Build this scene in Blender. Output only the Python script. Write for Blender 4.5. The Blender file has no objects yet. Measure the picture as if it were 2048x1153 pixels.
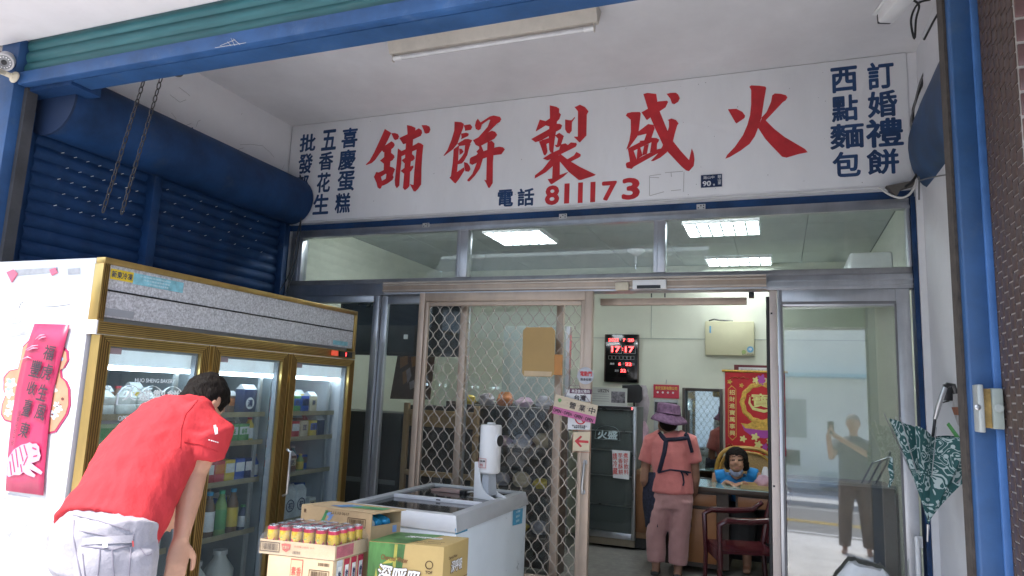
import bpy, bmesh, math, random
from mathutils import Vector, Matrix, Euler, noise
from mathutils.geometry import tessellate_polygon
from mathutils.bvhtree import BVHTree
random.seed(7)
scene = bpy.context.scene
col = scene.collection
R = math.radians

# ------------------------------------------------------------------ camera
FPX = 1384.3                        # focal length in photograph pixels (2048 wide)
yaw, pitch, roll = R(-21.223), R(8.555), R(2.377)
CAM = Vector((0, 0, 1.55))
fw = Vector((math.sin(yaw)*math.cos(pitch), math.cos(yaw)*math.cos(pitch), math.sin(pitch)))
r0 = Vector((math.cos(yaw), -math.sin(yaw), 0)); u0 = r0.cross(fw)
rt = r0*math.cos(roll) + u0*math.sin(roll); up = u0*math.cos(roll) - r0*math.sin(roll)
cd = bpy.data.cameras.new('camera'); cam = bpy.data.objects.new('camera', cd); col.objects.link(cam)
cd.sensor_width = 36; cd.lens = 36*FPX/2048; cd.clip_end = 400; cd.clip_start = 0.05
m3 = Matrix((rt, up, -fw)).transposed()
cam.matrix_world = Matrix.Translation(CAM) @ m3.to_4x4()
scene.camera = cam

# ------------------------------------------------------------------ light
SUN = Vector((0.42, 1.0, -1.90)).normalized()          # the way the sunlight travels
sd = bpy.data.lights.new('sun', 'SUN'); sd.energy = 2.0; sd.angle = R(0.6); sd.color = (1, .96, .90)
so = bpy.data.objects.new('sun', sd); col.objects.link(so)
so.rotation_euler = SUN.to_track_quat('-Z', 'Y').to_euler()
w = bpy.data.worlds.new('World'); scene.world = w; w.use_nodes = True
nt = w.node_tree; bg = nt.nodes['Background']
sky = nt.nodes.new('ShaderNodeTexSky'); sky.sky_type = 'NISHITA'; sky.sun_disc = False
sky.sun_elevation = math.asin(-SUN.z); sky.sun_rotation = math.atan2(-SUN.x, -SUN.y)
sky.air_density = 1.3; sky.dust_density = 2.5
nt.links.new(sky.outputs[0], bg.inputs[0]); bg.inputs[1].default_value = 0.15
vs = scene.view_settings
vs.view_transform = 'Standard'; vs.look = 'None'; vs.gamma = 1; vs.use_curve_mapping = False
vs.exposure = 1.78
scene.render.engine = 'CYCLES'
scene.cycles.use_denoising = True
scene.cycles.max_bounces = 10; scene.cycles.diffuse_bounces = 5; scene.cycles.glossy_bounces = 5
scene.cycles.transparent_max_bounces = 24; scene.cycles.transmission_bounces = 6
scene.cycles.sample_clamp_indirect = 6
scene.cycles.caustics_reflective = False; scene.cycles.caustics_refractive = False

# ------------------------------------------------------------------ helpers
def ray(px, py): return rt*((px-1024)/FPX) - up*((py-576.5)/FPX) + fw
def at(px, py, axis, val):                              # a photograph pixel on a real plane of the place
    d = ray(px, py); i = 'xyz'.index(axis)
    return CAM + d*((val-CAM[i])/d[i])
def lin(r, g, b):
    f = lambda c: (c/255/12.92) if c/255 <= .04045 else ((c/255+.055)/1.055)**2.4
    return (f(r), f(g), f(b))
MATS = {}
def M(name, c, rough=.55, metal=0, var=.12, scale=6, bump=0, bscale=60, spec=.5, emit=0, stretch=None, dirt=0, dirtcol=(.05,.04,.03), alpha=1, trans=0, coat=0, sheen=0):
    if name in MATS: return MATS[name]
    m = bpy.data.materials.new(name); m.use_nodes = True; MATS[name] = m
    t = m.node_tree; n = t.nodes; L = t.links.new; b = n['Principled BSDF']
    b.inputs['Roughness'].default_value = rough; b.inputs['Metallic'].default_value = metal
    b.inputs['Specular IOR Level'].default_value = spec
    if coat: b.inputs['Coat Weight'].default_value = coat
    if sheen: b.inputs['Sheen Weight'].default_value = sheen
    if alpha < 1: b.inputs['Alpha'].default_value = alpha
    if trans: b.inputs['Transmission Weight'].default_value = trans
    tc = n.new('ShaderNodeTexCoord'); mp = n.new('ShaderNodeMapping'); L(tc.outputs['Object'], mp.inputs[0])
    if stretch: mp.inputs['Scale'].default_value = stretch
    base = (*c[:3], 1)
    if var:
        nz = n.new('ShaderNodeTexNoise'); nz.inputs['Scale'].default_value = scale; nz.inputs['Detail'].default_value = 6; nz.inputs['Roughness'].default_value = .65
        L(mp.outputs[0], nz.inputs['Vector'])
        mx = n.new('ShaderNodeMix'); mx.data_type = 'RGBA'
        mx.inputs[6].default_value = (*[max(0, x*(1-var)) for x in c[:3]], 1); mx.inputs[7].default_value = (*[min(1, x*(1+var)) for x in c[:3]], 1)
        mr = n.new('ShaderNodeMapRange'); mr.inputs[1].default_value = .3; mr.inputs[2].default_value = .7
        L(nz.outputs['Fac'], mr.inputs[0]); L(mr.outputs[0], mx.inputs[0]); out = mx.outputs[2]
        rr = n.new('ShaderNodeMapRange'); rr.inputs[3].default_value = max(.02, rough-.1); rr.inputs[4].default_value = min(1, rough+.1)
        L(nz.outputs['Fac'], rr.inputs[0]); L(rr.outputs[0], b.inputs['Roughness'])
        if dirt:
            n2 = n.new('ShaderNodeTexNoise'); n2.inputs['Scale'].default_value = scale*1.9; n2.inputs['Detail'].default_value = 9; n2.inputs['Roughness'].default_value = .72
            L(mp.outputs[0], n2.inputs['Vector'])
            m2 = n.new('ShaderNodeMapRange'); m2.inputs[1].default_value = .56; m2.inputs[2].default_value = .8; m2.inputs[4].default_value = dirt
            L(n2.outputs['Fac'], m2.inputs[0])
            mx2 = n.new('ShaderNodeMix'); mx2.data_type = 'RGBA'; mx2.inputs[7].default_value = (*dirtcol, 1)
            L(m2.outputs[0], mx2.inputs[0]); L(out, mx2.inputs[6]); out = mx2.outputs[2]
        L(out, b.inputs['Base Color'])
    else: b.inputs['Base Color'].default_value = base
    if emit:
        b.inputs['Emission Color'].default_value = base; b.inputs['Emission Strength'].default_value = emit
    if bump:
        nb = n.new('ShaderNodeTexNoise'); nb.inputs['Scale'].default_value = bscale; nb.inputs['Detail'].default_value = 5
        L(mp.outputs[0], nb.inputs['Vector'])
        bp = n.new('ShaderNodeBump'); bp.inputs['Strength'].default_value = bump; bp.inputs['Distance'].default_value = .01
        L(nb.outputs['Fac'], bp.inputs['Height']); L(bp.outputs[0], b.inputs['Normal'])
    return m
def glass(name, tint=(.93,.96,.95), gain=1.6, dust=.03, dustcol=(.7,.75,.78), dscale=7, rough=0):
    if name in MATS: return MATS[name]
    m = bpy.data.materials.new(name); m.use_nodes = True; MATS[name] = m
    t = m.node_tree; n = t.nodes; L = t.links.new; n.remove(n['Principled BSDF']); o = n['Material Output']
    tr = n.new('ShaderNodeBsdfTransparent'); tr.inputs[0].default_value = (*tint, 1)
    gl = n.new('ShaderNodeBsdfGlossy'); gl.inputs['Roughness'].default_value = rough
    fr = n.new('ShaderNodeFresnel'); fr.inputs[0].default_value = 1.5
    g = n.new('ShaderNodeNewGeometry'); bf = n.new('ShaderNodeMix'); bf.data_type='FLOAT'
    bf.inputs[2].default_value = 1.5; bf.inputs[3].default_value = 1/1.5; L(g.outputs['Backfacing'], bf.inputs[0]); L(bf.outputs[0], fr.inputs[0])
    mu = n.new('ShaderNodeMath'); mu.operation = 'MULTIPLY'; mu.inputs[1].default_value = gain; mu.use_clamp = True; L(fr.outputs[0], mu.inputs[0])
    x = n.new('ShaderNodeMixShader'); L(mu.outputs[0], x.inputs[0]); L(tr.outputs[0], x.inputs[1]); L(gl.outputs[0], x.inputs[2])
    df = n.new('ShaderNodeBsdfDiffuse'); df.inputs[0].default_value = (*dustcol, 1)
    tc = n.new('ShaderNodeTexCoord'); nz = n.new('ShaderNodeTexNoise'); nz.inputs['Scale'].default_value = dscale; nz.inputs['Detail'].default_value = 8; nz.inputs['Roughness'].default_value = .75
    L(tc.outputs['Object'], nz.inputs['Vector']); mr = n.new('ShaderNodeMapRange'); mr.inputs[1].default_value = .35; mr.inputs[2].default_value = .8; mr.inputs[3].default_value = dust*.4; mr.inputs[4].default_value = dust*2
    L(nz.outputs['Fac'], mr.inputs[0]); y = n.new('ShaderNodeMixShader'); L(mr.outputs[0], y.inputs[0]); L(x.outputs[0], y.inputs[1]); L(df.outputs[0], y.inputs[2])
    L(y.outputs[0], o.inputs['Surface']); return m

WT = {}                                                # world translation of every object we make
def tag(o, label=None, cat=None, group=None, kind=None):
    if label: o['label'] = label
    if cat: o['category'] = cat
    if group: o['group'] = group
    if kind: o['kind'] = kind
    return o
def thing(name, label, cat, loc, group=None):
    o = bpy.data.objects.new(name, None); col.objects.link(o); o.location = loc; o.empty_display_size = .1
    WT[o] = Vector(loc); return tag(o, label, cat, group)
def link(name, me, mat=None, parent=None, loc=(0,0,0)):
    o = bpy.data.objects.new(name, me); col.objects.link(o)
    if mat is not None and not me.materials: me.materials.append(mat)
    loc = Vector(loc); WT[o] = loc
    if parent is not None: o.parent = parent; o.location = loc - WT[parent]
    else: o.location = loc
    return o
def copy_tree(o, off, parent=None):                    # copies a thing with its parts and sub-parts, moved by off
    c = o.copy(); col.objects.link(c); c.parent = parent
    if parent is None: c.location = o.location + Vector(off)
    WT[c] = WT[o] + Vector(off)
    for ch in [k for k in WT if k.parent == o]: copy_tree(ch, off, c)
    return c
class MB:
    def __init__(s): s.v = []; s.f = []
    def add(s, vs, fs):
        k = len(s.v); s.v += [Vector(v) for v in vs]; s.f += [tuple(i+k for i in f) for f in fs]; return s
    def box(s, x0, x1, y0, y1, z0, z1):
        vs = [(x,y,z) for z in (z0,z1) for y in (y0,y1) for x in (x0,x1)]
        return s.add(vs, [(0,2,3,1),(4,5,7,6),(0,1,5,4),(2,6,7,3),(0,4,6,2),(1,3,7,5)])
    def hexa(s, b, t):                                  # four bottom corners, four top corners, both counter-clockwise
        return s.add(list(b)+list(t), [(3,2,1,0),(4,5,6,7),(0,1,5,4),(1,2,6,5),(2,3,7,6),(3,0,4,7)])
    def bar(s, p, q, w, h, upv=(0,0,1)):
        p, q = Vector(p), Vector(q); d = (q-p).normalized(); u = Vector(upv); sd = d.cross(u)
        if sd.length < 1e-4: sd = d.cross(Vector((1,0,0)))
        sd.normalize(); u = sd.cross(d)
        c = lambda o: [o-sd*w/2-u*h/2, o+sd*w/2-u*h/2, o+sd*w/2+u*h/2, o-sd*w/2+u*h/2]
        return s.add(c(p)+c(q), [(3,2,1,0),(4,5,6,7),(0,1,5,4),(1,2,6,5),(2,3,7,6),(3,0,4,7)])
    def tube(s, pts, r, n=6, closed=False, flat=1):
        pts = [Vector(p) for p in pts]; N = len(pts); rs = r if isinstance(r, (list, tuple)) else [r]*N
        vs, fs = [], []; ref = None
        for i, p in enumerate(pts):
            a = pts[i-1] if (i or closed) else pts[0]; b = pts[(i+1) % N] if (i < N-1 or closed) else pts[-1]
            d = (b-a).normalized()
            if ref is None: ref = d.cross(Vector((0,0,1))) if abs(d.z) < .9 else d.cross(Vector((0,1,0)))
            ref = (ref - d*ref.dot(d)).normalized(); o = d.cross(ref)
            for k in range(n):
                t = 2*math.pi*k/n; vs.append(p + ref*math.cos(t)*rs[i] + o*math.sin(t)*rs[i]*flat)
        for i in range(N if closed else N-1):
            j = (i+1) % N
            for k in range(n): fs.append((i*n+k, i*n+(k+1)%n, j*n+(k+1)%n, j*n+k))
        if not closed: fs += [tuple(range(n))[::-1], tuple((N-1)*n+k for k in range(n))]
        return s.add(vs, fs)
    def lathe(s, prof, c=(0,0,0), n=20, axis='z'):      # prof: list of (radius, height)
        vs, fs = [], []; c = Vector(c)
        for r, h in prof:
            for k in range(n):
                t = 2*math.pi*k/n; a, b = r*math.cos(t), r*math.sin(t)
                vs.append(c + Vector({'z':(a,b,h),'y':(a,h,b),'x':(h,a,b)}[axis]))
        for i in range(len(prof)-1):
            for k in range(n): fs.append((i*n+k, i*n+(k+1)%n, (i+1)*n+(k+1)%n, (i+1)*n+k))
        fs += [tuple(range(n))[::-1], tuple((len(prof)-1)*n+k for k in range(n))]
        return s.add(vs, fs)
    def prism(s, pts, off):                             # a flat outline with thickness off (vector)
        pts = [Vector(p) for p in pts]; off = Vector(off); N = len(pts)
        tri = tessellate_polygon([pts]); vs = pts + [p+off for p in pts]
        fs = [t for t in tri] + [tuple(i+N for i in t)[::-1] for t in tri] + [(i, (i+1)%N, (i+1)%N+N, i+N) for i in range(N)]
        return s.add(vs, fs)
    def flat(s, pts):
        pts = [Vector(p) for p in pts]; return s.add(pts, [t for t in tessellate_polygon([pts])])
    def xf(s, m):
        s.v = [m @ v for v in s.v]; return s
    def mesh(s, name, smooth=False, bevel=0, seg=2):
        me = bpy.data.meshes.new(name); bm = bmesh.new()
        vv = [bm.verts.new(v) for v in s.v]
        for f in s.f:
            try: bm.faces.new([vv[i] for i in f])
            except ValueError: pass
        bmesh.ops.recalc_face_normals(bm, faces=bm.faces)
        if bevel:
            ed = [e for e in bm.edges if len(e.link_faces) == 2 and e.calc_face_angle(0) > .6]
            bmesh.ops.bevel(bm, geom=ed, offset=bevel, segments=seg, affect='EDGES', profile=.5)
        bm.to_mesh(me); bm.free()
        if smooth or bevel:
            for p in me.polygons: p.use_smooth = True
            me.set_sharp_from_angle(angle=R(38))
        return me
    def build(s, name, mat, parent=None, smooth=False, bevel=0, loc=None, seg=2):
        if loc is None: loc = WT[parent] if parent is not None else (sum(s.v, Vector())/max(1, len(s.v)))
        loc = Vector(loc); s.v = [v-loc for v in s.v]
        return link(name, s.mesh(name, smooth, bevel, seg), mat, parent, loc)
def struct(o): return tag(o, kind='structure')
def text_mesh(body, bold=0, align='CENTER', spacing=1, shear=0):
    cu = bpy.data.curves.new('t', 'FONT'); cu.body = body; cu.size = 1; cu.offset = bold; cu.align_x = align
    cu.space_character = spacing; cu.resolution_u = 3; cu.fill_mode = 'FRONT'; cu.shear = shear
    ob = bpy.data.objects.new('t', cu); col.objects.link(ob)
    dg = bpy.context.evaluated_depsgraph_get(); me = bpy.data.meshes.new_from_object(ob.evaluated_get(dg))
    bpy.data.objects.remove(ob); bpy.data.curves.remove(cu); return me
TC = {}
def lettering(name, body, org, ux, uy, w, h, mat, parent, bold=.02, spacing=1, rot=0, shear=0):
    """flat writing centred on org, fitted into w x h along the unit directions ux, uy"""
    k = (body, spacing, shear)
    if k not in TC:
        me = text_mesh(body, 0, spacing=spacing, shear=shear); TC[k] = ([v.co.copy() for v in me.vertices], [tuple(p.vertices) for p in me.polygons]); bpy.data.meshes.remove(me)
    vv, ff = TC[k]
    if not vv: return None
    b = bold
    sh = [(0,0)] if b <= .006 else [(b,0),(-b,0),(0,b),(0,-b),(b*.7,b*.7),(-b*.7,-b*.7),(b*.7,-b*.7),(-b*.7,b*.7)]
    xs = [v.x for v in vv]; ys = [v.y for v in vv]; b2 = b if len(sh) > 1 else 0
    cx, cy = (min(xs)+max(xs))/2, (min(ys)+max(ys))/2; sx = w/max(1e-4, max(xs)-min(xs)+2*b2); sy = h/max(1e-4, max(ys)-min(ys)+2*b2)
    org, ux, uy = Vector(org), Vector(ux), Vector(uy); nn = ux.cross(uy); loc = WT[parent]; cr, sr = math.cos(rot), math.sin(rot)
    V, F = [], []
    for j, (dx, dy) in enumerate(sh):
        k0 = len(V)
        for v in vv:
            a, c = (v.x+dx-cx)*sx, (v.y+dy-cy)*sy; a, c = a*cr-c*sr, a*sr+c*cr
            V.append(org + ux*a + uy*c + nn*(.00006*j) - loc)
        F += [tuple(i+k0 for i in f) for f in ff]
    me = bpy.data.meshes.new(name); me.from_pydata(V, [], F); me.update()
    return link(name, me, mat, parent, loc)
def pix_box(x0, x1, y0, y1, axis, val):                 # centre and size, on a plane, of a rectangle seen in the photograph
    cx, cy = (x0+x1)/2, (y0+y1)/2
    a, b, c, d = at(x0,cy,axis,val), at(x1,cy,axis,val), at(cx,y0,axis,val), at(cx,y1,axis,val)
    return (a+b+c+d)/4, (b-a).length, (c-d).length
def smoothnoise(p, s=1): return noise.noise(Vector(p)*s)
# ------------------------------------------------------------------ materials
BLUE = M('blue_paint', (.022,.073,.19), .5, var=.3, scale=3, bump=.12, bscale=30, dirt=.5, dirtcol=(.10,.13,.17))
BLUE2 = M('dusty_blue_paint', (.010,.040,.118), .6, var=.5, scale=2.6, bump=.15, bscale=22, dirt=.6, dirtcol=(.06,.078,.105), spec=.3)
TEAL = M('faded_teal_paint', (.035,.14,.155), .5, var=.25, scale=5, stretch=(.4,1,4), dirt=.5, dirtcol=(.14,.20,.19))
WALL = M('white_wall_paint', (.70,.70,.72), .75, var=.05, scale=2, bump=.08, bscale=90, dirt=.16, dirtcol=(.36,.34,.33))
CEILM = M('white_ceiling_paint', (.66,.655,.67), .8, var=.13, scale=.9, dirt=.16, dirtcol=(.42,.38,.38))
SIGNW = M('sign_white', (.76,.765,.785), .5, var=.06, scale=2.2, stretch=(1,1,.35), dirt=.16, dirtcol=(.42,.41,.40))
INW = M('pale_green_wall', (.66,.68,.57), .75, var=.05, scale=2, dirt=.12, dirtcol=(.4,.4,.33))
ALU = M('brushed_aluminium', (.50,.51,.54), .35, metal=.85, var=.16, scale=5, stretch=(1,1,.3), dirt=.3, dirtcol=(.25,.25,.27))
TAN = M('tan_aluminium', (.46,.36,.285), .42, metal=.45, var=.14, scale=6, stretch=(1,1,.3), dirt=.35, dirtcol=(.26,.21,.17))
WIRE = M('mesh_aluminium', (.42,.365,.31), .4, metal=.5, var=.1)
RUBBER = M('black_rubber', (.018,.018,.02), .6, var=.2)
BLACK = M('black_plastic', (.015,.015,.017), .35, var=.2)
WHITEP = M('white_plastic', (.78,.78,.78), .35, var=.04)
BEIGE = M('old_beige_plastic', (.58,.52,.40), .5, var=.1, dirt=.3)
RED = M('red_lettering', (.50,.022,.030), .55, var=.22, scale=7, dirt=.25, dirtcol=(.30,.03,.04))
NAVY = M('navy_lettering', (.012,.045,.13), .55, var=.35, scale=8)
GLASS = glass('window_glass', (.94,.965,.955), 1.0, .02)
DUSTY = glass('dusty_glass', (.92,.95,.945), 1.0, .05, (.62,.72,.80), 5)
DARKM = M('dark_interior', (.03,.028,.027), .6, var=.3)
CONC = M('grey_concrete', (.32,.31,.30), .85, var=.2, scale=2, bump=.2, bscale=40)
STEEL = M('steel', (.45,.45,.46), .3, metal=1, var=.15)
RUST = M('rusty_paint', (.36,.24,.08), .7, var=.4, scale=30, dirt=.9, dirtcol=(.16,.06,.02))
D, G, ZC = 4.8, 4.9, 3.83
XL, XR = -4.05, .86

# ------------------------------------------------------------------ the setting
asph = M('asphalt', (.19,.19,.19), .85, var=.25, scale=8, bump=.3, bscale=120)
struct(MB().box(-60,60,-60,40,-.3,-.012).build('ground', CONC))
struct(MB().box(-60,60,-7.7,-2.0,-.2,-.006).build('road', asph))
pav = M('pavement_tile', (.60,.595,.59), .8, var=.2, scale=3)
struct(MB().box(-60,60,-2.0,2.6,-.2,0).build('pavement', pav))
struct(MB().box(-60,60,-12.2,-7.7,-.2,.1).build('far_pavement', pav))
terr = M('worn_terrazzo', (.23,.22,.20), .35, var=.4, scale=14, dirt=.5, dirtcol=(.10,.09,.08))
struct(MB().box(-4.4,1.2,4.86,8.2,-.2,.002).build('floor', terr))
struct(MB().box(-4.4,1.2,2.6,4.86,-.2,.004).build('arcade_floor', M('pale_arcade_tile', (.50,.49,.48), .6, var=.15, scale=5)))
yel = M('yellow_road_paint', (.62,.42,.06), .7, var=.2, scale=9); wht = M('white_road_paint', (.7,.7,.7), .7, var=.2, scale=9)
for i, y in enumerate((-4.2, -3.95)): struct(MB().box(-50,50,y-.06,y+.06,-.004,.002).build('road_line', yel))
for y in (-7.0, -2.3): struct(MB().box(-50,50,y-.07,y+.07,-.004,.002).build('road_line', wht))
struct(MB().box(XL-.2,XR+.2,2.585,G+.05,ZC,ZC+.2).build('ceiling', CEILM))
struct(MB().box(XL-.2,XL,2.55,G+.04,0,ZC).build('wall_left', WALL))
struct(MB().box(XR,XR+.25,2.52,G+.04,0,ZC).build('wall_right', WALL))
struct(MB().box(XL-.2,XL,G+.04,8.1,0,3.05).build('shop_wall_left', INW))
struct(MB().box(XR,XR+.25,G+.04,8.1,0,3.05).build('shop_wall_right', INW))
struct(MB().box(XL-.2,XR+.25,7.9,8.1,0,3.05).build('shop_wall_back', INW))
ICEIL = M('office_ceiling_board', (.58,.62,.60), .8, var=.05, scale=3)
ic = struct(MB().box(XL-.2,XR+.25,G+.04,8.1,3.10,3.2).build('shop_ceiling', M('joint_grey', (.25,.27,.26), .8)))
# ceiling boards with open joints, each a piece
bw, bd = (XR-XL)/8-.001, .605
cm = MB().box(0,bw-.006,0,bd-.006,0,.012).mesh('ceiling_board')
ys = [4.96+bd*k for k in range(5)]
for y in ys:
    for k in range(8): 
        x = XL + .005 + bw*k
        link('ceiling_board', cm, ICEIL, ic, (x, y, 3.052))
# overhang outside, above the pavement (it shades the upper part of the arcade)
struct(MB().box(-9,6,1.52,2.405,3.395,3.62).build('balcony_soffit', M('soffit_white', (.66,.64,.65), .8, var=.05, scale=1.4, dirt=.2, dirtcol=(.4,.36,.36))))
struct(MB().box(-9,6,2.405,2.6,3.43,5.0).build('upper_wall', WALL))
aw = thing('added_screen', 'plain green fabric screen added out of view to shade the blue column', 'added_screen', (1.4,1.5,3.4))  # added out of view to keep direct sun off the blue column
MB().hexa([(-.75,1.36,2.6),(4,1.36,2.6),(4,1.365,2.6),(-.75,1.365,2.6)],[(-.75,1.50,3.42),(4,1.50,3.42),(4,1.505,3.42),(-.75,1.505,3.42)]).build('screen_sheet', M('screen_green', (.10,.22,.14), .8), aw)
MB().tube([(-.75,1.36,2.6),(4,1.36,2.6)], .02, 8).build('bottom_rod', STEEL, aw)
# wall panel seams and a few cracks on the shop's back wall
seam = MB().box(-2.6,XR,7.893,7.9,2.215,2.221); seam.box(-1.35,-1.345,7.893,7.9,2.221,3.05); 
struct(seam.build('wall_seam', M('seam_grey', (.36,.40,.36), .8)))
def scribble(mb, pts, plane, val, r=.0022):
    mb.tube([at(x,y,plane,val) for x,y in pts], r, 4)
CR = MB()
for pts in ([(340,190),(360,205),(372,200)],[(358,175),(375,188),(380,192)],[(343,226),(352,238),(351,250),(368,253),(383,247)],[(392,254),(396,243),(401,241)],[(480,290),(500,289),(525,292),(540,305),(548,315)],[(470,305),(480,298),(488,296)],[(565,338),(569,330)],[(484,227),(483,230)],[(278,190),(275,196)]): 
    scribble(CR, pts, 'x', XL+.001, .0009)
struct(CR.build('wall_crack', M('crack_dark', (.10,.09,.09), .9)))

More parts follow.
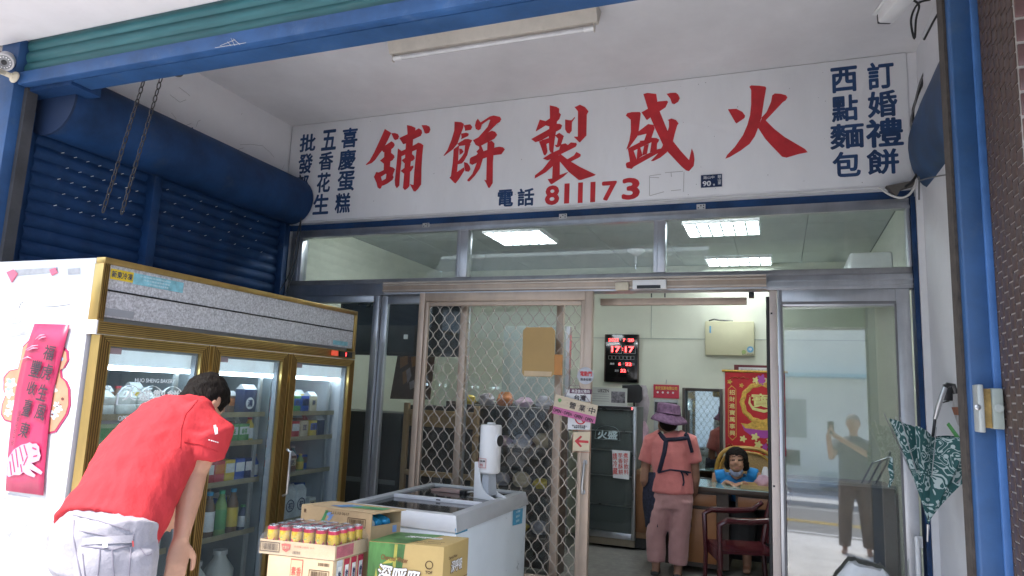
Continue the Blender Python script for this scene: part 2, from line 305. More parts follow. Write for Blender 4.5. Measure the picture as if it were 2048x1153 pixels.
# ------------------------------------------------------------------ shop sign with painted writing
sg = thing('shop_sign', 'long white sign board with large red painted characters above the shop front', 'sign', (-1.6, D, 2.94))
MB().box(XL+.012, .80, D, D+.13, 2.925, ZC-.004).build('board', SIGNW, sg, bevel=.004)
MB().box(XL+.012, .80, D-.008, D-.0005, 2.924, 2.940).build('bottom_trim', M('trim_white', (.6,.6,.61), .5), sg)
X_, Z_ = Vector((1,0,0)), Vector((0,0,1))
GL = {
 '舖': (720,240,7.206, [
  [(358,132),(452,190),(410,280),(340,420),(290,480),(220,580),(170,625),(90,655),(85,645),(140,590),(200,480),(270,330),(330,200)],
  [(452,195),(500,192),(545,205),(565,240),(550,280),(510,295),(490,280)],
  [(360,375),(455,310),(490,335),(503,365),(485,400),(455,425),(340,470),(320,445)],
  [(352,440),(455,420),(432,690),(400,790),(340,770),(347,635)],
  [(290,590),(350,540),(452,480),(495,515),(500,545),(470,585),(435,605),(345,635)],
  [(235,755),(275,760),(345,725),(432,675),(480,690),(508,715),(480,740),(385,772),(303,825),(280,840),(203,825)],
  [(203,825),(303,820),(320,883),(318,955),(305,990),(285,997),(255,975),(240,910)],
  [(385,770),(508,715),(475,800),(488,830),(470,870),(375,850)],
  [(320,883),(375,850),(470,870),(400,920),(350,945),(300,960)],
  [(890,80),(960,80),(1005,100),(1018,145),(1000,190),(965,203),(935,195),(920,150)],
  [(570,265),(690,210),(800,155),(850,125),(890,150),(900,190),(880,235),(770,285),(665,345),(625,355)],
  [(680,80),(745,92),(805,120),(770,285),(755,480),(730,655),(715,960),(690,990),(650,1017),(622,985),(640,780),(655,500),(670,300),(688,200)],
  [(550,415),(605,455),(597,640),(580,780),(570,950),(535,990),(510,950),(505,880),(530,640)],
  [(600,455),(665,425),(800,360),(845,332),(885,345),(917,370),(825,430),(600,530)],
  [(820,425),(917,370),(900,520),(890,700),(885,935),(840,1000),(800,1038),(775,1030),(722,930),(775,942),(785,760),(805,560)],
  [(605,585),(650,555),(755,500),(785,525),(795,560),(770,590),(735,605),(645,630)],
  [(590,740),(640,700),(775,662),(775,690),(740,745),(635,778)]]),
 '餅': (870,220,7.206, [
  [(282,172),(380,180),(418,205),(405,270),(370,360),(325,490),(260,570),(130,668),(125,660),(180,580),(240,430),(278,300)],
  [(415,225),(510,210),(540,250),(520,290),(435,305),(430,270)],
  [(375,345),(450,332),(490,345),(480,380),(375,428),(385,395)],
  [(325,490),(430,425),(480,422),(540,440),(510,490),(430,515),(350,525)],
  [(270,570),(350,510),(335,740),(318,900),(300,1063),(280,1055),(210,980),(230,960),(258,760)],
  [(435,510),(515,490),(480,600),(470,650),(420,740),(390,775),(330,788),(335,740),(380,690),(425,620)],
  [(350,560),(390,568),(415,605),(395,630),(355,655)],
  [(300,1063),(318,900),(420,830),(430,870),(350,1000)],
  [(420,755),(470,770),(500,810),(515,860),(490,895),(440,890),(425,830)],
  [(620,130),(660,185),(678,215),(660,280),(630,300),(590,280),(578,230),(595,165)],
  [(660,185),(790,100),(850,85),(940,105),(958,140),(935,180),(900,200),(800,300),(700,400),(600,450),(620,410),(760,250),(800,150),(780,145),(678,215)],
  [(550,440),(640,395),(820,305),(870,320),(900,365),(860,420),(640,535),(590,510)],
  [(600,605),(660,545),(700,600),(850,550),(930,535),(985,545),(1010,575),(960,645),(840,660),(690,710),(590,775),(540,797),(500,775),(505,710),(520,690),(600,655),(620,630)],
  [(640,530),(670,520),(705,605),(690,720),(650,850),(580,950),(500,1035),(475,1035),(467,1015),(540,930),(600,780),(640,640)],
  [(760,470),(820,450),(862,490),(850,600),(838,760),(835,1060),(790,1130),(770,1125),(735,1050),(710,1010),(742,1020),(750,700)]]),
 '製': (1050,200,6.406, [
  [(318,72),(400,90),(440,115),(437,165),(462,190),(440,250),(410,280),(400,400),(380,520),(362,680),(330,680),(310,640),(305,460),(320,230)],
  [(190,255),(265,275),(320,240),(320,345),(265,330),(140,408),(140,395)],
  [(80,505),(320,370),(400,310),(450,310),(478,330),(460,375),(400,410),(310,465),(205,525),(135,545)],
  [(180,535),(240,520),(300,555),(275,570),(290,660),(280,690),(260,715),(240,705),(215,630)],
  [(205,522),(310,490),(310,560),(240,530)],
  [(385,460),(440,425),(500,465),(470,560),(440,605),(405,612),(380,580),(410,580),(425,500)],
  [(515,255),(580,265),(600,262),(640,220),(642,235),(603,290),(600,400),(570,437),(540,425),(515,380)],
  [(635,95),(665,85),(705,65),(770,95),(815,150),(793,195),(788,460),(705,550),(690,540),(625,475),(678,475),(680,150)],
  [(230,755),(330,690),(440,640),(455,575),(520,560),(550,582),(590,548),(660,555),(665,580),(650,605),(470,695),(330,765),(290,778)],
  [(330,765),(430,700),(440,780),(360,850),(270,930),(125,1012),(130,970),(230,890)],
  [(360,750),(450,720),(447,965),(560,925),(500,985),(345,1085),(330,1080),(292,1020),(350,1010)],
  [(460,700),(545,765),(590,795),(700,860),(910,962),(890,975),(720,1030),(690,1030),(560,925),(445,790),(430,720)],
  [(545,765),(630,715),(660,670),(715,700),(715,725),(690,745),(590,795)]]),
 '盛': (1240,170,6.406, [
  [(300,120),(350,105),(465,118),(480,220),(510,345),(610,590),(680,725),(780,850),(885,965),(920,815),(945,880),(955,960),(945,1040),(885,1108),(850,1100),(790,1050),(615,865),(550,770),(450,560),(390,420),(355,300)],
  [(275,355),(355,310),(490,215),(600,205),(618,220),(585,290),(510,340),(390,420),(345,455)],
  [(597,118),(650,105),(715,103),(745,125),(768,175),(745,220),(695,252),(665,240),(645,180)],
  [(75,395),(95,365),(150,352),(255,350),(267,370),(240,600),(225,660),(120,805),(80,832),(120,720),(140,600),(138,450)],
  [(225,610),(250,590),(360,505),(430,515),(445,560),(405,680),(310,715),(340,630),(230,655)],
  [(100,820),(260,735),(250,720),(310,715),(405,680),(470,685),(505,705),(490,740),(400,740),(330,775),(170,850),(110,870)],
  [(103,825),(175,845),(215,960),(150,1080),(85,1065),(75,1020),(85,1000),(130,995)],
  [(85,1000),(215,960),(345,890),(480,830),(555,810),(540,850),(180,1050),(150,1080),(100,1070)],
  [(225,820),(260,805),(290,910),(215,965)],[(310,785),(370,760),(345,890),(285,910)],
  [(405,735),(505,705),(475,760),(472,840),(385,870)],
  [(540,800),(680,725),(600,870),(520,935),(430,980),(395,980),(480,890)],
  [(610,455),(660,435),(720,455),(752,500),(735,520),(705,620),(680,725),(600,860),(530,830),(600,640),(628,540),(628,465)]]),
 '火': (1430,160,6.78, [
  [(467,95),(490,77),(600,82),(680,93),(695,110),(665,280),(630,515),(585,655),(540,770),(470,870),(350,960),(200,1050),(140,1072),(165,1020),(270,910),(380,750),(440,610),(475,480),(490,330),(490,140)],
  [(175,402),(290,395),(370,435),(410,490),(400,520),(290,595),(270,570)],
  [(775,215),(810,187),(890,192),(960,210),(982,240),(960,280),(920,305),(690,550),(640,580),(630,515),(700,440),(760,300)],
  [(640,515),(685,550),(800,665),(940,775),(1220,940),(1257,985),(1130,1010),(970,1058),(910,1045),(760,890),(680,800),(585,655),(600,600)]])}
for ch, (ox, oy, sc, polys) in GL.items():
    mb = MB()
    for k, p in enumerate(polys): mb.flat([at(ox+x/sc, oy+y/sc, 'y', D) - Vector((0,.0015+.00025*k,0)) for x, y in p])
    mb.build('red_character', RED, sg)
def sign_char(ch, box, ox, oy, sc, mat, bold=.028):
    x0, x1, y0, y1 = box; c, w_, h_ = pix_box(ox+x0/sc, ox+x1/sc, oy+y0/sc, oy+y1/sc, 'y', D)
    return lettering('painted_character', ch, c-Vector((0,.002,0)), X_, Z_, w_, h_, mat, sg, bold)
for ch, b in {'訂':(1565,1720,70,230),'婚':(1565,1740,240,395),'禮':(1555,1775,400,570),'餅':(1560,1750,580,730),'西':(1350,1505,100,250),'點':(1355,1510,265,420),'麵':(1345,1545,430,580),'包':(1360,1525,595,745)}.items(): sign_char(ch, b, 1200, 100, 2.926, NAVY)
for ch, b in {'喜':(325,408,148,252),'慶':(308,398,262,368),'蛋':(303,392,375,480),'糕':(290,370,490,595),'五':(220,297,158,265),'香':(205,280,275,370),'花':(195,265,383,487),'生':(175,257,495,602),'批':(105,188,180,272),'發':(97,172,283,388),'部':(85,150,395,480),'電':(1143,1225,472,562),'話':(1247,1335,465,558)}.items(): sign_char(ch, b, 560, 200, 2.6256, NAVY)
for ch, b in (('8',(1392,1467,450,553)),('7',(1690,1770,428,530)),('3',(1795,1890,410,525))): sign_char(ch, b, 560, 200, 2.6256, RED, .035)
for b in ((1493,1520,440,545),(1565,1590,435,542),(1630,1656,432,538)):
    c, w_, h_ = pix_box(560+b[0]/2.6256, 560+b[1]/2.6256, 200+b[2]/2.6256, 200+b[3]/2.6256, 'y', D)
    MB().flat([c+Vector((sx*w_/2,-.002,sz*h_/2)) for sx, sz in ((-1,-1),(1,-1),(1,1),(-1,1))]).build('painted_character', RED, sg)
# faint ghost of a removed plate, and specks
gh = MB()
for a, b in (((1300,352),(1322,349)),((1300,355),(1318,356)),((1330,346),(1366,343)),((1300,392),(1328,384)),((1342,382),(1362,380)),((1299,352),(1299,392)),((1368,344),(1367,384)),((1342,346),(1343,354))):
    gh.bar(at(*a,'y',D-.001), at(*b,'y',D-.001), .002, .004)
gh.build('old_plate_outline', M('faint_grey', (.42,.41,.41), .8), sg)
sp = MB()
for k in range(70):
    x, y = random.uniform(600,1800), random.uniform(0,1); yy = (250-.1174*(x-585))*(1-y) + (443-.0663*(x-600))*y
    p = at(x, yy, 'y', D-.001); r = random.uniform(.0015,.0045); sp.flat([p+Vector((r*math.cos(t)*.7,0,r*math.sin(t))) for t in (0,1.2,2.4,3.6,4.9)])
o = sp.build('paint_fleck', M('fleck_grey', (.30,.29,.29), .8), sg); tag(o, kind='stuff')
# house number plate
hp = thing('house_number_plate', 'small dark blue enamel house number plate reading 90 on the sign', 'number plate', at(1421,376,'y',D-.004))
c, w_, h_ = pix_box(1402,1444,350,375,'y',D-.006)
MB().box(c.x-w_/2-.004, c.x+w_/2+.004, D-.008, D-.001, c.z-h_/2-.004, c.z+h_/2+.004).build('plate_rim', M('rim_white', (.7,.7,.7), .5), hp)
MB().box(c.x-w_/2, c.x+w_/2, D-.010, D-.0081, c.z-h_/2, c.z+h_/2).build('plate', M('enamel_navy', (.012,.03,.09), .3), hp)
pw = M('plate_white', (.75,.75,.75), .5)
lettering('number', '90', (c.x-w_*.22, D-.0115, c.z-h_*.2), X_, Z_, w_*.40, h_*.42, pw, hp, .03)
lettering('plate_text', '路山中', (c.x-w_*.12, D-.0115, c.z+h_*.28), X_, Z_, w_*.52, h_*.24, pw, hp, .01)
lettering('plate_text', '鼓\n山\n里', (c.x+w_*.38, D-.0115, c.z+h_*.05), X_, Z_, w_*.17, h_*.74, pw, hp, .01)
lettering('plate_text', '號', (c.x+w_*.12, D-.0115, c.z-h_*.33), X_, Z_, w_*.09, h_*.16, pw, hp, .01)
# ------------------------------------------------------------------ front roller shutter (rolled up), posts, pillar
fs = thing('front_roller_shutter', 'rolled-up teal roller shutter with blue bottom bar across the arcade opening', 'roller shutter', (-1.7,2.45,3.1))
def slat_profile(h, d, n=10): return [(d*math.sin(math.pi*k/n)**.7 + (.004 if k in (0,n) else 0), h*k/n) for k in range(n+1)]
def slat_mesh_x(L, h, d):
    mb = MB(); pr = slat_profile(h, d); vs = []
    for dy, z in pr: vs += [(0,-dy,z),(L,-dy,z)]
    mb.add(vs, [(2*i,2*i+1,2*i+3,2*i+2) for i in range(len(pr)-1)]); return mb.mesh('slat', True)
sm = slat_mesh_x(4.5, .068, .016)
for k in range(3): link('slat', sm, TEAL, fs, (-3.975, 2.462, 3.222+.07*k))
MB().box(-3.98,.53,2.466,2.480,3.224,3.43).build('backing', TEAL, fs)
MB().hexa([(-3.978,2.425,3.150),(.527,2.425,3.150),(.527,2.48,3.150),(-3.978,2.48,3.150)],[(-3.978,2.415,3.215),(.527,2.415,3.215),(.527,2.48,3.222),(-3.978,2.48,3.222)]).build('bottom_bar', M('bright_blue_paint', (.024,.082,.22), .5, var=.3, scale=4, dirt=.2, dirtcol=(.3,.33,.38)), fs, bevel=.003)
MB().box(-3.62,XR,2.482,2.60,3.148,ZC).build('housing', BLUE, fs)
MB().box(XL+.002,-3.621,2.482,2.66,3.13,ZC).build('end_plate', BLUE2, fs)
web = MB()
for a, b in (((440,92),(470,80)),((455,84),(462,92)),((466,78),(480,90)),((430,96),(492,86)),((462,77),(470,92))): web.tube([at(*a,'y',2.418), at(*b,'y',2.414)], .0012, 4)
tag(web.build('cobweb', M('web_grey', (.5,.5,.5), .9), fs), kind='stuff')
lp = thing('shutter_post', 'blue painted steel post at the left end of the arcade opening', 'post', (-4.06,2.45,0))
MB().box(-4.135,-3.985,2.41,2.545,0,3.424).build('post', BLUE, lp, bevel=.004)
MB().box(-3.984,-3.955,2.47,2.53,0,3.148).build('guide_rail', M('grimy_rail', (.05,.05,.055), .6, var=.3), lp)
tl = thing('tiled_wall', 'sliver of brown tiled wall left of the blue post', 'wall', (-4.5,2.5,0))
grout = M('grout', (.40,.36,.34), .85, var=.15)
tileM = M('brown_glazed_tile', (.072,.045,.036), .5, var=.45, scale=7, dirt=.3, dirtcol=(.22,.17,.16))
tileP = M('pink_brown_tile', (.13,.075,.075), .22, var=.45, scale=6, dirt=.35, dirtcol=(.3,.25,.25))
MB().box(-5.2,-4.137,2.42,2.7,0,3.424).build('wall_core', grout, tl)
tm = MB().box(0,.10,-.006,0,0,.06).mesh('tile', bevel=.002)
for k in range(22):
    for j in range(9): link('tile', tm, tileP, tl, (-4.245-.107*j - (.0 if k%2 else .04), 2.42, 1.9+.067*k))
rp = thing('shutter_column', 'blue painted steel column right of the shop opening', 'post', (.56,2.45,0))
MB().hexa([(.527,2.42,0),(.607,2.42,0),(.607,2.53,0),(.527,2.53,0)],[(.527,2.42,3.424),(.607,2.42,3.424),(.607,2.53,3.424),(.527,2.53,3.424)]).build('column', BLUE, rp, bevel=.008, seg=3)
MB().box(.518,.5265,2.455,2.53,0,3.424).build('dirty_seal', M('grime', (.05,.04,.034), .9, var=.5, scale=25), rp)
MB().box(.585,.606,2.405,2.4195,0,3.424).build('edge_lip', M('worn_blue', (.05,.14,.36), .5, var=.2), rp, bevel=.003)
# the lock bracket on the column
bk = thing('lock_bracket', 'rusty grey steel lock bracket on the blue column', 'bracket', at(1975,815,'y',2.4))
p = at(1947,770,'y',2.40); q = at(1968,865,'y',2.40)
MB().box(p.x, q.x-.004, 2.36, 2.419, q.z, p.z).build('plate', M('galvanised', (.36,.38,.37), .5, metal=.3, var=.2, dirt=.4, dirtcol=(.3,.25,.18)), bk, bevel=.003)
p2 = at(1970,778,'y',2.39); q2 = at(2008,858,'y',2.39)
MB().box(q.x-.003, q.x+.018, 2.38, 2.419, q2.z, p2.z).build('rusted_box', RUST, bk, bevel=.002)
MB().box(q.x+.0182, q2.x, 2.375, 2.419, q2.z-.002, p2.z+.002).build('lock_case', M('grey_green_paint', (.30,.34,.31), .5, var=.15, dirt=.3, dirtcol=(.28,.2,.1)), bk, bevel=.004)
kc = at(1998,817,'y',2.373); MB().lathe([(.012,0),(.012,-.004),(.009,-.005)], kc, 16, 'y').build('lock_cylinder', M('lock_grey',(.33,.36,.34),.4), bk)
sc_ = at(1955,815,'y',2.36); MB().lathe([(.008,.002),(.008,-.002),(.004,-.004)], sc_, 12, 'y').build('bolt', STEEL, bk)
# tiled pillar
pl = thing('tiled_pillar', 'brown tiled pillar at the right edge, beside the blue column', 'pillar', (1.0,2.3,0))
MB().box(.609,1.6,2.1,2.9,0,3.424).build('pillar_core', grout, pl)
tm2 = MB().box(-.004,0,0,.044,0,.0395).mesh('tile', bevel=.0015)
for k in range(42):
    for j in range(7): link('tile', tm2, tileM, pl, (.609, 2.101+.0475*j, 1.0+.0445*k+(.022 if j % 2 else 0)))
tm3 = MB().box(0,.20,-.007,0,0,.060).mesh('tile', bevel=.002)
for k in range(34):
    for j in range(4): link('face_tile', tm3, tileP, pl, (.611+.21*j, 2.1, .80+.0695*k))
struct(MB().box(-12,-5.205,2.44,2.8,0,3.39).build('neighbour_wall', M('neighbour_plaster', (.5,.48,.46), .8, var=.1)))
struct(MB().box(1.605,9,2.2,2.8,0,3.39).build('neighbour_wall', MATS['neighbour_plaster']))
# ------------------------------------------------------------------ left roller shutter on the side wall
ls = thing('side_roller_shutter', 'dark blue roller shutter with round roll casing on the left side wall', 'roller shutter', (-4.0,3.7,0))
rc = MB(); N = 28; cx, cz, rr = -3.93, 3.115, .205
rc.lathe([(rr*.25,2.60),(rr,2.601),(rr,4.775),(rr*.3,4.776)], (cx,0,cz), N, 'y')
rc.build('roll_casing', BLUE2, ls, smooth=True)
MB().lathe([(rr*1.02,2.585),(rr*1.02,2.599)], (cx,0,cz), N, 'y').build('end_disc', M('dark_blue_disc', (.01,.025,.07), .6), ls)  # end disc in a darker blue than the casing
smy = MB(); pr = slat_profile(.080, .022); vs_ = []
for dx, z in pr: vs_ += [(dx,0,z),(dx,2.17,z)]
smy.add(vs_, [(2*i,2*i+1,2*i+3,2*i+2) for i in range(len(pr)-1)]); sly = smy.mesh('slat', True)
for k in range(36): link('slat', sly, BLUE2, ls, (-4.035, 2.60, .10+.0815*k))
MB().box(XL+.001,-4.036,2.58,4.79,0,3.05).build('curtain_back', BLUE2, ls)
pm = at(303,440,'x',-3.98); MB().box(-4.03,-3.955,pm.y-.035,pm.y+.035,0,3.0).build('centre_post', BLUE2, ls, bevel=.004)
MB().box(-4.03,-3.96,4.735,4.79,0,2.93).build('guide_rail', BLUE2, ls, bevel=.003)
sl = MB()
def slots(rows, px0, px1):
    for r_ in range(rows):
        for c_ in range(7):
            y = px0 + (px1-px0)*(c_+.5*(r_%2))/7; z = 2.86 - .0815*r_
            sl.bar((-4.012, y, z), (-4.012, y+.017, z+.009), .003, .0035)
slots(5, 2.75, pm.y-.08); slots(4, pm.y+.12, 4.6)
tag(sl.build('painted_light_slot', M('slot_light_paint', (.75,.78,.82), .4), ls), kind='stuff')  # pale dashes painted for light coming through the slat holes
MB().prism([at(362,263,'x',-3.99), at(385,255,'x',-3.99), at(386,272,'x',-3.99), at(372,268,'x',-3.99)], (.004,0,0)).build('torn_flap', BLUE2, ls)
# right side roll casing (seen from below)
rs = thing('right_roll_casing', 'blue rounded roll casing hanging high beside the sign on the right wall', 'shutter casing', (.8,3.9,3.0))
mb = MB(); prof = []
for k in range(15):
    t = math.pi*(.5 + k/14*1.15); prof.append((.915+.165*math.cos(t), 3.13+.275*math.sin(t)))
prof = [(.93,ZC-.05),(.90,3.70)] + prof + [(.98,3.05),(.98,ZC-.05)]
vs_ = []; 
ys_ = [3.1+.1*k for k in range(17)]
for y in ys_:
    f_ = 1 - .10*max(0,(y-4.15)/.55)**2
    vs_ += [(.95+(x-.95)*f_ + .004*smoothnoise((x*9,y*4,z*5)), y, z+(1-f_)*.1) for x, z in prof]
n_ = len(prof); fcs = [(i*n_+k, i*n_+(k+1)%n_, (i+1)*n_+(k+1)%n_, (i+1)*n_+k) for i in range(len(ys_)-1) for k in range(n_)]
fcs += [tuple(range(n_))[::-1], tuple((len(ys_)-1)*n_+k for k in range(n_))]
mb.add(vs_, fcs).build('casing', M('scuffed_blue', (.018,.055,.13), .55, var=.45, scale=3.5, dirt=.6, dirtcol=(.075,.11,.165)), rs, smooth=True)
# ------------------------------------------------------------------ aluminium shop front
YF0, YF1 = 4.862, 4.942
tf = thing('transom_window', 'aluminium transom window with three glass panes under the sign', 'window', (-1.6,G,2.4))
MB().box(-3.985,.79,YF0,YF1,2.812,2.872).build('top_rail', ALU, tf, bevel=.003)
MB().box(-3.985,.79,YF0-.012,YF0-.001,2.805,2.822).build('glazing_bead', ALU, tf)
MB().box(-3.985,.79,YF0,YF1,2.386,2.428).build('bottom_rail', M('dull_aluminium', (.30,.30,.31), .45, metal=.6, var=.2), tf, bevel=.003)
for a, b in ((-3.985,-3.862),(-2.372,-2.276),(-.82,-.738),(.768,.79)): MB().box(a,b,YF0-.004,YF1+.001,2.4285,2.8115).build('mullion', ALU, tf, bevel=.003)
for a, b in ((-2.352,-2.344),(-.80,-.792),(-3.90,-3.89)): MB().box(a,b,YF0-.010,YF0-.0045,2.43,2.81).build('mullion_rib', ALU, tf)
for a, b in ((-3.862,-2.372),(-2.276,-.82),(-.738,.768)): MB().box(a,b,4.90,4.905,2.428,2.812).build('pane', DUSTY, tf)
for px, py in ((852,451),(1126,433),(1402,414)):
    c = at(px,py,'y',YF0-.002); mb = MB().box(c.x-.03,c.x+.03,YF0-.006,YF0-.001,c.z-.018,c.z+.018); mb.build('screw_plate', M('plate_alu', (.6,.6,.6), .4, metal=.5), tf)
    h_ = MB()
    for dx, dz in ((-.018,-.008),(0,.006),(.018,-.008),(.018,.009)): h_.box(c.x+dx-.004,c.x+dx+.004,YF0-.0072,YF0-.0061,c.z+dz-.004,c.z+dz+.004)
    tag(h_.build('screw_hole', BLACK, tf), kind='stuff')
bb = thing('blue_head_trim', 'dark blue painted trim framing the shop front under the sign', 'trim', (-1.6,G,0))
MB().box(-4.04,.818,4.868,4.95,2.8725,2.924).build('head_strip', BLUE2, bb)
MB().box(XL+.002,-4.012,4.83,4.95,0,2.924).build('side_strip', BLUE2, bb)
MB().box(.792,.818,4.83,4.95,0,2.871).build('side_strip', BLUE2, bb)
MB().box(-4.011,-3.9855,YF0,YF1,0,2.872).build('filler', WALL, bb)
MB().box(.82,XR-.001,4.82,4.94,0,2.944).build('filler', WALL, bb); MB().box(.801,XR-.001,4.815,4.94,2.9445,ZC-.002).build('filler', WALL, bb)
hd = thing('door_header', 'aluminium header beam over the sliding doors', 'frame', (-1.6,G,2.29))
MB().box(-3.985,.79,YF0-.01,YF1,2.292,2.3855).build('beam', ALU, hd, bevel=.003)
for z in (2.312,2.345): MB().box(-.055,.79,YF0-.018,YF0-.011,z,z+.008).build('rib', ALU, hd)
tk = thing('door_track', 'tan ribbed sliding track above the mesh door', 'door track', (-1.5,4.8,2.3))
MB().box(-2.97,-.068,4.775,4.851,2.306,2.372).build('track', TAN, tk, bevel=.003)
for z in (2.3725,2.352,2.308): MB().box(-2.97,-.068,4.762,4.7745,z,z+.011).build('rib', M('pale_tan', (.55,.48,.42), .4, metal=.4), tk, bevel=.002)
MB().box(-2.97,-.068,4.80,4.85,2.2925,2.3055).build('lower_lip', ALU, tk)
# sensor and little boxes on the track
ss = thing('door_sensor', 'white and black motion sensor on the door track', 'sensor', at(1299,570,'y',4.75))
c, w_, h_ = pix_box(1266,1333,561,579,'y',4.75)
MB().box(c.x-w_/2,c.x+w_/2,4.725,4.7615,c.z-h_/2,c.z+h_/2).build('housing', WHITEP, ss, bevel=.006)
MB().box(c.x-w_*.36,c.x+w_*.34,4.72,4.7245,c.z-h_*.48,c.z-h_*.12).build('lens', BLACK, ss)
o = MB().box(at(1231,0,'y',4.75).x,0,0,0,0,0); c, w_, h_ = pix_box(1231,1258,565,582,'y',4.75)
tag(MB().box(c.x-w_/2,c.x+w_/2,4.73,4.7615,c.z-h_/2,c.z+h_/2).build('bell_box', BEIGE, bevel=.012), 'small beige plastic box on the door track beside the sensor', 'box')
# left fixed window and its double mullion
lw = thing('left_window', 'aluminium framed shop window half hidden behind the drinks fridge', 'window', (-3.5,G,0))
for a, b in ((-3.985,-3.93),(-3.105,-3.05)): MB().box(a,b,YF0,YF1,0,2.2915).build('stile', ALU, lw, bevel=.003)
MB().box(-3.93,-3.105,YF0,YF1,2.235,2.2915).build('rail', ALU, lw, bevel=.003)
MB().box(-3.93,-3.105,YF0,YF1,0,.12).build('rail', ALU, lw, bevel=.003)
MB().box(-3.93,-3.105,4.90,4.905,.12,2.235).build('pane', GLASS, lw)
# sliding glass doors behind the mesh door
for nm, lab, x0, x1, yy in (('sliding_glass_door','aluminium sliding glass door left behind the mesh door', -3.045, -2.27, 4.915), ('sliding_glass_door','second sliding glass door standing behind the middle of the mesh door', -2.33, -1.50, 4.972)):
    t = thing(nm, lab, 'glass door', ((x0+x1)/2, yy, 0))
    MB().box(x0,x0+.055,yy-.02,yy+.02,.02,2.291).build('stile', ALU, t, bevel=.003); MB().box(x1-.055,x1,yy-.02,yy+.02,.02,2.291).build('stile', TAN, t, bevel=.003)
    MB().box(x0+.055,x1-.055,yy-.02,yy+.02,2.225,2.291).build('rail', ALU, t, bevel=.003); MB().box(x0+.055,x1-.055,yy-.02,yy+.02,.02,.15).build('rail', ALU, t, bevel=.003)
    MB().box(x0+.055,x1-.055,yy-.0025,yy+.0025,.15,2.225).build('pane', GLASS, t)
# the mesh door
md = thing('mesh_door', 'tan aluminium sliding door filled with a wavy diamond mesh grille', 'mesh door', (-1.93,D,0))
mx0, mx1 = -2.632, -1.232
for a, b in ((mx0,mx0+.05),(mx1-.058,mx1)): MB().box(a,b,4.776,4.826,.02,2.291).build('stile', TAN, md, bevel=.003)
MB().box(mx0+.05,mx1-.058,4.776,4.826,2.225,2.291).build('rail', TAN, md, bevel=.003); MB().box(mx0+.05,mx1-.058,4.776,4.826,.02,.30).build('rail', TAN, md, bevel=.003)
for a, b in ((mx0+.0505,mx0+.082),(mx1-.088,mx1-.0585)): MB().box(a,b,4.786,4.816,.30,2.2245).build('inner_bead', TAN, md, bevel=.004)
MB().box(mx0+.082,mx1-.088,4.786,4.816,2.19,2.2245).build('inner_bead', TAN, md, bevel=.004)
gx0, gx1, gz0, gz1 = mx0+.082, mx1-.088, .30, 2.19
ncol = 27; cw = (gx1-gx0)/ncol; chh = .128
def strand(ph):
    mb = MB(); pts = []; n = int((gz1-gz0)/chh*10)
    for k in range(n+1):
        z = gz0 + (gz1-gz0)*k/n; s = math.cos(2*math.pi*(z-gz0)/(chh*1.0)/1 * .5*2 + ph)
        s = math.copysign(abs(s)**.72, s); pts.append((s*(cw/2-.003), 0, z))
    mb.tube(pts, .0029, 5, flat=.8); return mb.mesh('wire', True)
st = [strand(0), strand(math.pi)]
for k in range(ncol): link('wire', st[k%2], WIRE, md, (gx0+cw*(k+.5), 4.80, 0))
nd = MB().box(-.006,.006,-.005,.005,-.011,.011).mesh('node', bevel=.004)
cnt = 0; lown = MB()
for k in range(1,ncol):
    z = gz0 + (chh/2 if k % 2 == 0 else 0)
    while z < gz1:
        if z > .85 and cnt < 290: link('node', nd, WIRE, md, (gx0+cw*k, 4.80, z)); cnt += 1
        elif z > gz0+.02: lown.box(gx0+cw*k-.006,gx0+cw*k+.006,4.795,4.805,z-.011,z+.011)
        z += chh
tag(lown.build('node', WIRE, md), kind='stuff')
# door pull handle
h0, h1 = at(1170,925,'y',4.765), at(1166,985,'y',4.765)
hb = MB().tube([h0+Vector((0,-.03,-.01)), h0+Vector((0,-.034,-.05)), h1+Vector((0,-.034,.05)), h1+Vector((0,-.03,.01))], .009, 8); hb.build('pull_handle', STEEL, md, smooth=True)
for h in (h0,h1): MB().lathe([(.016,.012),(.016,0),(.008,-.004),(.008,-.028)], h, 14, 'y').build('handle_base', STEEL, md, smooth=True)
# post, rubber seal and right-hand glass door
dp = thing('door_post', 'pale tan post with black rubber seal right of the open doorway', 'post', (-.03,G,0))
MB().box(-.052,-.004,YF0,YF1,0,2.2915).build('post', M('pale_post', (.58,.50,.46), .45, metal=.3, var=.08), dp, bevel=.003)
sm_ = MB(); pts = [(-.062+.004*smoothnoise((0,0,z*.35),3), 4.885, z*.05) for z in range(46)]; sm_.tube(pts, .011, 6); sm_.build('rubber_seal', RUBBER, dp)
for z in (2.13,1.02): MB().box(-.045,-.033,YF0-.002,YF0-.0005,z,z+.012).build('screw_hole', BLACK, dp)
rd = thing('right_glass_door', 'closed aluminium framed glass door at the right mirroring the street', 'glass door', (.39,G,0))
MB().box(-.002,.026,4.862,4.93,.02,2.2915).build('stile', ALU, rd, bevel=.003); MB().box(.690,.768,4.862,4.93,.02,2.2915).build('stile', M('bright_aluminium', (.62,.63,.66), .35, metal=.7, var=.1), rd, bevel=.003)
MB().box(.026,.690,4.862,4.93,2.185,2.2915).build('rail', ALU, rd, bevel=.003); MB().box(.026,.690,4.862,4.93,.02,.2).build('rail', ALU, rd, bevel=.003)
MB().box(.026,.690,4.855,4.8615,2.195,2.213).build('bead', M('grey_gasket', (.16,.16,.17), .5), rd); MB().box(.018,.030,4.855,4.8615,.2,2.195).build('bead', MATS['grey_gasket'], rd); MB().box(.680,.692,4.855,4.8615,.2,2.195).build('bead', MATS['grey_gasket'], rd)
MIRG = glass('street_side_glass', (.84,.87,.86), 5.0, .03, (.6,.65,.7), 3, .025)
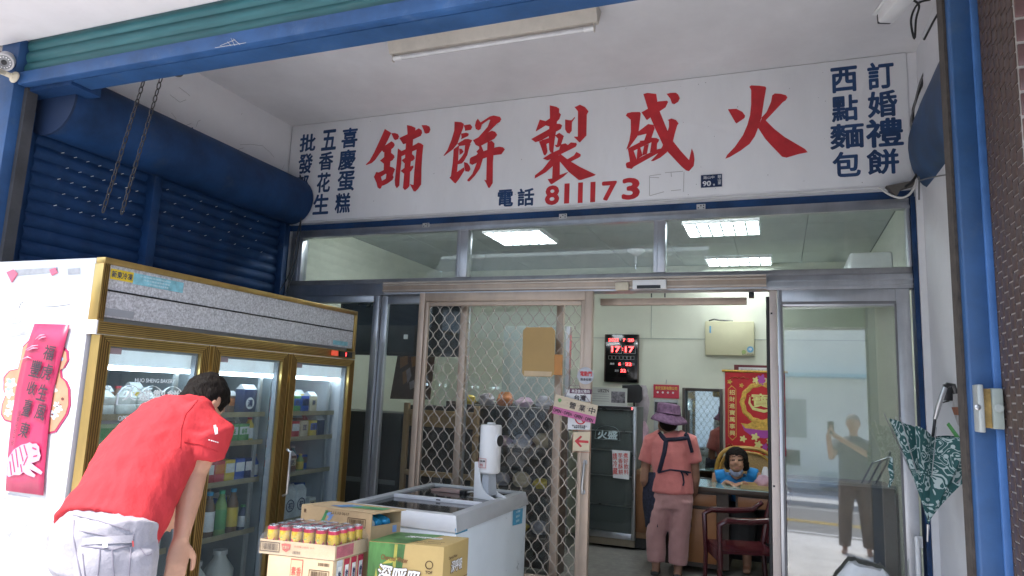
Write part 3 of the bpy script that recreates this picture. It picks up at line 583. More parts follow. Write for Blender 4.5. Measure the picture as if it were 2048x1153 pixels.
pn = MB().box(-.345,.345,-.0025,.0025,-1.0,1.0); pn.xf(Matrix.Translation((.358,4.897,1.19)) @ Euler((R(-1.6),0,R(-3.0))).to_matrix().to_4x4()); pn.build('pane', MIRG, rd)
c = at(1836,1085,'y',4.84)
MB().tube([c+Vector((-.012,-.03,.03)), c+Vector((-.012,-.045,0)), c+Vector((-.012,-.045,-.3))], .012, 8).build('pull_handle', WHITEP, rd, smooth=True)
MB().box(c.x-.012,c.x+.025,4.835,4.861,c.z-.03,c.z+.035).build('handle_base', WHITEP, rd, bevel=.004)
# inner rail with clip in the doorway
ir = thing('inner_rail', 'brownish rail with spring clip inside the top of the doorway', 'rail', (-.7,5.0,2.2))
MB().box(-1.23,-.20,4.99,5.03,2.215,2.265).build('rail', TAN, ir, bevel=.003)
for px in (1303,1330): 
    c = at(px,592,'y',4.985); MB().box(c.x-.004,c.x+.004,4.978,4.989,c.z-.012,c.z+.018).build('clip_arm', BLACK, ir)
c = at(1502,590,'y',4.985); MB().box(c.x-.015,c.x+.02,4.965,5.03,c.z-.02,c.z+.02).build('end_catch', BLACK, ir, bevel=.003)
# ------------------------------------------------------------------ ceiling lamp outside (not lit)
cl = thing('fluorescent_lamp', 'unlit cream batten lamp with bare tube under the arcade ceiling', 'lamp', (-1.66,3.68,ZC))
lx0, lx1, ly = -2.36, -.96, 3.69
lm = M('yellowed_metal', (.52,.48,.42), .5, var=.12, dirt=.4, dirtcol=(.3,.26,.2))
MB().hexa([(lx0,ly-.02,ZC-.115),(lx1,ly-.02,ZC-.115),(lx1,ly+.02,ZC-.115),(lx0,ly+.02,ZC-.115)],[(lx0,ly-.075,ZC-.005),(lx1,ly-.075,ZC-.005),(lx1,ly+.075,ZC-.005),(lx0,ly+.075,ZC-.005)]).build('body', lm, cl, bevel=.003)
MB().tube([(lx0+.06,ly,ZC-.145),(lx1-.06,ly,ZC-.145)], .0135, 12).build('tube', M('frosted_tube', (.70,.70,.71), .2), cl, smooth=True)
for x in (lx0+.055, lx1-.055):
    MB().tube([(x-.03,ly,ZC-.145),(x+.03,ly,ZC-.145)], .0145, 12).build('tube_cap', WHITEP, cl, smooth=True); 
    sx = x-.035 if x < -1.6 else x+.03; MB().box(sx,sx+.006,ly-.012,ly+.012,ZC-.165,ZC-.112).build('socket', lm, cl)
# ------------------------------------------------------------------ cctv cameras and cables
cc = thing('cctv_camera', 'white box cctv camera under the ceiling at top right', 'camera', at(1795,15,'y',4.0))
a, b = at(1770,36,'y',3.9), at(1816,-6,'y',3.7); b.z += .03
mbc = MB().bar(a, b, .085, .075); mbc.build('body', WHITEP, cc, bevel=.012)
dr = (b-a).normalized(); MB().bar(a-dr*.02, a+dr*.02-dr*.0205, .07, .055).build('lens', BLACK, cc, bevel=.006)
MB().bar(a-dr*.045+Vector((0,0,.044)), b+Vector((0,0,.044)), .098, .008).build('sun_shield', WHITEP, cc, bevel=.003)
MB().bar(a+dr*.08-Vector((.036,0,0)), a+dr*.15-Vector((.036,0,0)), .012, .02).build('label_strip', NAVY, cc)
MB().tube([b-dr*.04, b+Vector((.05,.0,.05)), (XR-.01, b.y+.05, b.z+.06)], .014, 8).build('bracket', WHITEP, cc, smooth=True)
c2 = thing('dome_camera', 'white round cctv camera with a ring of lights on the left blue post', 'camera', at(5,120,'y',2.35))
a = at(8,125,'y',2.33); ax = (CAM + Vector((-.4,-.2,-.6)) - a).normalized()
def lathe_dir(prof, c, d, n=20):
    q = Vector((0,0,1)).rotation_difference(Vector(d)); mb = MB().lathe(prof, (0,0,0), n); return mb.xf(Matrix.Translation(c) @ q.to_matrix().to_4x4())
lathe_dir([(.02,-.16),(.046,-.14),(.048,0),(.046,.004),(.040,.004)], a, ax).build('body', M('camera_grey', (.55,.53,.53), .4), c2, smooth=True)
lathe_dir([(.038,.004),(.038,.006)], a, ax).build('face', M('camera_face', (.22,.22,.23), .3), c2)
dots = MB()
for k in range(14):
    t = k/14*2*math.pi; q = Vector((0,0,1)).rotation_difference(ax).to_matrix()
    c = a + q @ Vector((.029*math.cos(t), .029*math.sin(t), .007)); dots.add([c+q@Vector((.0035*math.cos(s),.0035*math.sin(s),.001)) for s in (0,1,2,3.1,4.2,5.2)], [(0,1,2,3,4,5)])
tag(dots.build('led_ring', M('led_white', (.8,.8,.8), .3), c2), kind='stuff')
lathe_dir([(.014,.0065),(.012,.010),(.004,.012)], a, ax, 14).build('lens', BLACK, c2, smooth=True)
c3 = thing('pipe_arm', 'beige plastic pipe with round flange on the left blue post', 'pipe', at(30,155,'y',2.4))
a = at(31,156,'y',2.405); b = at(-12,139,'y',2.25)
lathe_dir([(.032,0),(.034,.006),(.030,.014),(.014,.02),(.014,.03)], a, Vector((.0,-1,.12)), 18).build('flange', BEIGE, c3, smooth=True)
MB().tube([a+Vector((0,-.02,0)), a+Vector((-.01,-.06,.004)), b], .0145, 10).build('pipe', BEIGE, c3, smooth=True)
def cable(name, label, pts, r, mat, n=6, cat='cable', grp=None):
    P_ = [Vector(p) for p in pts]; out = []
    for i in range(len(P_)-1):
        p0, p1, p2, p3 = P_[max(i-1,0)], P_[i], P_[i+1], P_[min(i+2,len(P_)-1)]
        for k in range(6):
            t = k/6; out.append(.5*((2*p1)+(p2-p0)*t+(2*p0-5*p1+4*p2-p3)*t*t+(3*p1-p0-3*p2+p3)*t**3))
    out.append(P_[-1])
    return tag(MB().tube(out, r, n).build(name, mat, smooth=True), label, cat, grp)
Y4 = 4.66
CB = M('cable_black', (.02,.02,.022), .5, var=.2); CW = M('cable_white', (.55,.54,.52), .5, var=.2); CG = M('cable_grey', (.16,.16,.16), .6, var=.2)
cable('cable', 'thick black cable running down the wall beside the sign at right', [at(1892,-5,'y',Y4), at(1872,60,'y',Y4), at(1850,150,'y',Y4), at(1832,200,'y',Y4), at(1826,235,'y',Y4), at(1838,310,'y',Y4), at(1832,352,'y',Y4), at(1810,375,'y',Y4)], .008, CB)
cable('cable', 'thin grey cable twisted round the black one beside the sign', [at(1885,20,'y',Y4-.02), at(1862,110,'y',Y4-.02), at(1840,165,'y',Y4-.02), at(1828,215,'y',Y4-.02), at(1822,250,'y',Y4-.02), at(1834,320,'y',Y4-.02), at(1838,345,'y',Y4-.02), at(1838,400,'y',Y4-.02)], .005, CG)
cable('cable', 'white cable looping below the right end of the sign', [at(1758,376,'y',4.75), at(1780,390,'y',4.74), at(1802,396,'y',4.73), at(1820,388,'y',4.72), at(1832,365,'y',4.7), at(1834,330,'y',4.68)], .007, CW)
cable('cable', 'thin cable crossing the white wall under the blue roll casing', [at(1838,362,'y',4.6), at(1870,354,'y',4.3), at(1906,348,'x',XR-.006)], .004, CG)
cable('cable', 'black cable loop dangling from the cctv camera', [at(1826,0,'y',4.0), at(1838,12,'y',4.0), at(1832,40,'y',4.0), at(1829,78,'y',4.0), at(1822,40,'y',4.0), at(1836,8,'y',4.0), at(1860,0,'y',4.05)], .006, CB)
cable('cable', 'black cable end hanging right of the cctv camera', [at(1876,-4,'y',4.1), at(1882,14,'y',4.1), at(1866,45,'y',4.1), at(1848,80,'y',4.1)], .006, CB)
for k, (lab, dx) in enumerate((('black cable hanging left of the transom in front of the blue trim', 0), ('second black cable hanging close beside the left transom jamb', 10))):
    cable('cable', lab, [at(600+dx*.6,350+dx,'y',4.76), at(608,380+dx,'y',4.74), at(606-dx*.3,420,'y',4.74), at(592+dx*.7,480,'y',4.74), at(582+dx*.6,540,'y',4.74), at(556+dx*1.5,588,'y',4.74)], .005, CB, grp=None)
tag(MB().prism([at(1772,372,'y',4.72), at(1832,360,'y',4.72), at(1828,370,'y',4.72), at(1802,378,'y',4.72), at(1794,392,'y',4.72)], (0,.05,0)).build('cable_bracket', M('dark_bracket', (.10,.09,.08), .7, var=.3)), 'dark bent metal bracket under the right end of the sign', 'bracket')
# hoist chains hanging at the left
lkm = []
for ph in (0,1):
    pts = [];
    for k in range(10):
        t = 2*math.pi*k/10; pts.append(((.010*math.cos(t) if ph == 0 else 0), (.010*math.cos(t) if ph else 0), .022*math.sin(t)))
    lkm.append(MB().tube(pts, .0032, 5, closed=True).mesh('chain_link', True))
CH = M('rusty_chain', (.05,.045,.045), .5, metal=.6, var=.3)
for lab, a, b in (('left one of two steel hoist chains hanging over the blue roll casing', at(291,150,'y',2.62), at(206,425,'y',2.62)), ('right one of two steel hoist chains hanging over the blue roll casing', at(327,140,'y',2.62), at(243,428,'y',2.62))):
    # the chain hangs straight down just inside the opening, clear of the casing
    a = Vector((a.x, 2.62, a.z)); b = Vector((b.x, 2.62, b.z)); t = thing('hoist_chain', lab, 'chain', b, 'hoist chains')
    n = int((a-b).length/.036); 
    q = Vector((0,0,1)).rotation_difference((a-b).normalized())
    for k in range(n):
        o = link('chain_link', lkm[k%2], CH, t, b.lerp(a, (k+.5)/n)); o.rotation_mode = 'QUATERNION'; o.rotation_quaternion = q
o = cable('hook_wire', 'small wire hook under the blue shutter housing at the left', [at(347,150,'y',2.62), at(354,153,'y',2.62), at(363,152,'y',2.62), at(366,146,'y',2.62)], .004, CB, cat='hook')
# ------------------------------------------------------------------ drinks fridge in the arcade
GOLD = M('gold_anodised', (.50,.34,.12), .32, metal=.85, var=.15, scale=6, stretch=(1,1,.2), dirt=.25, dirtcol=(.2,.13,.05))
GOLDD = M('gold_groove', (.16,.10,.035), .4, metal=.7, var=.2)
FWH = M('fridge_white', (.55,.56,.58), .35, var=.03, scale=2, dirt=.06, dirtcol=(.5,.5,.5))
gr = M('speckled_granite_print', (.47,.48,.50), .45, var=.5, scale=95)
FGL = glass('fridge_glass', (.90,.94,.95), 1.0, .04, (.55,.65,.70), 4)
fx, fy0, fy1, fz, fxb = -2.95, 2.30, 4.42, 2.10, -3.74
fr = thing('drinks_fridge', 'tall three-door glass drinks fridge with gold frame and speckled top panel', 'fridge', ((fx+fxb)/2, 3.36, 0))
MB().box(fxb,fx-.06,fy0,fy0+.05,.08,fz).build('side_panel', FWH, fr, bevel=.006)
MB().box(fxb,fx-.06,fy1-.05,fy1,.08,fz).build('side_panel', FWH, fr, bevel=.006)
INL = M('fridge_liner', (.24,.27,.285), .4, var=.03)
MB().box(fxb,fxb+.05,fy0+.051,fy1-.051,.08,fz).build('back_panel', INL, fr)
MB().box(fxb+.051,fx-.06,fy0+.051,fy1-.051,.08,.20).build('base', INL, fr)
MB().box(fxb+.051,fx-.06,fy0+.051,fy1-.051,1.80,fz).build('top_box', FWH, fr)
MB().box(fx-.20,fx-.075,fy0+.051,fy1-.051,1.60,1.7995).build('light_box', M('lit_panel', (.70,.80,.86), .4, emit=.22), fr)
for k in range(3): MB().tube([(fx-.10,fy0+.10+.7*k,1.59),(fx-.10,fy0+.68+.7*k,1.59)], .013, 8).build('lamp_tube', M('fridge_tube', (.75,.88,1), .3, emit=4.5), fr)
# upper speckled panel and gold frames
MB().box(fx-.058,fx-.012,fy0+.035,fy1-.03,1.822,2.072).build('top_panel', gr, fr)
MB().box(fx-.0115,fx-.009,fy0+.035,fy1-.03,1.945,1.953).build('panel_joint', BLACK, fr)
MB().box(fx-.06,fx,fy0,fy1,2.0725,fz+.002).build('top_trim', GOLD, fr, bevel=.004)
MB().box(fx-.06,fx,fy0-.004,fy0+.034,1.8,2.072).build('corner_trim', GOLD, fr, bevel=.003); MB().box(fx-.06,fx,fy1-.028,fy1,1.8,2.072).build('corner_trim', GOLD, fr, bevel=.003)
MB().box(fx-.06,fx+.004,fy0+.002,fy1,1.742,1.7995).build('mid_band', GOLD, fr, bevel=.003)
MB().box(fx-.065,fx+.006,fy0-.006,fy0+.0015,1.738,1.803).build('band_cap', WHITEP, fr)
for k in range(5): MB().box(fx+.0042,fx+.006,fy0+.01,fy1-.005,1.750+.0095*k,1.7535+.0095*k).build('band_rib', GOLDD, fr)
for k in range(3): MB().box(fx+.0002,fx+.003,fy0+.004+.010*k,fy0+.0085+.010*k,1.81,2.07).build('trim_rib', GOLDD, fr)
c = at(694,714,'x',fx+.006); 
MB().box(fx+.0062,fx+.010,c.y-.10,c.y+.06,1.752,1.792).build('control_strip', BLACK, fr)
LEDR = M('led_red', (1,.04,.04), .4, emit=3, var=0)
MB().box(fx+.0102,fx+.012,c.y-.20,c.y-.12,1.755,1.790).build('rocker_switch', M('switch_red', (.5,.06,.03), .3, emit=.3), fr)
lettering('led_digit', '5', (fx+.0106,c.y-.02,1.772), (0,1,0), Z_, .014, .024, LEDR, fr, .02)
# stickers on the speckled panel
MB().box(fx-.0115,fx-.0095,2.345,2.47,2.005,2.055).build('yellow_sticker', M('sticker_yellow', (.75,.55,.03), .5), fr)
lettering('sticker_text', '新東冷凍', (fx-.009,2.408,2.03), (0,1,0), Z_, .115, .034, NAVY, fr, .02)
MB().box(fx-.0115,fx-.0095,2.471,2.78,2.0,2.055).build('blue_sticker', M('sticker_cyan', (.22,.50,.58), .5, var=.3, scale=20), fr)
for k in range(3): lettering('sticker_text', '冷凍冷藏設備服務專線', (fx-.009,2.60+.01*k,2.044-.016*k), (0,1,0), Z_, .19-.03*k, .010, M('pale_print', (.6,.75,.8), .6), fr, 0)
MB().box(fx-.0115,fx-.0095,4.15,4.33,1.835,1.865).build('blue_sticker', MATS['sticker_cyan'], fr)
MB().box(fx-.0115,fx-.0095,2.335,2.50,1.83,1.865).build('grey_sticker', M('sticker_grey', (.30,.32,.34), .5), fr)
# doors
doors = ((2.315,2.995),(3.015,3.665),(3.685,4.405))
z0, z1 = .22, 1.737; fwid = .062
for k, (a, b) in enumerate(doors):
    fm = MB().box(fx-.045,fx+.012,a,a+fwid,z0,z1); fm.box(fx-.045,fx+.012,b-fwid,b,z0,z1); fm.box(fx-.045,fx+.012,a+fwid,b-fwid,z1-.05,z1); fm.box(fx-.045,fx+.012,a+fwid,b-fwid,z0,z0+.06)
    dr_ = fm.build('door', GOLD, fr)
    for s in range(4):
        MB().box(fx+.0121,fx+.0145,a+.010+.012*s,a+.015+.012*s,z0,z1-.010*s).build('groove', GOLDD, dr_); MB().box(fx+.0121,fx+.0145,b-.015-.012*s,b-.010-.012*s,z0,z1-.010*s).build('groove', GOLDD, dr_)
        MB().box(fx+.0121,fx+.0142,a+.016+.012*s,b-.016-.012*s,z1-.012-.010*s,z1-.009-.010*s).build('groove', GOLDD, dr_)
    gk = MB(); 
    for y_ in (a+fwid, b-fwid-.012): gk.box(fx-.044,fx-.012,y_,y_+.012,z0+.06,z1-.05)
    gk.box(fx-.044,fx-.012,a+fwid+.0121,b-fwid-.0121,z1-.062,z1-.0501); gk.build('gasket', M('grey_seal', (.35,.38,.42), .5), dr_)
    MB().box(fx-.010,fx-.006,a+fwid,b-fwid,z0+.06,z1-.05).build('pane', FGL, dr_)
    MB().box(fx-.0055,fx-.0045,a+fwid+.01,a+fwid+.075,z1-.085,z1-.055).build('corner_label', M('label_mauve', (.32,.27,.29), .6), dr_)
    if k != 1:
        y_ = (b-.03) if k != 2 else (a+.03); 
        MB().tube([(fx+.014,y_,1.13),(fx+.045,y_,1.115),(fx+.045,y_,.86),(fx+.014,y_,.845)], .009, 8).build('handle', STEEL, dr_, smooth=True)
    MB().box(fxb+.052,fx-.12,b+.004,b+.012,.2,1.6).build('divider', INL, fr) if k < 2 else None
# shelf rails, brackets and shelves
SHZ = (1.345,1.175,.945,.64)
SW = M('shelf_wire', (.5,.52,.52), .4, metal=.5); SG = M('shelf_edge_gold', (.40,.34,.20), .45, metal=.4, var=.25)
for k, (a, b) in enumerate(doors):
    for z in SHZ: 
        s_ = MB().box(fxb+.06,fx-.112,a+.05,b-.04,z-.006,z).build('shelf', SW, fr); MB().box(fx-.1115,fx-.107,a+.05,b-.04,z-.012,z+.018).build('shelf_edge', SG, fr)
    MB().box(fx-.135,fx-.118,b-.10,b-.075,.25,1.6).build('shelf_upright', SW, fr)
# glass decal of the bakery on the first door
dc = thing('glass_decal', 'pale blue bakery lettering in a cloud frame on the first fridge door', 'decal', (fx-.004,2.62,1.42))
DCM = M('decal_white', (.82,.90,.93), .6)
xg = fx-.0035; YD = Vector((0,1,0))
def fpt(px,py): return at(px,py,'x',xg)
p0, p1 = fpt(238,0), fpt(375,0)
def fbox(x0,x1,y0,y1):
    cx,cy=(x0+x1)/2,(y0+y1)/2; a,b,c,d=fpt(x0,cy),fpt(x1,cy),fpt(cx,y0),fpt(cx,y1); return Vector((xg,(a.y+b.y)/2,(c.z+d.z)/2)), b.y-a.y, c.z-d.z
c, w_, h_ = fbox(270,350,758,766); lettering('decal_text','HUO SHENG BAKERY',c,YD,Z_,w_,h_,DCM,dc,.01)
c, w_, h_ = fbox(245,385,780,802); lettering('decal_text','火盛製餅舖',c,YD,Z_,w_,h_,DCM,dc,.022,spacing=1.1)
yl, yr, zb, zt = fpt(236,790).y, fpt(400,800).y, fpt(260,810).z, fpt(260,771).z
pts = [(xg,yr,zb),(xg,yl,zb),(xg,yl,zb+(zt-zb)*.55)]
for j in range(4):
    wj = (yr-yl)/4
    for t in range(7): pts.append((xg, yl+wj*j+wj*t/6, zb+(zt-zb)*(.55+.45*math.sin(math.pi*(t/6))**.6 if not (j==0 and t==0) else .55)+ (0 if 0<t<6 else (zt-zb)*.1*(j>0 or t>0))))
pts.append((xg,yr,zb+(zt-zb)*.55))
MB().tube(pts, .0065, 4, closed=True, flat=.2).build('decal_frame', DCM, dc)
for tx, x0,x1,y0,y1 in (('TEL',276,300,818,826),('OPEN',236,262,832,842),('OPEN',236,262,846,858)):
    c,w_,h_ = fbox(x0,x1,y0,y1); lettering('decal_text',tx,c,YD,Z_,w_,h_,DCM,dc,.01)
# goods inside
def carton(name, label, cat, y, z, w, h, base, band, ch=None, chc=None, gable=False, grp='drinks in the fridge', d=.07, x=None):
    x = (fx-.125) if x is None else x; t = thing(name, label, cat, (x-d/2, y, z), grp)
    MB().box(x-d,x,y-w/2,y+w/2,z+.0005,z+h).build('carton_body', base, t, bevel=.002)
    if band: MB().box(x+.0003,x+.0012,y-w*.46,y+w*.46,z+h*.45,z+h*.85).build('print_band', band, t)
    if gable: MB().hexa([(x-d,y-w/2,z+h+.0003),(x,y-w/2,z+h+.0003),(x,y+w/2,z+h+.0003),(x-d,y+w/2,z+h+.0003)],[(x-d*.55,y-w/2,z+h+.03),(x-d*.45,y-w/2,z+h+.03),(x-d*.45,y+w/2,z+h+.03),(x-d*.55,y+w/2,z+h+.03)]).build('gable_top', WHITEP, t)
    if ch: lettering('print', ch, (x+.0018,y,z+h*.62), YD, Z_, w*.55, h*.3, chc or NAVY, t, .03)
    return t
def col_(n, c): return M('pack_'+n, c, .4, var=.18, scale=25)
PW, PR, PO, PG, PY, PB, PN = col_('white',(.72,.73,.72)), col_('red',(.55,.04,.05)), col_('orange',(.62,.20,.05)), col_('green',(.10,.34,.10)), col_('yellow',(.70,.50,.05)), col_('blue',(.03,.10,.42)), col_('navy',(.015,.03,.10))
d2 = doors[1]
t = carton('drink_carton','navy drink carton with white round emblem on the top shelf of the middle door','carton',3.50,SHZ[0],.11,.155,PN,None,None,None,True)
MB().lathe([(.036,0),(.036,.001)], (fx-.1245,3.50,SHZ[0]+.07), 24, 'x').build('emblem', PW, t); lettering('print','濃',(fx-.1228,3.50,SHZ[0]+.07),YD,Z_,.045,.045,PN,t,.03)
carton('drink_carton','orange pouch behind the man on the top shelf','carton',3.25,SHZ[0],.09,.15,PO,None)
for i,(y,bm,pm_,ch,lab) in enumerate(((3.28,PO,PW,'紅茶','orange and white tea carton on the second shelf'),(3.38,PG,PW,'綠','narrow green carton on the second shelf'),(3.475,PG,PW,'綠茶','green and white tea carton on the second shelf'))):
    carton('drink_carton',lab,'carton',y,SHZ[1],.085,.115,bm,pm_,ch,PR if i==0 else PG,i==0)
for i,(bm,pm_,lab) in enumerate(((PR,PW,'leftmost red drink carton in the row on the third shelf'),(PR,PO,'second red drink carton in the row on the third shelf'),(PY,PW,'yellow drink carton in the row on the third shelf'),(PB,PW,'blue and white drink carton in the row on the third shelf'),(PN,PW,'last, dark blue drink carton in the row on the third shelf'))):
    carton('drink_carton',lab,'carton',3.22+.083*i,SHZ[2],.078,.135,bm,pm_)
def bottle(name,label,y,z,h,r,body,cap,lab_,x=None,grp='bottles in the fridge'):
    x = fx-.17 if x is None else x; t = thing(name,label,'bottle',(x,y,z),grp)
    MB().lathe([(r*.9,.0006),(r,.01),(r,h*.35),(r*.93,h*.4),(r,h*.45),(r,h*.66),(r*.45,h*.86),(r*.4,h*.92)],(x,y,z),16).build('bottle_body',body,t,smooth=True)
    MB().lathe([(r*.5,h*.9205),(r*.5,h)],(x,y,z),14).build('cap',cap,t,smooth=True)
    if lab_: MB().lathe([(r*1.02,h*.15),(r*1.02,h*.58)],(x,y,z),16).build('bottle_label',lab_,t,smooth=True)
    return t
TEA = M('tea_brown',(.16,.07,.02),.15,var=.2); GRN = M('green_tea',(.25,.42,.12),.15,var=.2); CPB = col_('cap_blue',(.03,.30,.55)); CPG = col_('cap_green',(.05,.45,.22)); CLR = M('milky_white',(.70,.72,.66),.3,var=.1)
for i,(b_,c_,l_,lab) in enumerate(((CLR,TEA,PW,'clear bottle with brown cap at the left of the bottle row'),(TEA,CPB,PW,'tea bottle with blue cap and white label'),(GRN,CPG,PG,'green tea bottle with green cap'),(TEA,CPB,PY,'tea bottle with blue cap and yellow label'))):
    bottle('tea_bottle',lab,3.20+.095*i,SHZ[3],.26,.036,b_,c_,l_)
for i,(y,lab) in enumerate(((3.30,'white milk jug at the bottom of the middle fridge door'),(3.50,'taller white jug at the bottom right of the middle fridge door'))):
    bottle('milk_jug',lab,y,.2005,.30+.03*i,.085,CLR,PW,None,fx-.24)
d3 = doors[2]
for i,(y,bm,ch,lab) in enumerate(((3.88,PR,None,'red carton with white blossoms behind the right fridge door'),(3.965,PR,None,'second red carton behind the right fridge door'),(4.06,col_('cream',(.62,.54,.36)),'豆','cream soy milk carton behind the right fridge door'))):
    carton('drink_carton',lab,'carton',y,SHZ[1],.08,.12,bm,PW if i<2 else None,ch,PN)
bottle('juice_bottle','small green and yellow bottle behind the right fridge door',4.10,SHZ[2],.12,.026,GRN,PY,PY)
for i in range(3):
    t = carton('milk_carton',('left','middle','right')[i]+' one of three white gable cartons with navy rings','carton',3.86+.115*i,SHZ[3],.10,.19,PW,None,None,None,True,'white gable cartons')
    t.location.z; MB().tube([(fx-.1235,3.86+.115*i+.038*math.cos(s*.3142),SHZ[3]+.095+.038*math.sin(s*.3142)) for s in range(20)],.004,4,closed=True).build('ring',PN,t); lettering('print','初',(fx-.1228,3.86+.115*i,SHZ[3]+.095),YD,Z_,.045,.045,PN,t,.03)
for i in range(4):
    t = carton('aloe_carton',('leftmost','second','third','fourth')[i]+' pale green carton with white cap behind the first fridge door','carton',2.42+.12*i,SHZ[1]+.0,.105,.14,col_('pale_green',(.38,.50,.28)),PG,None,None,True,'aloe cartons')
for i in range(4):
    bottle('round_jar',('leftmost','second','third','fourth')[i]+' round milky jar on the top shelf of the first fridge door',2.42+.125*i,SHZ[0],.15,.052,CLR,PW,None,fx-.20,'milky jars')
for i in range(3):
    bottle('soda_bottle',('left','middle','right')[i]+' dark bottle low behind the first fridge door',2.55+.13*i,SHZ[2],.2,.04,TEA,CPB,None,fx-.2,'dark bottles')
# filler goods: a full back row on every shelf and more packs in the gaps
PACKS=[PW,PR,PO,PG,PY,PB,PN,col_('cream',(.62,.54,.36)),col_('teal_pack',(.05,.28,.30)),col_('brown_pack',(.20,.10,.05)),CLR]
PNM=['white','red','orange','green','yellow','blue','navy','cream','teal','brown','milky']
ORD=('first','second','third','fourth','fifth','sixth','seventh'); SHN=('top','second','third','fourth'); DRN=('left','middle','right')
rg=random.Random(3)
for k,(a_,b_) in enumerate(doors):
    for j,z_ in enumerate(SHZ):
        for i in range(6):
            y_=a_+.10+.088*i; q=rg.randrange(11); hh=rg.uniform(.10,.15) if j!=3 else rg.uniform(.15,.24)
            lab=f'{PNM[q]} pack, {ORD[i]} from left, back row, {SHN[j]} shelf, {DRN[k]} fridge door'
            if (i+j) % 3 == 0: bottle('drink_bottle',lab.replace('pack','bottle'),y_,z_,hh+.05,.033,PACKS[q],PACKS[(q+3)%11],PACKS[(q+5)%11],fx-.27,'back row drinks')
            else: carton('drink_carton',lab,'carton',y_,z_,.07,hh,PACKS[q],PACKS[(q+4)%11],None,None,i%2==0,'back row drinks',.07,fx-.23)
for j,ys_ in ((0,(3.60,)),(1,(3.565,)),(2,(3.635,)),(3,(3.58,))):
    for y_ in ys_: bottle('drink_bottle',f'single bottle at the right end of the {SHN[j]} shelf of the middle door',y_,SHZ[j],.15,.03,PACKS[j+3],PACKS[j],PW)
for j,(y0_,n_) in enumerate(((3.87,4),(4.16,2),(3.87,2),(4.22,1))):
    for i in range(n_): carton('drink_carton',f'{ORD[i]} small carton in the front row on the {SHN[j]} shelf of the right door','carton',y0_+.09*i,SHZ[j],.075,.12,PACKS[(j*3+i*2+1)%11],PACKS[(j+i+4)%11],('茶','奶','豆')[i%3],PN,i%2==1,'front row drinks')
# ------------------------------------------------------------------ things on the fridge's white side
ban = thing('new_year_banner', 'pink lunar new year banner with brush characters and pale tiger on the fridge side', 'banner', at(75,820,'y',fy0-.004))
yb = fy0-.012
BP=M('banner_pink',(.42,.022,.085),.4,var=.25,scale=4,stretch=(1,1,.4))
def bpt(px,py,o=0): return at(px,py,'y',yb-o)
def zb_(px,py): # zoom coordinates of the banner close-up
    return (px/2.56, 560+py/2.56)
L_ = [(176,224),(150,300),(110,430),(80,560),(60,700),(45,850),(35,980),(28,1080)]; R_ = [(355,230),(330,330),(305,430),(275,560),(255,690),(240,850),(228,980),(222,1105)]
mb = MB(); vs_=[]
for i,(l,r) in enumerate(zip(L_,R_)):
    for j in range(7):
        f_=j/6; x_,y_=l[0]*(1-f_)+r[0]*f_, l[1]*(1-f_)+r[1]*f_; p=bpt(*zb_(x_,y_)); p.y += .004*smoothnoise((x_*.02,y_*.01,0)); vs_.append(p)
mb.add(vs_,[(i*7+j,i*7+j+1,(i+1)*7+j+1,(i+1)*7+j) for i in range(7) for j in range(6)]); o=mb.build('paper',BP,ban,smooth=True)
md_=o.modifiers.new('s','SOLIDIFY'); md_.thickness=.0012
INK=M('ink_black',(.03,.02,.03),.6)
for ch,(x0,x1,y0,y1) in (('福',(222,280,335,412)),('虎',(208,268,430,512)),('生',(190,240,535,620)),('風',(178,232,640,718)),('豐',(152,208,412,498)),('收',(138,186,520,588)),('臺',(116,160,612,698)),('東',(98,148,728,808))):
    c,w_,h_=pix_box(*[v/2.56 for v in (x0,x1)],560+y0/2.56,560+y1/2.56,'y',yb-.009); lettering('brush_character',ch,c,X_,Z_,w_,h_,INK,ban,.012,rot=-.12,shear=.1)
c,w_,h_=pix_box(70/2.56,92/2.56,560+670/2.56,560+850/2.56,'y',yb-.009); lettering('small_text','國\n泰\n民\n安\n平\n安',c,X_,Z_,w_*.7,h_,INK,ban,0,rot=-.12)
TG=M('tiger_pale',(.52,.30,.40),.5,var=.1)
tg=[(40,915),(70,870),(110,845),(140,838),(152,832),(165,840),(185,838),(200,855),(202,880),(208,900),(200,925),(175,935),(160,938),(180,955),(205,972),(218,985),(210,998),(185,985),(150,968),(165,985),(182,1000),(175,1012),(140,1000),(120,985),(100,1000),(70,1000),(45,1010),(35,1000)]
MB().flat([bpt(*zb_(x,y),.0075) for x,y in tg]).build('tiger_print',TG,ban)
st_=MB()
for a,b in (((60,890),(75,985)),((80,868),(92,960)),((100,855),(118,930)),((122,846),(138,900)),((140,905),(120,950)),((165,860),(185,868)),((170,905),(190,900)),((50,930),(58,1000)),((105,945),(112,985))): st_.bar(bpt(*zb_(*a),.0085),bpt(*zb_(*b),.0085),.001,.006)
st_.build('tiger_stripe',BP,ban)
gs=MB()
for pts in ([(180,305),(205,285),(228,280)],[(195,305),(215,295),(235,292)],[(130,360),(165,340),(195,335)],[(140,362),(170,350),(195,350)],[(110,408),(140,395),(160,402)]): gs.tube([bpt(*zb_(*p),.008) for p in pts],[.001,.0035,.001],5)
gs.build('grass_print',TG,ban)
cu = thing('cutout_board', 'peach die-cut cardboard shape with magenta edge behind the pink banner', 'board', at(75,800,'y',fy0-.002))
MAG=M('magenta_edge',(.36,.02,.09),.5); PEACH=M('peach_card',(.46,.22,.13),.5,var=.15,scale=12)
shp=[(330,345),(352,365),(356,410),(335,450),(318,458),(322,500),(345,520),(362,560),(364,640),(350,690),(320,735),(290,780),(250,790),(180,780),(120,740),(60,730),(25,720),(8,690),(12,640),(28,600),(20,560),(22,500),(50,465),(95,455),(110,400),(120,340),(150,310),(200,320),(260,360)]
MB().prism([at(*zb_(x,y),'y',fy0-.0005) for x,y in shp],(0,-.0035,0)).build('edge_layer',MAG,cu)
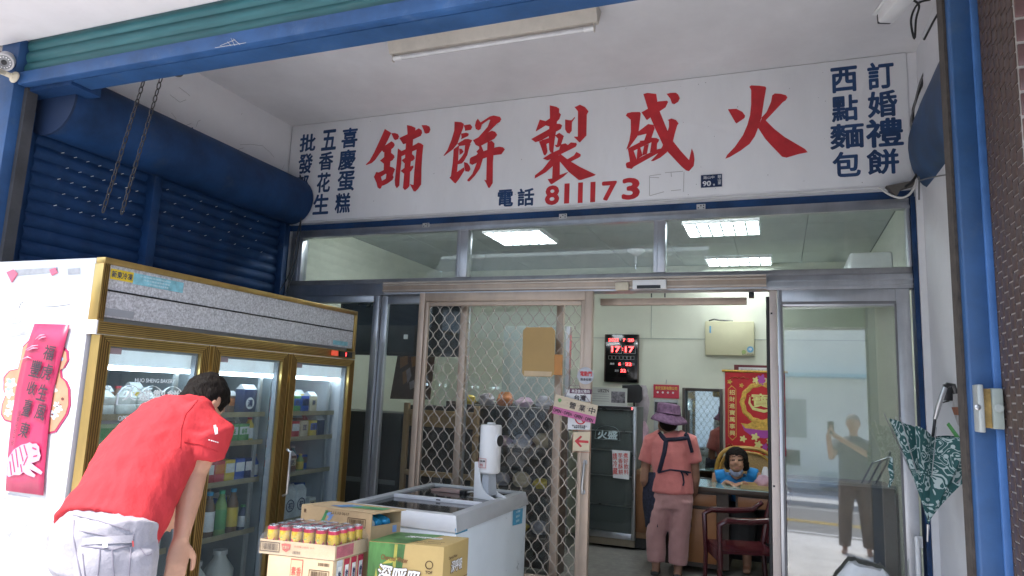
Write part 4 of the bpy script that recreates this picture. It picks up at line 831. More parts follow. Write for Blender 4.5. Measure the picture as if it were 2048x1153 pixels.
cxm,cym=190,560
MB().prism([at(*zb_(cxm+(x-cxm)*.955-5,cym+(y-cym)*.965),'y',fy0-.0042) for x,y in shp],(0,-.0015,0)).build('front_layer',PEACH,cu)
fl=MB()
for x,y,r in ((55,530,26),(45,580,24),(60,640,24),(275,690,22),(300,660,18),(265,560,26),(40,680,18),(290,640,15)):
    fl.flat([at(*zb_(x+r*math.cos(t)*(1+.25*math.sin(5*t)),y+r*math.sin(t)*(1+.25*math.sin(5*t))),'y',fy0-.0062) for t in [k*2*math.pi/25 for k in range(25)]])
fl.build('icing_blossom',M('icing_white',(.6,.56,.55),.5,var=.15,scale=30),cu)
bl=MB()
for x,y,r in ((50,520,12),(42,560,10),(312,405,12),(275,685,7)): bl.flat([at(*zb_(x+r*math.cos(t),y+r*math.sin(t)),'y',fy0-.0066) for t in [k*2*math.pi/9 for k in range(9)]])
tag(bl.build('blue_icing',M('icing_blue',(.25,.38,.58),.5),cu),kind='stuff')
fc=MB()
for x,y,r in ((320,610,8),(268,690,6)): fc.flat([at(*zb_(x+r*math.cos(t),y+r*math.sin(t)),'y',fy0-.007) for t in [k*2*math.pi/9 for k in range(9)]])
fc.tube([at(*zb_(x,y),'y',fy0-.007) for x,y in ((292,625),(300,642),(312,640))],.0018,4); fc.build('face_mark',M('brown_mark',(.12,.03,.02),.5),cu)
# tape scraps and torn paper on the fridge side
TAPE=M('old_tape',(.36,.36,.38),.35,var=.25,scale=14); tp=thing('tape_remains','torn grey tape remains stuck on the white fridge side','tape',at(100,600,'y',fy0-.001))
for q in ([(30,540),(115,535),(115,545),(30,552)],[(135,538),(160,536),(160,548),(136,550)],[(12,665),(60,655),(60,668),(12,676)],[(20,628),(40,624),(42,645),(22,650)],[(5,985),(60,995),(58,1008),(3,998)],[(0,1035),(55,1045),(52,1055),(0,1048)],[(5,1060),(25,1062),(18,1076)],[(0,735),(12,733),(12,760),(0,762)]):
    MB().flat([at(x,y,'y',fy0-.0015-.0003*random.random()) for x,y in q]).build('tape_strip',TAPE,tp)
sc2=MB()
for pts in ([(38,617),(42,606),(50,603)],[(88,612),(110,613),(140,609)]): sc2.tube([at(x,y,'y',fy0-.001) for x,y in pts],.0018,4)
tag(sc2.build('scratch_mark',M('scratch_grey',(.2,.2,.21),.7),tp),kind='stuff')
PK=M('pink_paper',(.66,.14,.22),.5)
for lab,q in (('folded red paper scrap at the upper left of the fridge side',[(14,546),(28,540),(36,548),(24,566)]),('small pink paper scrap stuck near the top of the fridge side',[(100,541),(112,537),(116,546),(104,552)])):
    tag(MB().prism([at(x,y,'y',fy0-.0022) for x,y in q],(0,-.004,.002)).build('paper_scrap',PK),lab,'paper')
# ------------------------------------------------------------------ chest freezer with dispenser
fz_ = thing('chest_freezer', 'white chest freezer with grey rim and sliding glass lids in front of the mesh door', 'freezer', (-2.06,4.15,0))
ex0,ex1,ey0,ey1,ez=-2.43,-1.668,3.60,4.755,.775
MB().box(ex0,ex1,ey0,ey1,.06,ez).build('body',M('freezer_white',(.78,.85,.90),.3,var=.03,dirt=.08,dirtcol=(.45,.5,.52)),fz_,bevel=.008)
RIM=M('grey_rim',(.45,.46,.47),.45,var=.08); LR=M('light_rim',(.70,.71,.72),.4,var=.06)
zt_=.862; iw=.07
def rimseg(a,b,c,d,mat): MB().hexa([(*a,ez+.0005),(*b,ez+.0005),(*c,ez+.0005),(*d,ez+.0005)],[(a[0]*.0+(a[0]+ (d[0]-a[0])*.25), a[1]+(d[1]-a[1])*.25, zt_),(b[0]+(c[0]-b[0])*.25,b[1]+(c[1]-b[1])*.25,zt_),(*c,zt_),(*d,zt_)]).build('rim',mat,fz_,bevel=.002)
rimseg((ex0-.012,ey0-.012),(ex1+.012,ey0-.012),(ex1-iw,ey0+iw),(ex0+iw,ey0+iw),LR)
rimseg((ex1+.012,ey0-.012),(ex1+.012,ey1+.012),(ex1-iw,ey1-iw),(ex1-iw,ey0+iw),RIM)
rimseg((ex1+.012,ey1+.012),(ex0-.012,ey1+.012),(ex0+iw,ey1-iw),(ex1-iw,ey1-iw),RIM)
rimseg((ex0-.012,ey1+.012),(ex0-.012,ey0-.012),(ex0+iw,ey0+iw),(ex0+iw,ey1-iw),RIM)
LID=M('dark_lid_glass',(.035,.035,.033),.08,var=.2,spec=.8)
MB().box(ex0+iw,ex1-iw,ey0+iw,4.15,.838,.843).build('glass_lid',LID,fz_); MB().box(ex0+iw,ex1-iw,4.12,ey1-iw,.846,.852).build('glass_lid',LID,fz_)
MB().box(ex0+iw,ex1-iw,4.10,4.12,.842,.866).build('lid_edge',M('lid_white',(.72,.72,.74),.35),fz_,bevel=.003); MB().box(ex0+iw,ex1-iw,4.121,4.15,.8435,.8455).build('lid_edge',MATS['lid_white'],fz_)
MB().box(-2.05,-2.02,4.098,4.0995,.850,.858).build('lid_knob',BLACK,fz_)
c,w_,h_=pix_box(1025,1046,1018,1050,'x',ex1+.001)
q=[at(1026,1021,'x',ex1+.002),at(1046,1017,'x',ex1+.002),at(1044,1047,'x',ex1+.002),at(1025,1052,'x',ex1+.002)]
CY=M('sticker_blue',(.06,.33,.52),.4,var=.2,scale=30); MB().flat(q).build('blue_sticker',CY,fz_)
yc=sum((v.y for v in q))/4; zc=sum((v.z for v in q))/4
for k in range(3): lettering('sticker_text',('冷凍櫃','節能保冷','服務電話')[k],(ex1+.003,yc,zc+.035-.03*k),YD,Z_,.085-.01*k,.016,MATS['pale_print'],fz_,.01)
q=[at(910,1058,'x',ex1+.002),at(935,1049,'x',ex1+.002),at(935,1062,'x',ex1+.002),at(911,1070,'x',ex1+.002)]; MB().flat(q).build('blue_sticker',CY,fz_)
# hand sanitiser dispenser standing on the freezer
zl=.8525; ds=thing('sanitiser_dispenser','white automatic hand sanitiser dispenser standing on the freezer lid','dispenser',(-1.83,4.34,zl))
dp_=at(972,985,'z',zl); dx,dy=-1.80,4.36
rot=Matrix.Translation((dx,dy,zl)) @ Matrix.Rotation(R(-14),4,'Z') @ Matrix.Scale(1.16,4)
mb=MB().lathe([(.052,.14),(.060,.15),(.060,.395),(.056,.41),(.02,.413)],(0,0,0),24); mb.v=[Vector((v.x*.95,v.y*1.15,v.z)) for v in mb.v]; mb.xf(rot).build('tank',WHITEP,ds,smooth=True)
MB().box(-.02,.02,-.015,.015,.4135,.424).xf(rot).build('lid_tab',WHITEP,ds,bevel=.004)
# curved stand: an upright behind and a foot
prof=[(-.062,0),(.085,0),(.088,.012),(.03,.03),(.0,.06),(-.02,.10),(-.026,.16),(-.04,.20),(-.066,.20)]
for s in (-1,1): MB().prism([Vector((x,s*.052-.004,z)) for x,z in prof],(0,.008,0)).xf(rot).build('stand_side',WHITEP,ds,bevel=.002)
MB().hexa([(-.064,-.05,.002),(-.056,-.05,.002),(-.056,.05,.002),(-.064,.05,.002)],[(-.066,-.05,.2),(-.058,-.05,.2),(-.058,.05,.2),(-.066,.05,.2)]).xf(rot).build('stand_back',WHITEP,ds)
MB().box(-.05,.083,-.047,.047,.001,.006).xf(rot).build('drip_tray',BLACK,ds)
MB().hexa([(-.02,-.04,.06),(.03,-.04,.02),(.03,.04,.02),(-.02,.04,.06)],[(-.02,-.035,.138),(.02,-.035,.138),(.02,.035,.138),(-.02,.035,.138)]).xf(rot).build('nozzle_cover',M('grey_translucent',(.45,.48,.52),.3,var=.05),ds,smooth=True)
lathe_dir([(.036,0),(.036,.010),(.033,.013)],(0,0,0),(1,0,0),24).xf(rot @ Matrix.Translation((.054,0,.325))).build('sensor_ring',WHITEP,ds,smooth=True)
lathe_dir([(.032,.0132),(.030,.015)],(0,0,0),(1,0,0),24).xf(rot @ Matrix.Translation((.054,0,.325))).build('sensor_face',BLACK,ds,smooth=True)
Rm=rot.to_3x3().normalized(); lab_c=rot @ Vector((.0,-.0705,.20)); 
lb=MB(); 
for s in range(9):
    pass
vs_=[];
for i in range(7):
    t=R(-112+i*8); 
    for z in (.165,.225): vs_.append(rot @ Vector((.0585*math.cos(t)*.98,.0705*math.sin(t)*.995,z)))
lb.add(vs_,[(2*i,2*i+2,2*i+3,2*i+1) for i in range(6)]).build('front_label',M('label_white',(.72,.68,.66),.5),ds)
ux=(Rm @ Vector((1,0,0))); 
RL=M('label_red',(.55,.06,.06),.5); n_=(Rm @ Vector((0,-1,0)))
lettering('label_text','消毒 酒精',lab_c+n_*.001+Vector((0,0,.012)),ux,Z_,.045,.012,BLACK,ds,.02); lettering('label_text','75%',lab_c+n_*.001-Vector((0,0,.014))-ux*.008,ux,Z_,.028,.016,RL,ds,.02)
fr4=MB(); 
for a,b in (((-.029,-.029),(.029,-.029)),((.029,-.029),(.029,.029)),((.029,.029),(-.029,.029)),((-.029,.029),(-.029,-.029))): fr4.bar(lab_c+n_*.0008+ux*a[0]+Z_*a[1],lab_c+n_*.0008+ux*b[0]+Z_*b[1],.001,.002)
fr4.build('label_frame',RL,ds)
# power bank and its cable on the lid
pb=thing('power_adapter','flat pinkish brown power adapter with black end lying on the freezer lid','adapter',(-2.05,4.40,zl))
q0=Matrix.Translation((-2.10,4.45,zl+.0125)) @ Matrix.Rotation(R(-2),4,'Z')
MB().box(-.10,.065,-.03,.03,-.012,.012).xf(q0).build('case',M('rose_brown',(.36,.25,.22),.4,var=.1),pb,bevel=.003); MB().box(.0655,.105,-.03,.03,-.012,.012).xf(q0).build('end_cap',BLACK,pb,bevel=.003)
MB().hexa([(-.165,-.01,-.0115),(-.1005,-.028,-.0115),(-.1005,.028,-.0115),(-.165,.01,-.0115)],[(-.165,-.01,.0),(-.1005,-.028,.009),(-.1005,.028,.009),(-.165,.01,.0)]).xf(q0).build('tapered_end',MATS['rose_brown'],pb)
cable('cable','pale cable from the adapter to the dispenser on the freezer lid',[(-1.995,4.45,zl+.012),(-1.95,4.455,zl+.018),(-1.91,4.44,zl+.005),(-1.88,4.42,zl+.02),(-1.86,4.39,zl+.02)],.004,CW)
# ------------------------------------------------------------------ boxes of drinks in front
CARD=M('cardboard',(.50,.36,.20),.75,var=.14,scale=7,bump=.05,bscale=200); CARD2=M('pale_cardboard',(.58,.44,.28),.7,var=.1,scale=7); OCH=M('ochre_cardboard',(.50,.36,.14),.6,var=.08,scale=5)
PRT=M('print_dark',(.10,.06,.03),.7); PRR=M('print_red',(.55,.12,.09),.6)
def frame_of(a,b,d):   # a: front-left top, b: front-right top, d: back-right top -> local frame (origin at a)
    ux=(b-a); L1=ux.length; ux.normalize(); uy=Vector((d.x-b.x,d.y-b.y,0)); L2=uy.length; uy.normalize(); return a,ux,uy,L1,L2
def obox(a,ux,uy,L1,L2,z0,z1,mb=None):
    mb=mb or MB(); P=lambda u,v,z: Vector((a.x,a.y,0))+ux*u+uy*v+Vector((0,0,z))
    return mb.hexa([P(0,0,z0),P(L1,0,z0),P(L1,L2,z0),P(0,L2,z0)],[P(0,0,z1),P(L1,0,z1),P(L1,L2,z1),P(0,L2,z1)]),P
def barcode(parent,org,ux,w,h,nrm,mat=PRT,frame=True):
    mb=MB(); org=Vector(org)
    x=-.40
    while x<.40:
        ww=random.choice((.012,.02,.03)); a=org+ux*(x*w); mb.flat([a-Z_*h*.33,a+ux*ww*w-Z_*h*.33,a+ux*ww*w+Z_*h*.33,a+Z_*h*.33]); x+=ww+random.choice((.015,.02,.03))
    if frame:
        for (u0,v0,u1,v1) in ((-.5,-.5,.5,-.42),(-.5,.42,.5,.5),(-.5,-.42,-.47,.42),(.47,-.42,.5,.42)):
            mb.flat([org+ux*u0*w+Z_*v0*h,org+ux*u1*w+Z_*v0*h,org+ux*u1*w+Z_*v1*h,org+ux*u0*w+Z_*v1*h])
    return mb.build('barcode',mat,parent)
# green and ochre box
zt2=.80; a,b,d=at(738.5,1082.5,'z',zt2),at(888.4,1094.5,'z',zt2),at(938,1075.5,'z',zt2); a,ux,uy,L1,L2=frame_of(a,b,d)
gb=thing('water_carton','green and ochre cardboard carton of bottled water in front of the freezer','carton',Vector((a.x,a.y,.40))+ux*L1/2+uy*L2/2)
mb,P=obox(a,ux,uy,L1,L2,.405,zt2); mb.build('carton_body',OCH,gb,bevel=.003)
GP=M('printed_bamboo_green',(.075,.20,.055),.5,var=.75,scale=7,stretch=(1,1,.25))
nf=-uy; e=.0015; sp=.445
GL_=[P(.002,-e,.41),P(L1*.40,-e,.41),P(L1*.49,-e,zt2-.002),P(.002,-e,zt2-.002)]; MB().flat(GL_).build('green_print',GP,gb)
MB().flat([P(.002,.002,zt2+e),P(L1*.49,.002,zt2+e),P(L1*.66,L2-.002,zt2+e),P(.002,L2-.002,zt2+e)]).build('green_print',GP,gb)
MB().flat([P(-e,.002,.41),P(-e,.002,zt2-.002),P(-e,L2-.002,zt2-.002),P(-e,L2-.002,.41)]).build('green_print',GP,gb)
lv=MB(); YG=M('bamboo_yellow',(.45,.42,.08),.5,var=.3,scale=12)
for (u,z,l,an) in ((.16,.70,.10,-.7),(.165,.70,.09,.35),(.10,.69,.06,-1.1)):
    dv=(ux*math.cos(an)+Z_*math.sin(an)); nv=(ux*-math.sin(an)+Z_*math.cos(an)); c0=P(u*1.0,-e*1.8,z); c0=P(L1*.19+(u-.16)*.2,-e*1.8,z)
    lv.flat([c0,c0+dv*l*.5+nv*.012,c0+dv*l*(1 if an<.3 else 1),c0+dv*l*.5-nv*.010])
lv.flat([P(L1*.33,-e*1.6,.62),P(L1*.37,-e*1.6,.62),P(L1*.39,-e*1.6,zt2-.005),P(L1*.35,-e*1.6,zt2-.005)])
lv.flat([P(L1*.05,-e*1.6,.41),P(L1*.10,-e*1.6,.41),P(L1*.16,-e*1.6,.60),P(L1*.12,-e*1.6,.68)])
lv.build('bamboo_leaf',YG,gb)
WT_=M('logo_white',(.8,.8,.8),.5,var=.02)
lettering('logo','深呼吸',P(L1*.43,-e*3.4,.648),ux,Z_,L1*.60,.092,PRT,gb,.075,rot=-.10,shear=.12)
lettering('logo','深呼吸',P(L1*.43,-e*4.4,.65),ux,Z_,L1*.58,.085,WT_,gb,.028,rot=-.10,shear=.12)
lettering('logo_small','Charcoal Water',P(L1*.36,-e*3,.728),ux,Z_,L1*.36,.024,M('print_brown',(.22,.09,.03),.6),gb,.02,rot=-.07)
lettering('logo_small','竹炭水',P(L1*.72,-e*3,.56),ux,Z_,L1*.3,.038,PRT,gb,.02)
rg=MB(); rg.tube([P(L1*.82+.018*math.cos(t),-e*2,.712+.018*math.sin(t)) for t in [k*.4488 for k in range(14)]],.0022,4,closed=True); rg.build('emblem_ring',PRT,gb)
lettering('emblem_text','TOF',P(L1*.82,-e*2,.678),ux,Z_,.036,.014,PRT,gb,.03)
rx=L1+e
lettering('logo','深呼吸',P(rx+e,L2*.50,.69),uy,Z_,L2*.46,.062,PRT,gb,.06,rot=.0,shear=.1); lettering('logo','深呼吸',P(rx+2*e,L2*.50,.692),uy,Z_,L2*.44,.056,WT_,gb,.02,shear=.1)
lettering('logo_small','Charcoal Water',P(rx+e,L2*.35,.738),uy,Z_,L2*.34,.014,PRT,gb,.01); lettering('logo_small','竹炭水 600ml',P(rx+e,L2*.5,.56),uy,Z_,L2*.6,.026,PRT,gb,.01)
MB().flat([P(rx,.002,.605),P(rx,L2-.002,.62),P(rx,L2-.002,.623),P(rx,.002,.608)]).build('flap_seam',PRT,gb)
lettering('logo','深呼吸',P(L1*.52,L2*.60,zt2+e*2.2),ux,uy,L1*.5,L2*.16,WT_,gb,.03,shear=.1)
for k in range(2): lettering('logo_small','竹炭水 600ml×24',P(L1*.70,L2*(.16+.14*k),zt2+e*2.2),ux,uy,L1*.4,L2*.05,PRT,gb,.01)
lb_=thing('lower_carton','plain cardboard carton under the green water carton','carton',Vector((a.x,a.y,0))+ux*L1/2+uy*L2/2); mb,_=obox(a,ux,uy,L1,L2,.003,.403); mb.build('carton_body',CARD,lb_,bevel=.003); MB().flat([_(.01,-e,.2),_(L1-.01,-e,.2),_(L1-.01,-e,.24),_(.01,-e,.24)]).build('tape_strip',TAPE,lb_)
# brown carton with blue packets
zt3=.905; a,b,d=at(603.7,1010.8,'z',zt3),at(744,1027.5,'z',zt3),at(803,1019.5,'z',zt3); a,ux,uy,L1,L2=frame_of(a,b,d); zb3=.775
nb=thing('noodle_carton','torn open brown carton with blue packets showing at its end','carton',Vector((a.x,a.y,zb3))+ux*L1/2+uy*L2/2)
_,P=obox(a,ux,uy,L1,L2,0,1); th=.005
for nm_,args in (('wall_panel',(0,L1,0,th,zb3,zt3)),('wall_panel',(0,L1,L2-th,L2,zb3,zt3)),('wall_panel',(0,th,th,L2-th,zb3,zt3)),('bottom_panel',(th,L1-th,th,L2-th,zb3,zb3+th)),('end_panel',(L1-th,L1,th,L2-th,zb3,zb3+.065))):
    u0,u1,v0,v1,z0_,z1_=args; MB().hexa([P(u0,v0,z0_),P(u1,v0,z0_),P(u1,v1,z0_),P(u0,v1,z0_)],[P(u0,v0,z1_),P(u1,v0,z1_),P(u1,v1,z1_),P(u0,v1,z1_)]).build(nm_,CARD,nb)
MB().hexa([P(0,0,zt3+.0005),P(L1+.012,0,zt3-.004),P(L1+.03,L2,zt3-.002),P(0,L2,zt3+.0005)],[P(0,0,zt3+.005),P(L1+.012,0,zt3+.001),P(L1+.03,L2,zt3+.003),P(0,L2,zt3+.005)]).build('lid_panel',CARD,nb)
lp_=MB(); lp_.flat([P(L1*.30,L2*.25,zt3+.007),P(L1*.50,L2*.2,zt3+.0065),P(L1*.62,L2*.7,zt3+.006),P(L1*.4,L2*.75,zt3+.006)]); lp_.build('blue_print',M('print_blue',(.10,.22,.40),.6,var=.3,scale=12),nb); lp_=MB(); lp_.flat([P(L1*.55,L2*.3,zt3+.0075),P(L1*.95,L2*.45,zt3+.005),P(L1*.92,L2*.85,zt3+.005),P(L1*.6,L2*.7,zt3+.007)]); lp_.build('green_print',M('print_green',(.08,.30,.12),.6,var=.3,scale=12),nb)
barcode(nb,P(L1*.80,-.002,zb3+.075),ux,.11,.045,nf); lettering('date_stamp','2022.11.13 0617',P(L1*.52,-.002,zt3-.018),ux,Z_,.15,.014,PRT,nb,0); lettering('emblem_text','統',P(L1*.06,-.002,zt3-.025),ux,Z_,.016,.022,PRT,nb,.02)
MB().flat([P(L1*.29,-.002,zt3-.075),P(L1*.36,-.002,zt3-.01),P(L1*.40,-.002,zt3-.01),P(L1*.33,-.002,zt3-.08)]).build('green_print',MATS['print_green'],nb); lq=MB()
for du,dz in ((.37,-.03),(.40,-.04),(.38,-.055)): lq.flat([P(L1*du,-.0025,zt3+dz),P(L1*du+.015,-.0025,zt3+dz-.008),P(L1*du+.035,-.0025,zt3+dz+.012),P(L1*du+.015,-.0025,zt3+dz+.012)])
lq.build('blue_leaf_print',M('print_light_blue',(.20,.34,.62),.6),nb)
MB().flat([P(L1+.001,L2*.72,zb3+.02),P(L1+.001,L2*.86,zb3+.02),P(L1+.001,L2*.86,zb3+.055),P(L1+.001,L2*.72,zb3+.055)]).build('blue_stamp',MATS['print_light_blue'],nb)
PKB=M('shiny_blue_packet',(.03,.30,.55),.18,metal=.3,var=.5,scale=18); PKW=M('shiny_pale_packet',(.62,.68,.72),.2,metal=.2,var=.2,scale=18)
for i,(v,m_,lab) in enumerate(((.16,PKW,'pale snack packet in the torn carton'),(.38,PKB,'front blue snack packet in the torn carton'),(.68,PKB,'rear crumpled blue snack packet in the torn carton'))):
    mb=MB(); n1,n2=6,7; vs_=[]
    for i1 in range(n1):
        for j1 in range(n2):
            t=2*math.pi*j1/n2; rr_=.038*math.sin(math.pi*(i1+.4)/(n1-.2))**.4; vs_.append(P(L1-.022-.12*i1/(n1-1), L2*v+rr_*math.cos(t)*.8, zb3+.068+rr_*1.1*math.sin(t))+Vector((0,0,.004*smoothnoise((i1,j1,v*9)))))
    mb.add(vs_,[(i1*n2+j1,i1*n2+(j1+1)%n2,(i1+1)*n2+(j1+1)%n2,(i1+1)*n2+j1) for i1 in range(n1-1) for j1 in range(n2)]+[tuple(range(n2))[::-1],tuple((n1-1)*n2+k for k in range(n2))])
    tag(mb.build('snack_packet',m_,smooth=True),lab,'packet','snack packets')
sup=thing('stacked_carton','cardboard carton under the torn noodle carton','carton',Vector((a.x,a.y,0))+ux*L1/2+uy*L2/2); mb,P2=obox(a,ux,uy,L1,L2,.003,zb3-.001); mb.build('carton_body',CARD,sup,bevel=.003); MB().flat([P2(.01,-e,.4),P2(L1-.01,-e,.4),P2(L1-.01,-e,.44),P2(.01,-e,.44)]).build('tape_strip',TAPE,sup)
# tray of juice cans, shrink wrapped, on a can carton
zt4=.80; a,b,d=at(521,1078,'z',zt4),at(671,1093,'z',zt4),at(736,1076,'z',zt4); a,ux,uy,L1,L2=frame_of(a,b,d); zb4=.735
ct=thing('can_tray','shallow cardboard tray holding yellow juice cans','tray',Vector((a.x,a.y,zb4))+ux*L1/2+uy*L2/2)
_,P=obox(a,ux,uy,L1,L2,0,1); th=.004
for nm_,args in (('wall_panel',(0,L1,0,th,zb4,zt4)),('wall_panel',(0,L1,L2-th,L2,zb4,zt4)),('wall_panel',(0,th,th,L2-th,zb4,zt4)),('wall_panel',(L1-th,L1,th,L2-th,zb4,zt4)),('bottom_panel',(th,L1-th,th,L2-th,zb4,zb4+th))):
    u0,u1,v0,v1,z0_,z1_=args; MB().hexa([P(u0,v0,z0_),P(u1,v0,z0_),P(u1,v1,z0_),P(u0,v1,z0_)],[P(u0,v0,z1_),P(u1,v0,z1_),P(u1,v1,z1_),P(u0,v1,z1_)]).build(nm_,CARD2,ct)
barcode(ct,P(L1*.14,-.002,zb4+.034),ux,.105,.045,nf); barcode(ct,P(L1*.50,-.002,zb4+.018),ux,.05,.02,nf,PRT,False)
MB().flat([P(L1*.355+.025*u,-.002,zb4+.036+.02*v) for u,v in ((-1,.8),(-.2,1),(1,.9),(.9,-.3),(.1,-1),(-.7,-.5))]).build('red_print',PRR,ct); lettering('tray_text','芒果汁',P(L1*.355,-.003,zb4+.038),ux,Z_,.035,.014,CARD2,ct,.02); lettering('tray_text','天然果汁飲料 24入',P(L1*.60,-.002,zb4+.046),ux,Z_,.11,.010,PRR,ct,0)
MB().flat([P(L1+.001,.01,zb4+.006),P(L1+.001,L2*.55,zb4+.006),P(L1+.001,L2*.55,zt4-.006),P(L1+.001,.01,zt4-.006)]).build('magenta_print',M('print_magenta',(.50,.10,.16),.6,var=.3,scale=20),ct)
ncx,ncy=6,4; pc=(L1-.012)/ncx; pcy=(L2-.012)/ncy; cr_=min(pc,pcy)/2*.98; hc=.125; z0c=zb4+th+.0006
CANY=M('can_yellow',(.66,.46,.05),.28,metal=.2,var=.14,scale=30); CANR=M('can_red',(.58,.06,.11),.28,metal=.2,var=.15); CANM=M('can_metal',(.62,.63,.65),.25,metal=.9,var=.1)
body=MB().lathe([(cr_*.86,0),(cr_,.006),(cr_,hc-.019)],(0,0,0),16).mesh('can_body',True); topb=MB().lathe([(cr_*1.003,hc-.0188),(cr_*1.003,hc-.010),(cr_*.9,hc-.003)],(0,0,0),16).mesh('red_band',True); lidm=MB().lathe([(cr_*.9,hc-.0028),(cr_*.9,hc),(cr_*.84,hc),(cr_*.82,hc-.004)],(0,0,0),16).mesh('can_lid',True)
wv=MB(); vs_=[]
for k in range(9):
    t=R(-150+k*15); vs_+= [(cr_*1.006*math.cos(t),cr_*1.006*math.sin(t),.048+.012*math.sin(k*.9)),(cr_*1.006*math.cos(t),cr_*1.006*math.sin(t),.062+.012*math.sin(k*.9))]
wv.add(vs_,[(2*k,2*k+2,2*k+3,2*k+1) for k in range(8)]); wvm=wv.mesh('red_wave'); lfm=MB(); vs_=[]
for k in range(4):
    t=R(-105+k*10); vs_+=[(cr_*1.008*math.cos(t),cr_*1.008*math.sin(t),.074+(.004 if k in(1,2) else 0)-(.005 if k in (1,2) else 0)),(cr_*1.008*math.cos(t),cr_*1.008*math.sin(t),.074+(.004 if k in (1,2) else .0005))]
lfm.add(vs_,[(2*k,2*k+2,2*k+3,2*k+1) for k in range(3)]); lfm=lfm.mesh('green_leaf')
ordn=('first','second','third','fourth','fifth','sixth'); rown=('front','second','third','rear')
for j in range(ncy):
    for i in range(ncx):
        pos=P(.006+pc*(i+.5),.006+pcy*(j+.5),z0c); t=thing('juice_can',f'yellow and red juice can, {ordn[i]} from left in the {rown[j]} row of the tray','can',pos,'juice cans in the tray')
        an=random.uniform(0,.9)-.4
        for me_,nm_,m_ in ((body,'can_body',CANY),(topb,'red_band',CANR),(lidm,'can_lid',CANM),(wvm,'red_wave',CANR),(lfm,'green_leaf',PG)):
            o=link(nm_,me_,m_,t,pos); o.rotation_euler=(0,0,an)
film=glass('shrink_film',(.98,.98,.98),1.2,.04,(.8,.8,.8),30,.12)
fb=MB(); rings=[]
for (ins,z) in ((-.004,zb4-.002),(-.005,zt4+.002),(.010,zt4+.035),(.016,z0c+hc-.004),(.05,z0c+hc+.004)):
    ring=[]
    for (u,v) in [(k/8,0) for k in range(8)]+[(1,k/6) for k in range(6)]+[(1-k/8,1) for k in range(8)]+[(0,1-k/6) for k in range(6)]:
        ring.append(P(ins+(L1-2*ins)*u,ins+(L2-2*ins)*v,z+.004*smoothnoise((u*7,v*7,z*60))))
    rings.append(ring)
n_=len(rings[0]); vs_=[v for r_ in rings for v in r_]; fb.add(vs_,[(i*n_+k,i*n_+(k+1)%n_,(i+1)*n_+(k+1)%n_,(i+1)*n_+k) for i in range(len(rings)-1) for k in range(n_)]+[tuple((len(rings)-1)*n_+k for k in range(n_))])
tag(fb.build('shrink_wrap',film,smooth=True),'clear crinkled shrink wrap round the tray of juice cans','plastic wrap')
a2=a+ux*.05; L1b=L1-.055
cc_=thing('can_carton','pale cardboard carton with red print under the juice can tray','carton',Vector((a2.x,a2.y,.45))+ux*L1b/2+uy*L2/2); mb,P=obox(a2,ux,uy,L1b,L2-.02,.455,zb4-.0035); mb.build('carton_body',CARD2,cc_,bevel=.003)
MB().flat([P(L1b*.36,-e,.60),P(L1b*.55,-e,.60),P(L1b*.55,-e,.725),P(L1b*.36,-e,.725)]).build('red_stamp',PRR,cc_); MB().flat([P(L1b*.37,-e*1.6,.605),P(L1b*.54,-e*1.6,.605),P(L1b*.54,-e*1.6,.72),P(L1b*.37,-e*1.6,.72)]).build('stamp_field',CARD2,cc_); lettering('stamp_text','素香',P(L1b*.455,-e*2,.67),ux,Z_,L1b*.15,.04,PRR,cc_,.02)
barcode(cc_,P(L1b*.80,-e,.665),ux,.105,.04,nf); barcode(cc_,P(L1b*.86,-e,.712),ux,.07,.022,nf,PRT,False)
for k in range(4): 
    v=.10+.215*k; MB().flat([P(L1b+e,(L2)*v,.56),P(L1b+e,L2*(v+.17),.56),P(L1b+e,L2*(v+.17),.728),P(L1b+e,L2*v,.728)]).build('can_print',CANR if k else PKW,cc_); MB().flat([P(L1b+2*e,L2*(v+.03),.60),P(L1b+2*e,L2*(v+.14),.60),P(L1b+2*e,L2*(v+.14),.70),P(L1b+2*e,L2*(v+.03),.70)]).build('print_band',PW,cc_); lettering('print','飲',P(L1b+3*e,L2*(v+.085),.655),uy,Z_,.02,.05,PN,cc_,.02)
l2_=thing('lower_can_carton','plain carton at the bottom of the can stack','carton',Vector((a2.x,a2.y,0))+ux*L1b/2+uy*L2/2); mb,P=obox(a2,ux,uy,L1b,L2-.02,.003,.453); mb.build('carton_body',CARD2,l2_,bevel=.003); MB().flat([P(.01,-e,.2),P(L1b-.01,-e,.2),P(L1b-.01,-e,.24),P(.01,-e,.24)]).build('tape_strip',TAPE,l2_)
# ------------------------------------------------------------------ signs and cards on the mesh door
def panel_px(name, px, yv, th, mat, parent, dy=0):
    return MB().prism([at(x,y,'y',yv) for x,y in px], (0,th,0)).build(name, mat, parent)
YM = 4.772
CB_ = M('brown_card',(.42,.27,.10),.6,var=.06,scale=3)
bc = thing('brown_board','blank brown board with clipped corners hung on the mesh door','board',at(1080,705,'y',YM))
panel_px('board',[(1052,655),(1104,655),(1110,662),(1108,748),(1102,754),(1048,753),(1044,746),(1046,662)],YM-.008,.008,CB_,bc)
panel_px('torn_edge',[(1048,742),(1104,744),(1102,753),(1048,752)],YM-.0095,.001,CARD2,bc)
tag(panel_px('orange_card',[(1107,709),(1125,710),(1124,751),(1105,750)],YM-.004,.004,M('orange_card',(.50,.22,.06),.6,var=.1),None),'small orange card tucked behind the brown board on the mesh door','card')
op = thing('open_plaque','tilted wooden plaque reading 營業中 with a pink strip reading OPEN','plaque',at(1150,815,'y',YM-.03))
yo = YM-.035; A_,B_,C_,D_ = (1112,789),(1195.5,811.5),(1189.5,848),(1104,827)
lerp2=lambda p,q,t:(p[0]+(q[0]-p[0])*t,p[1]+(q[1]-p[1])*t)
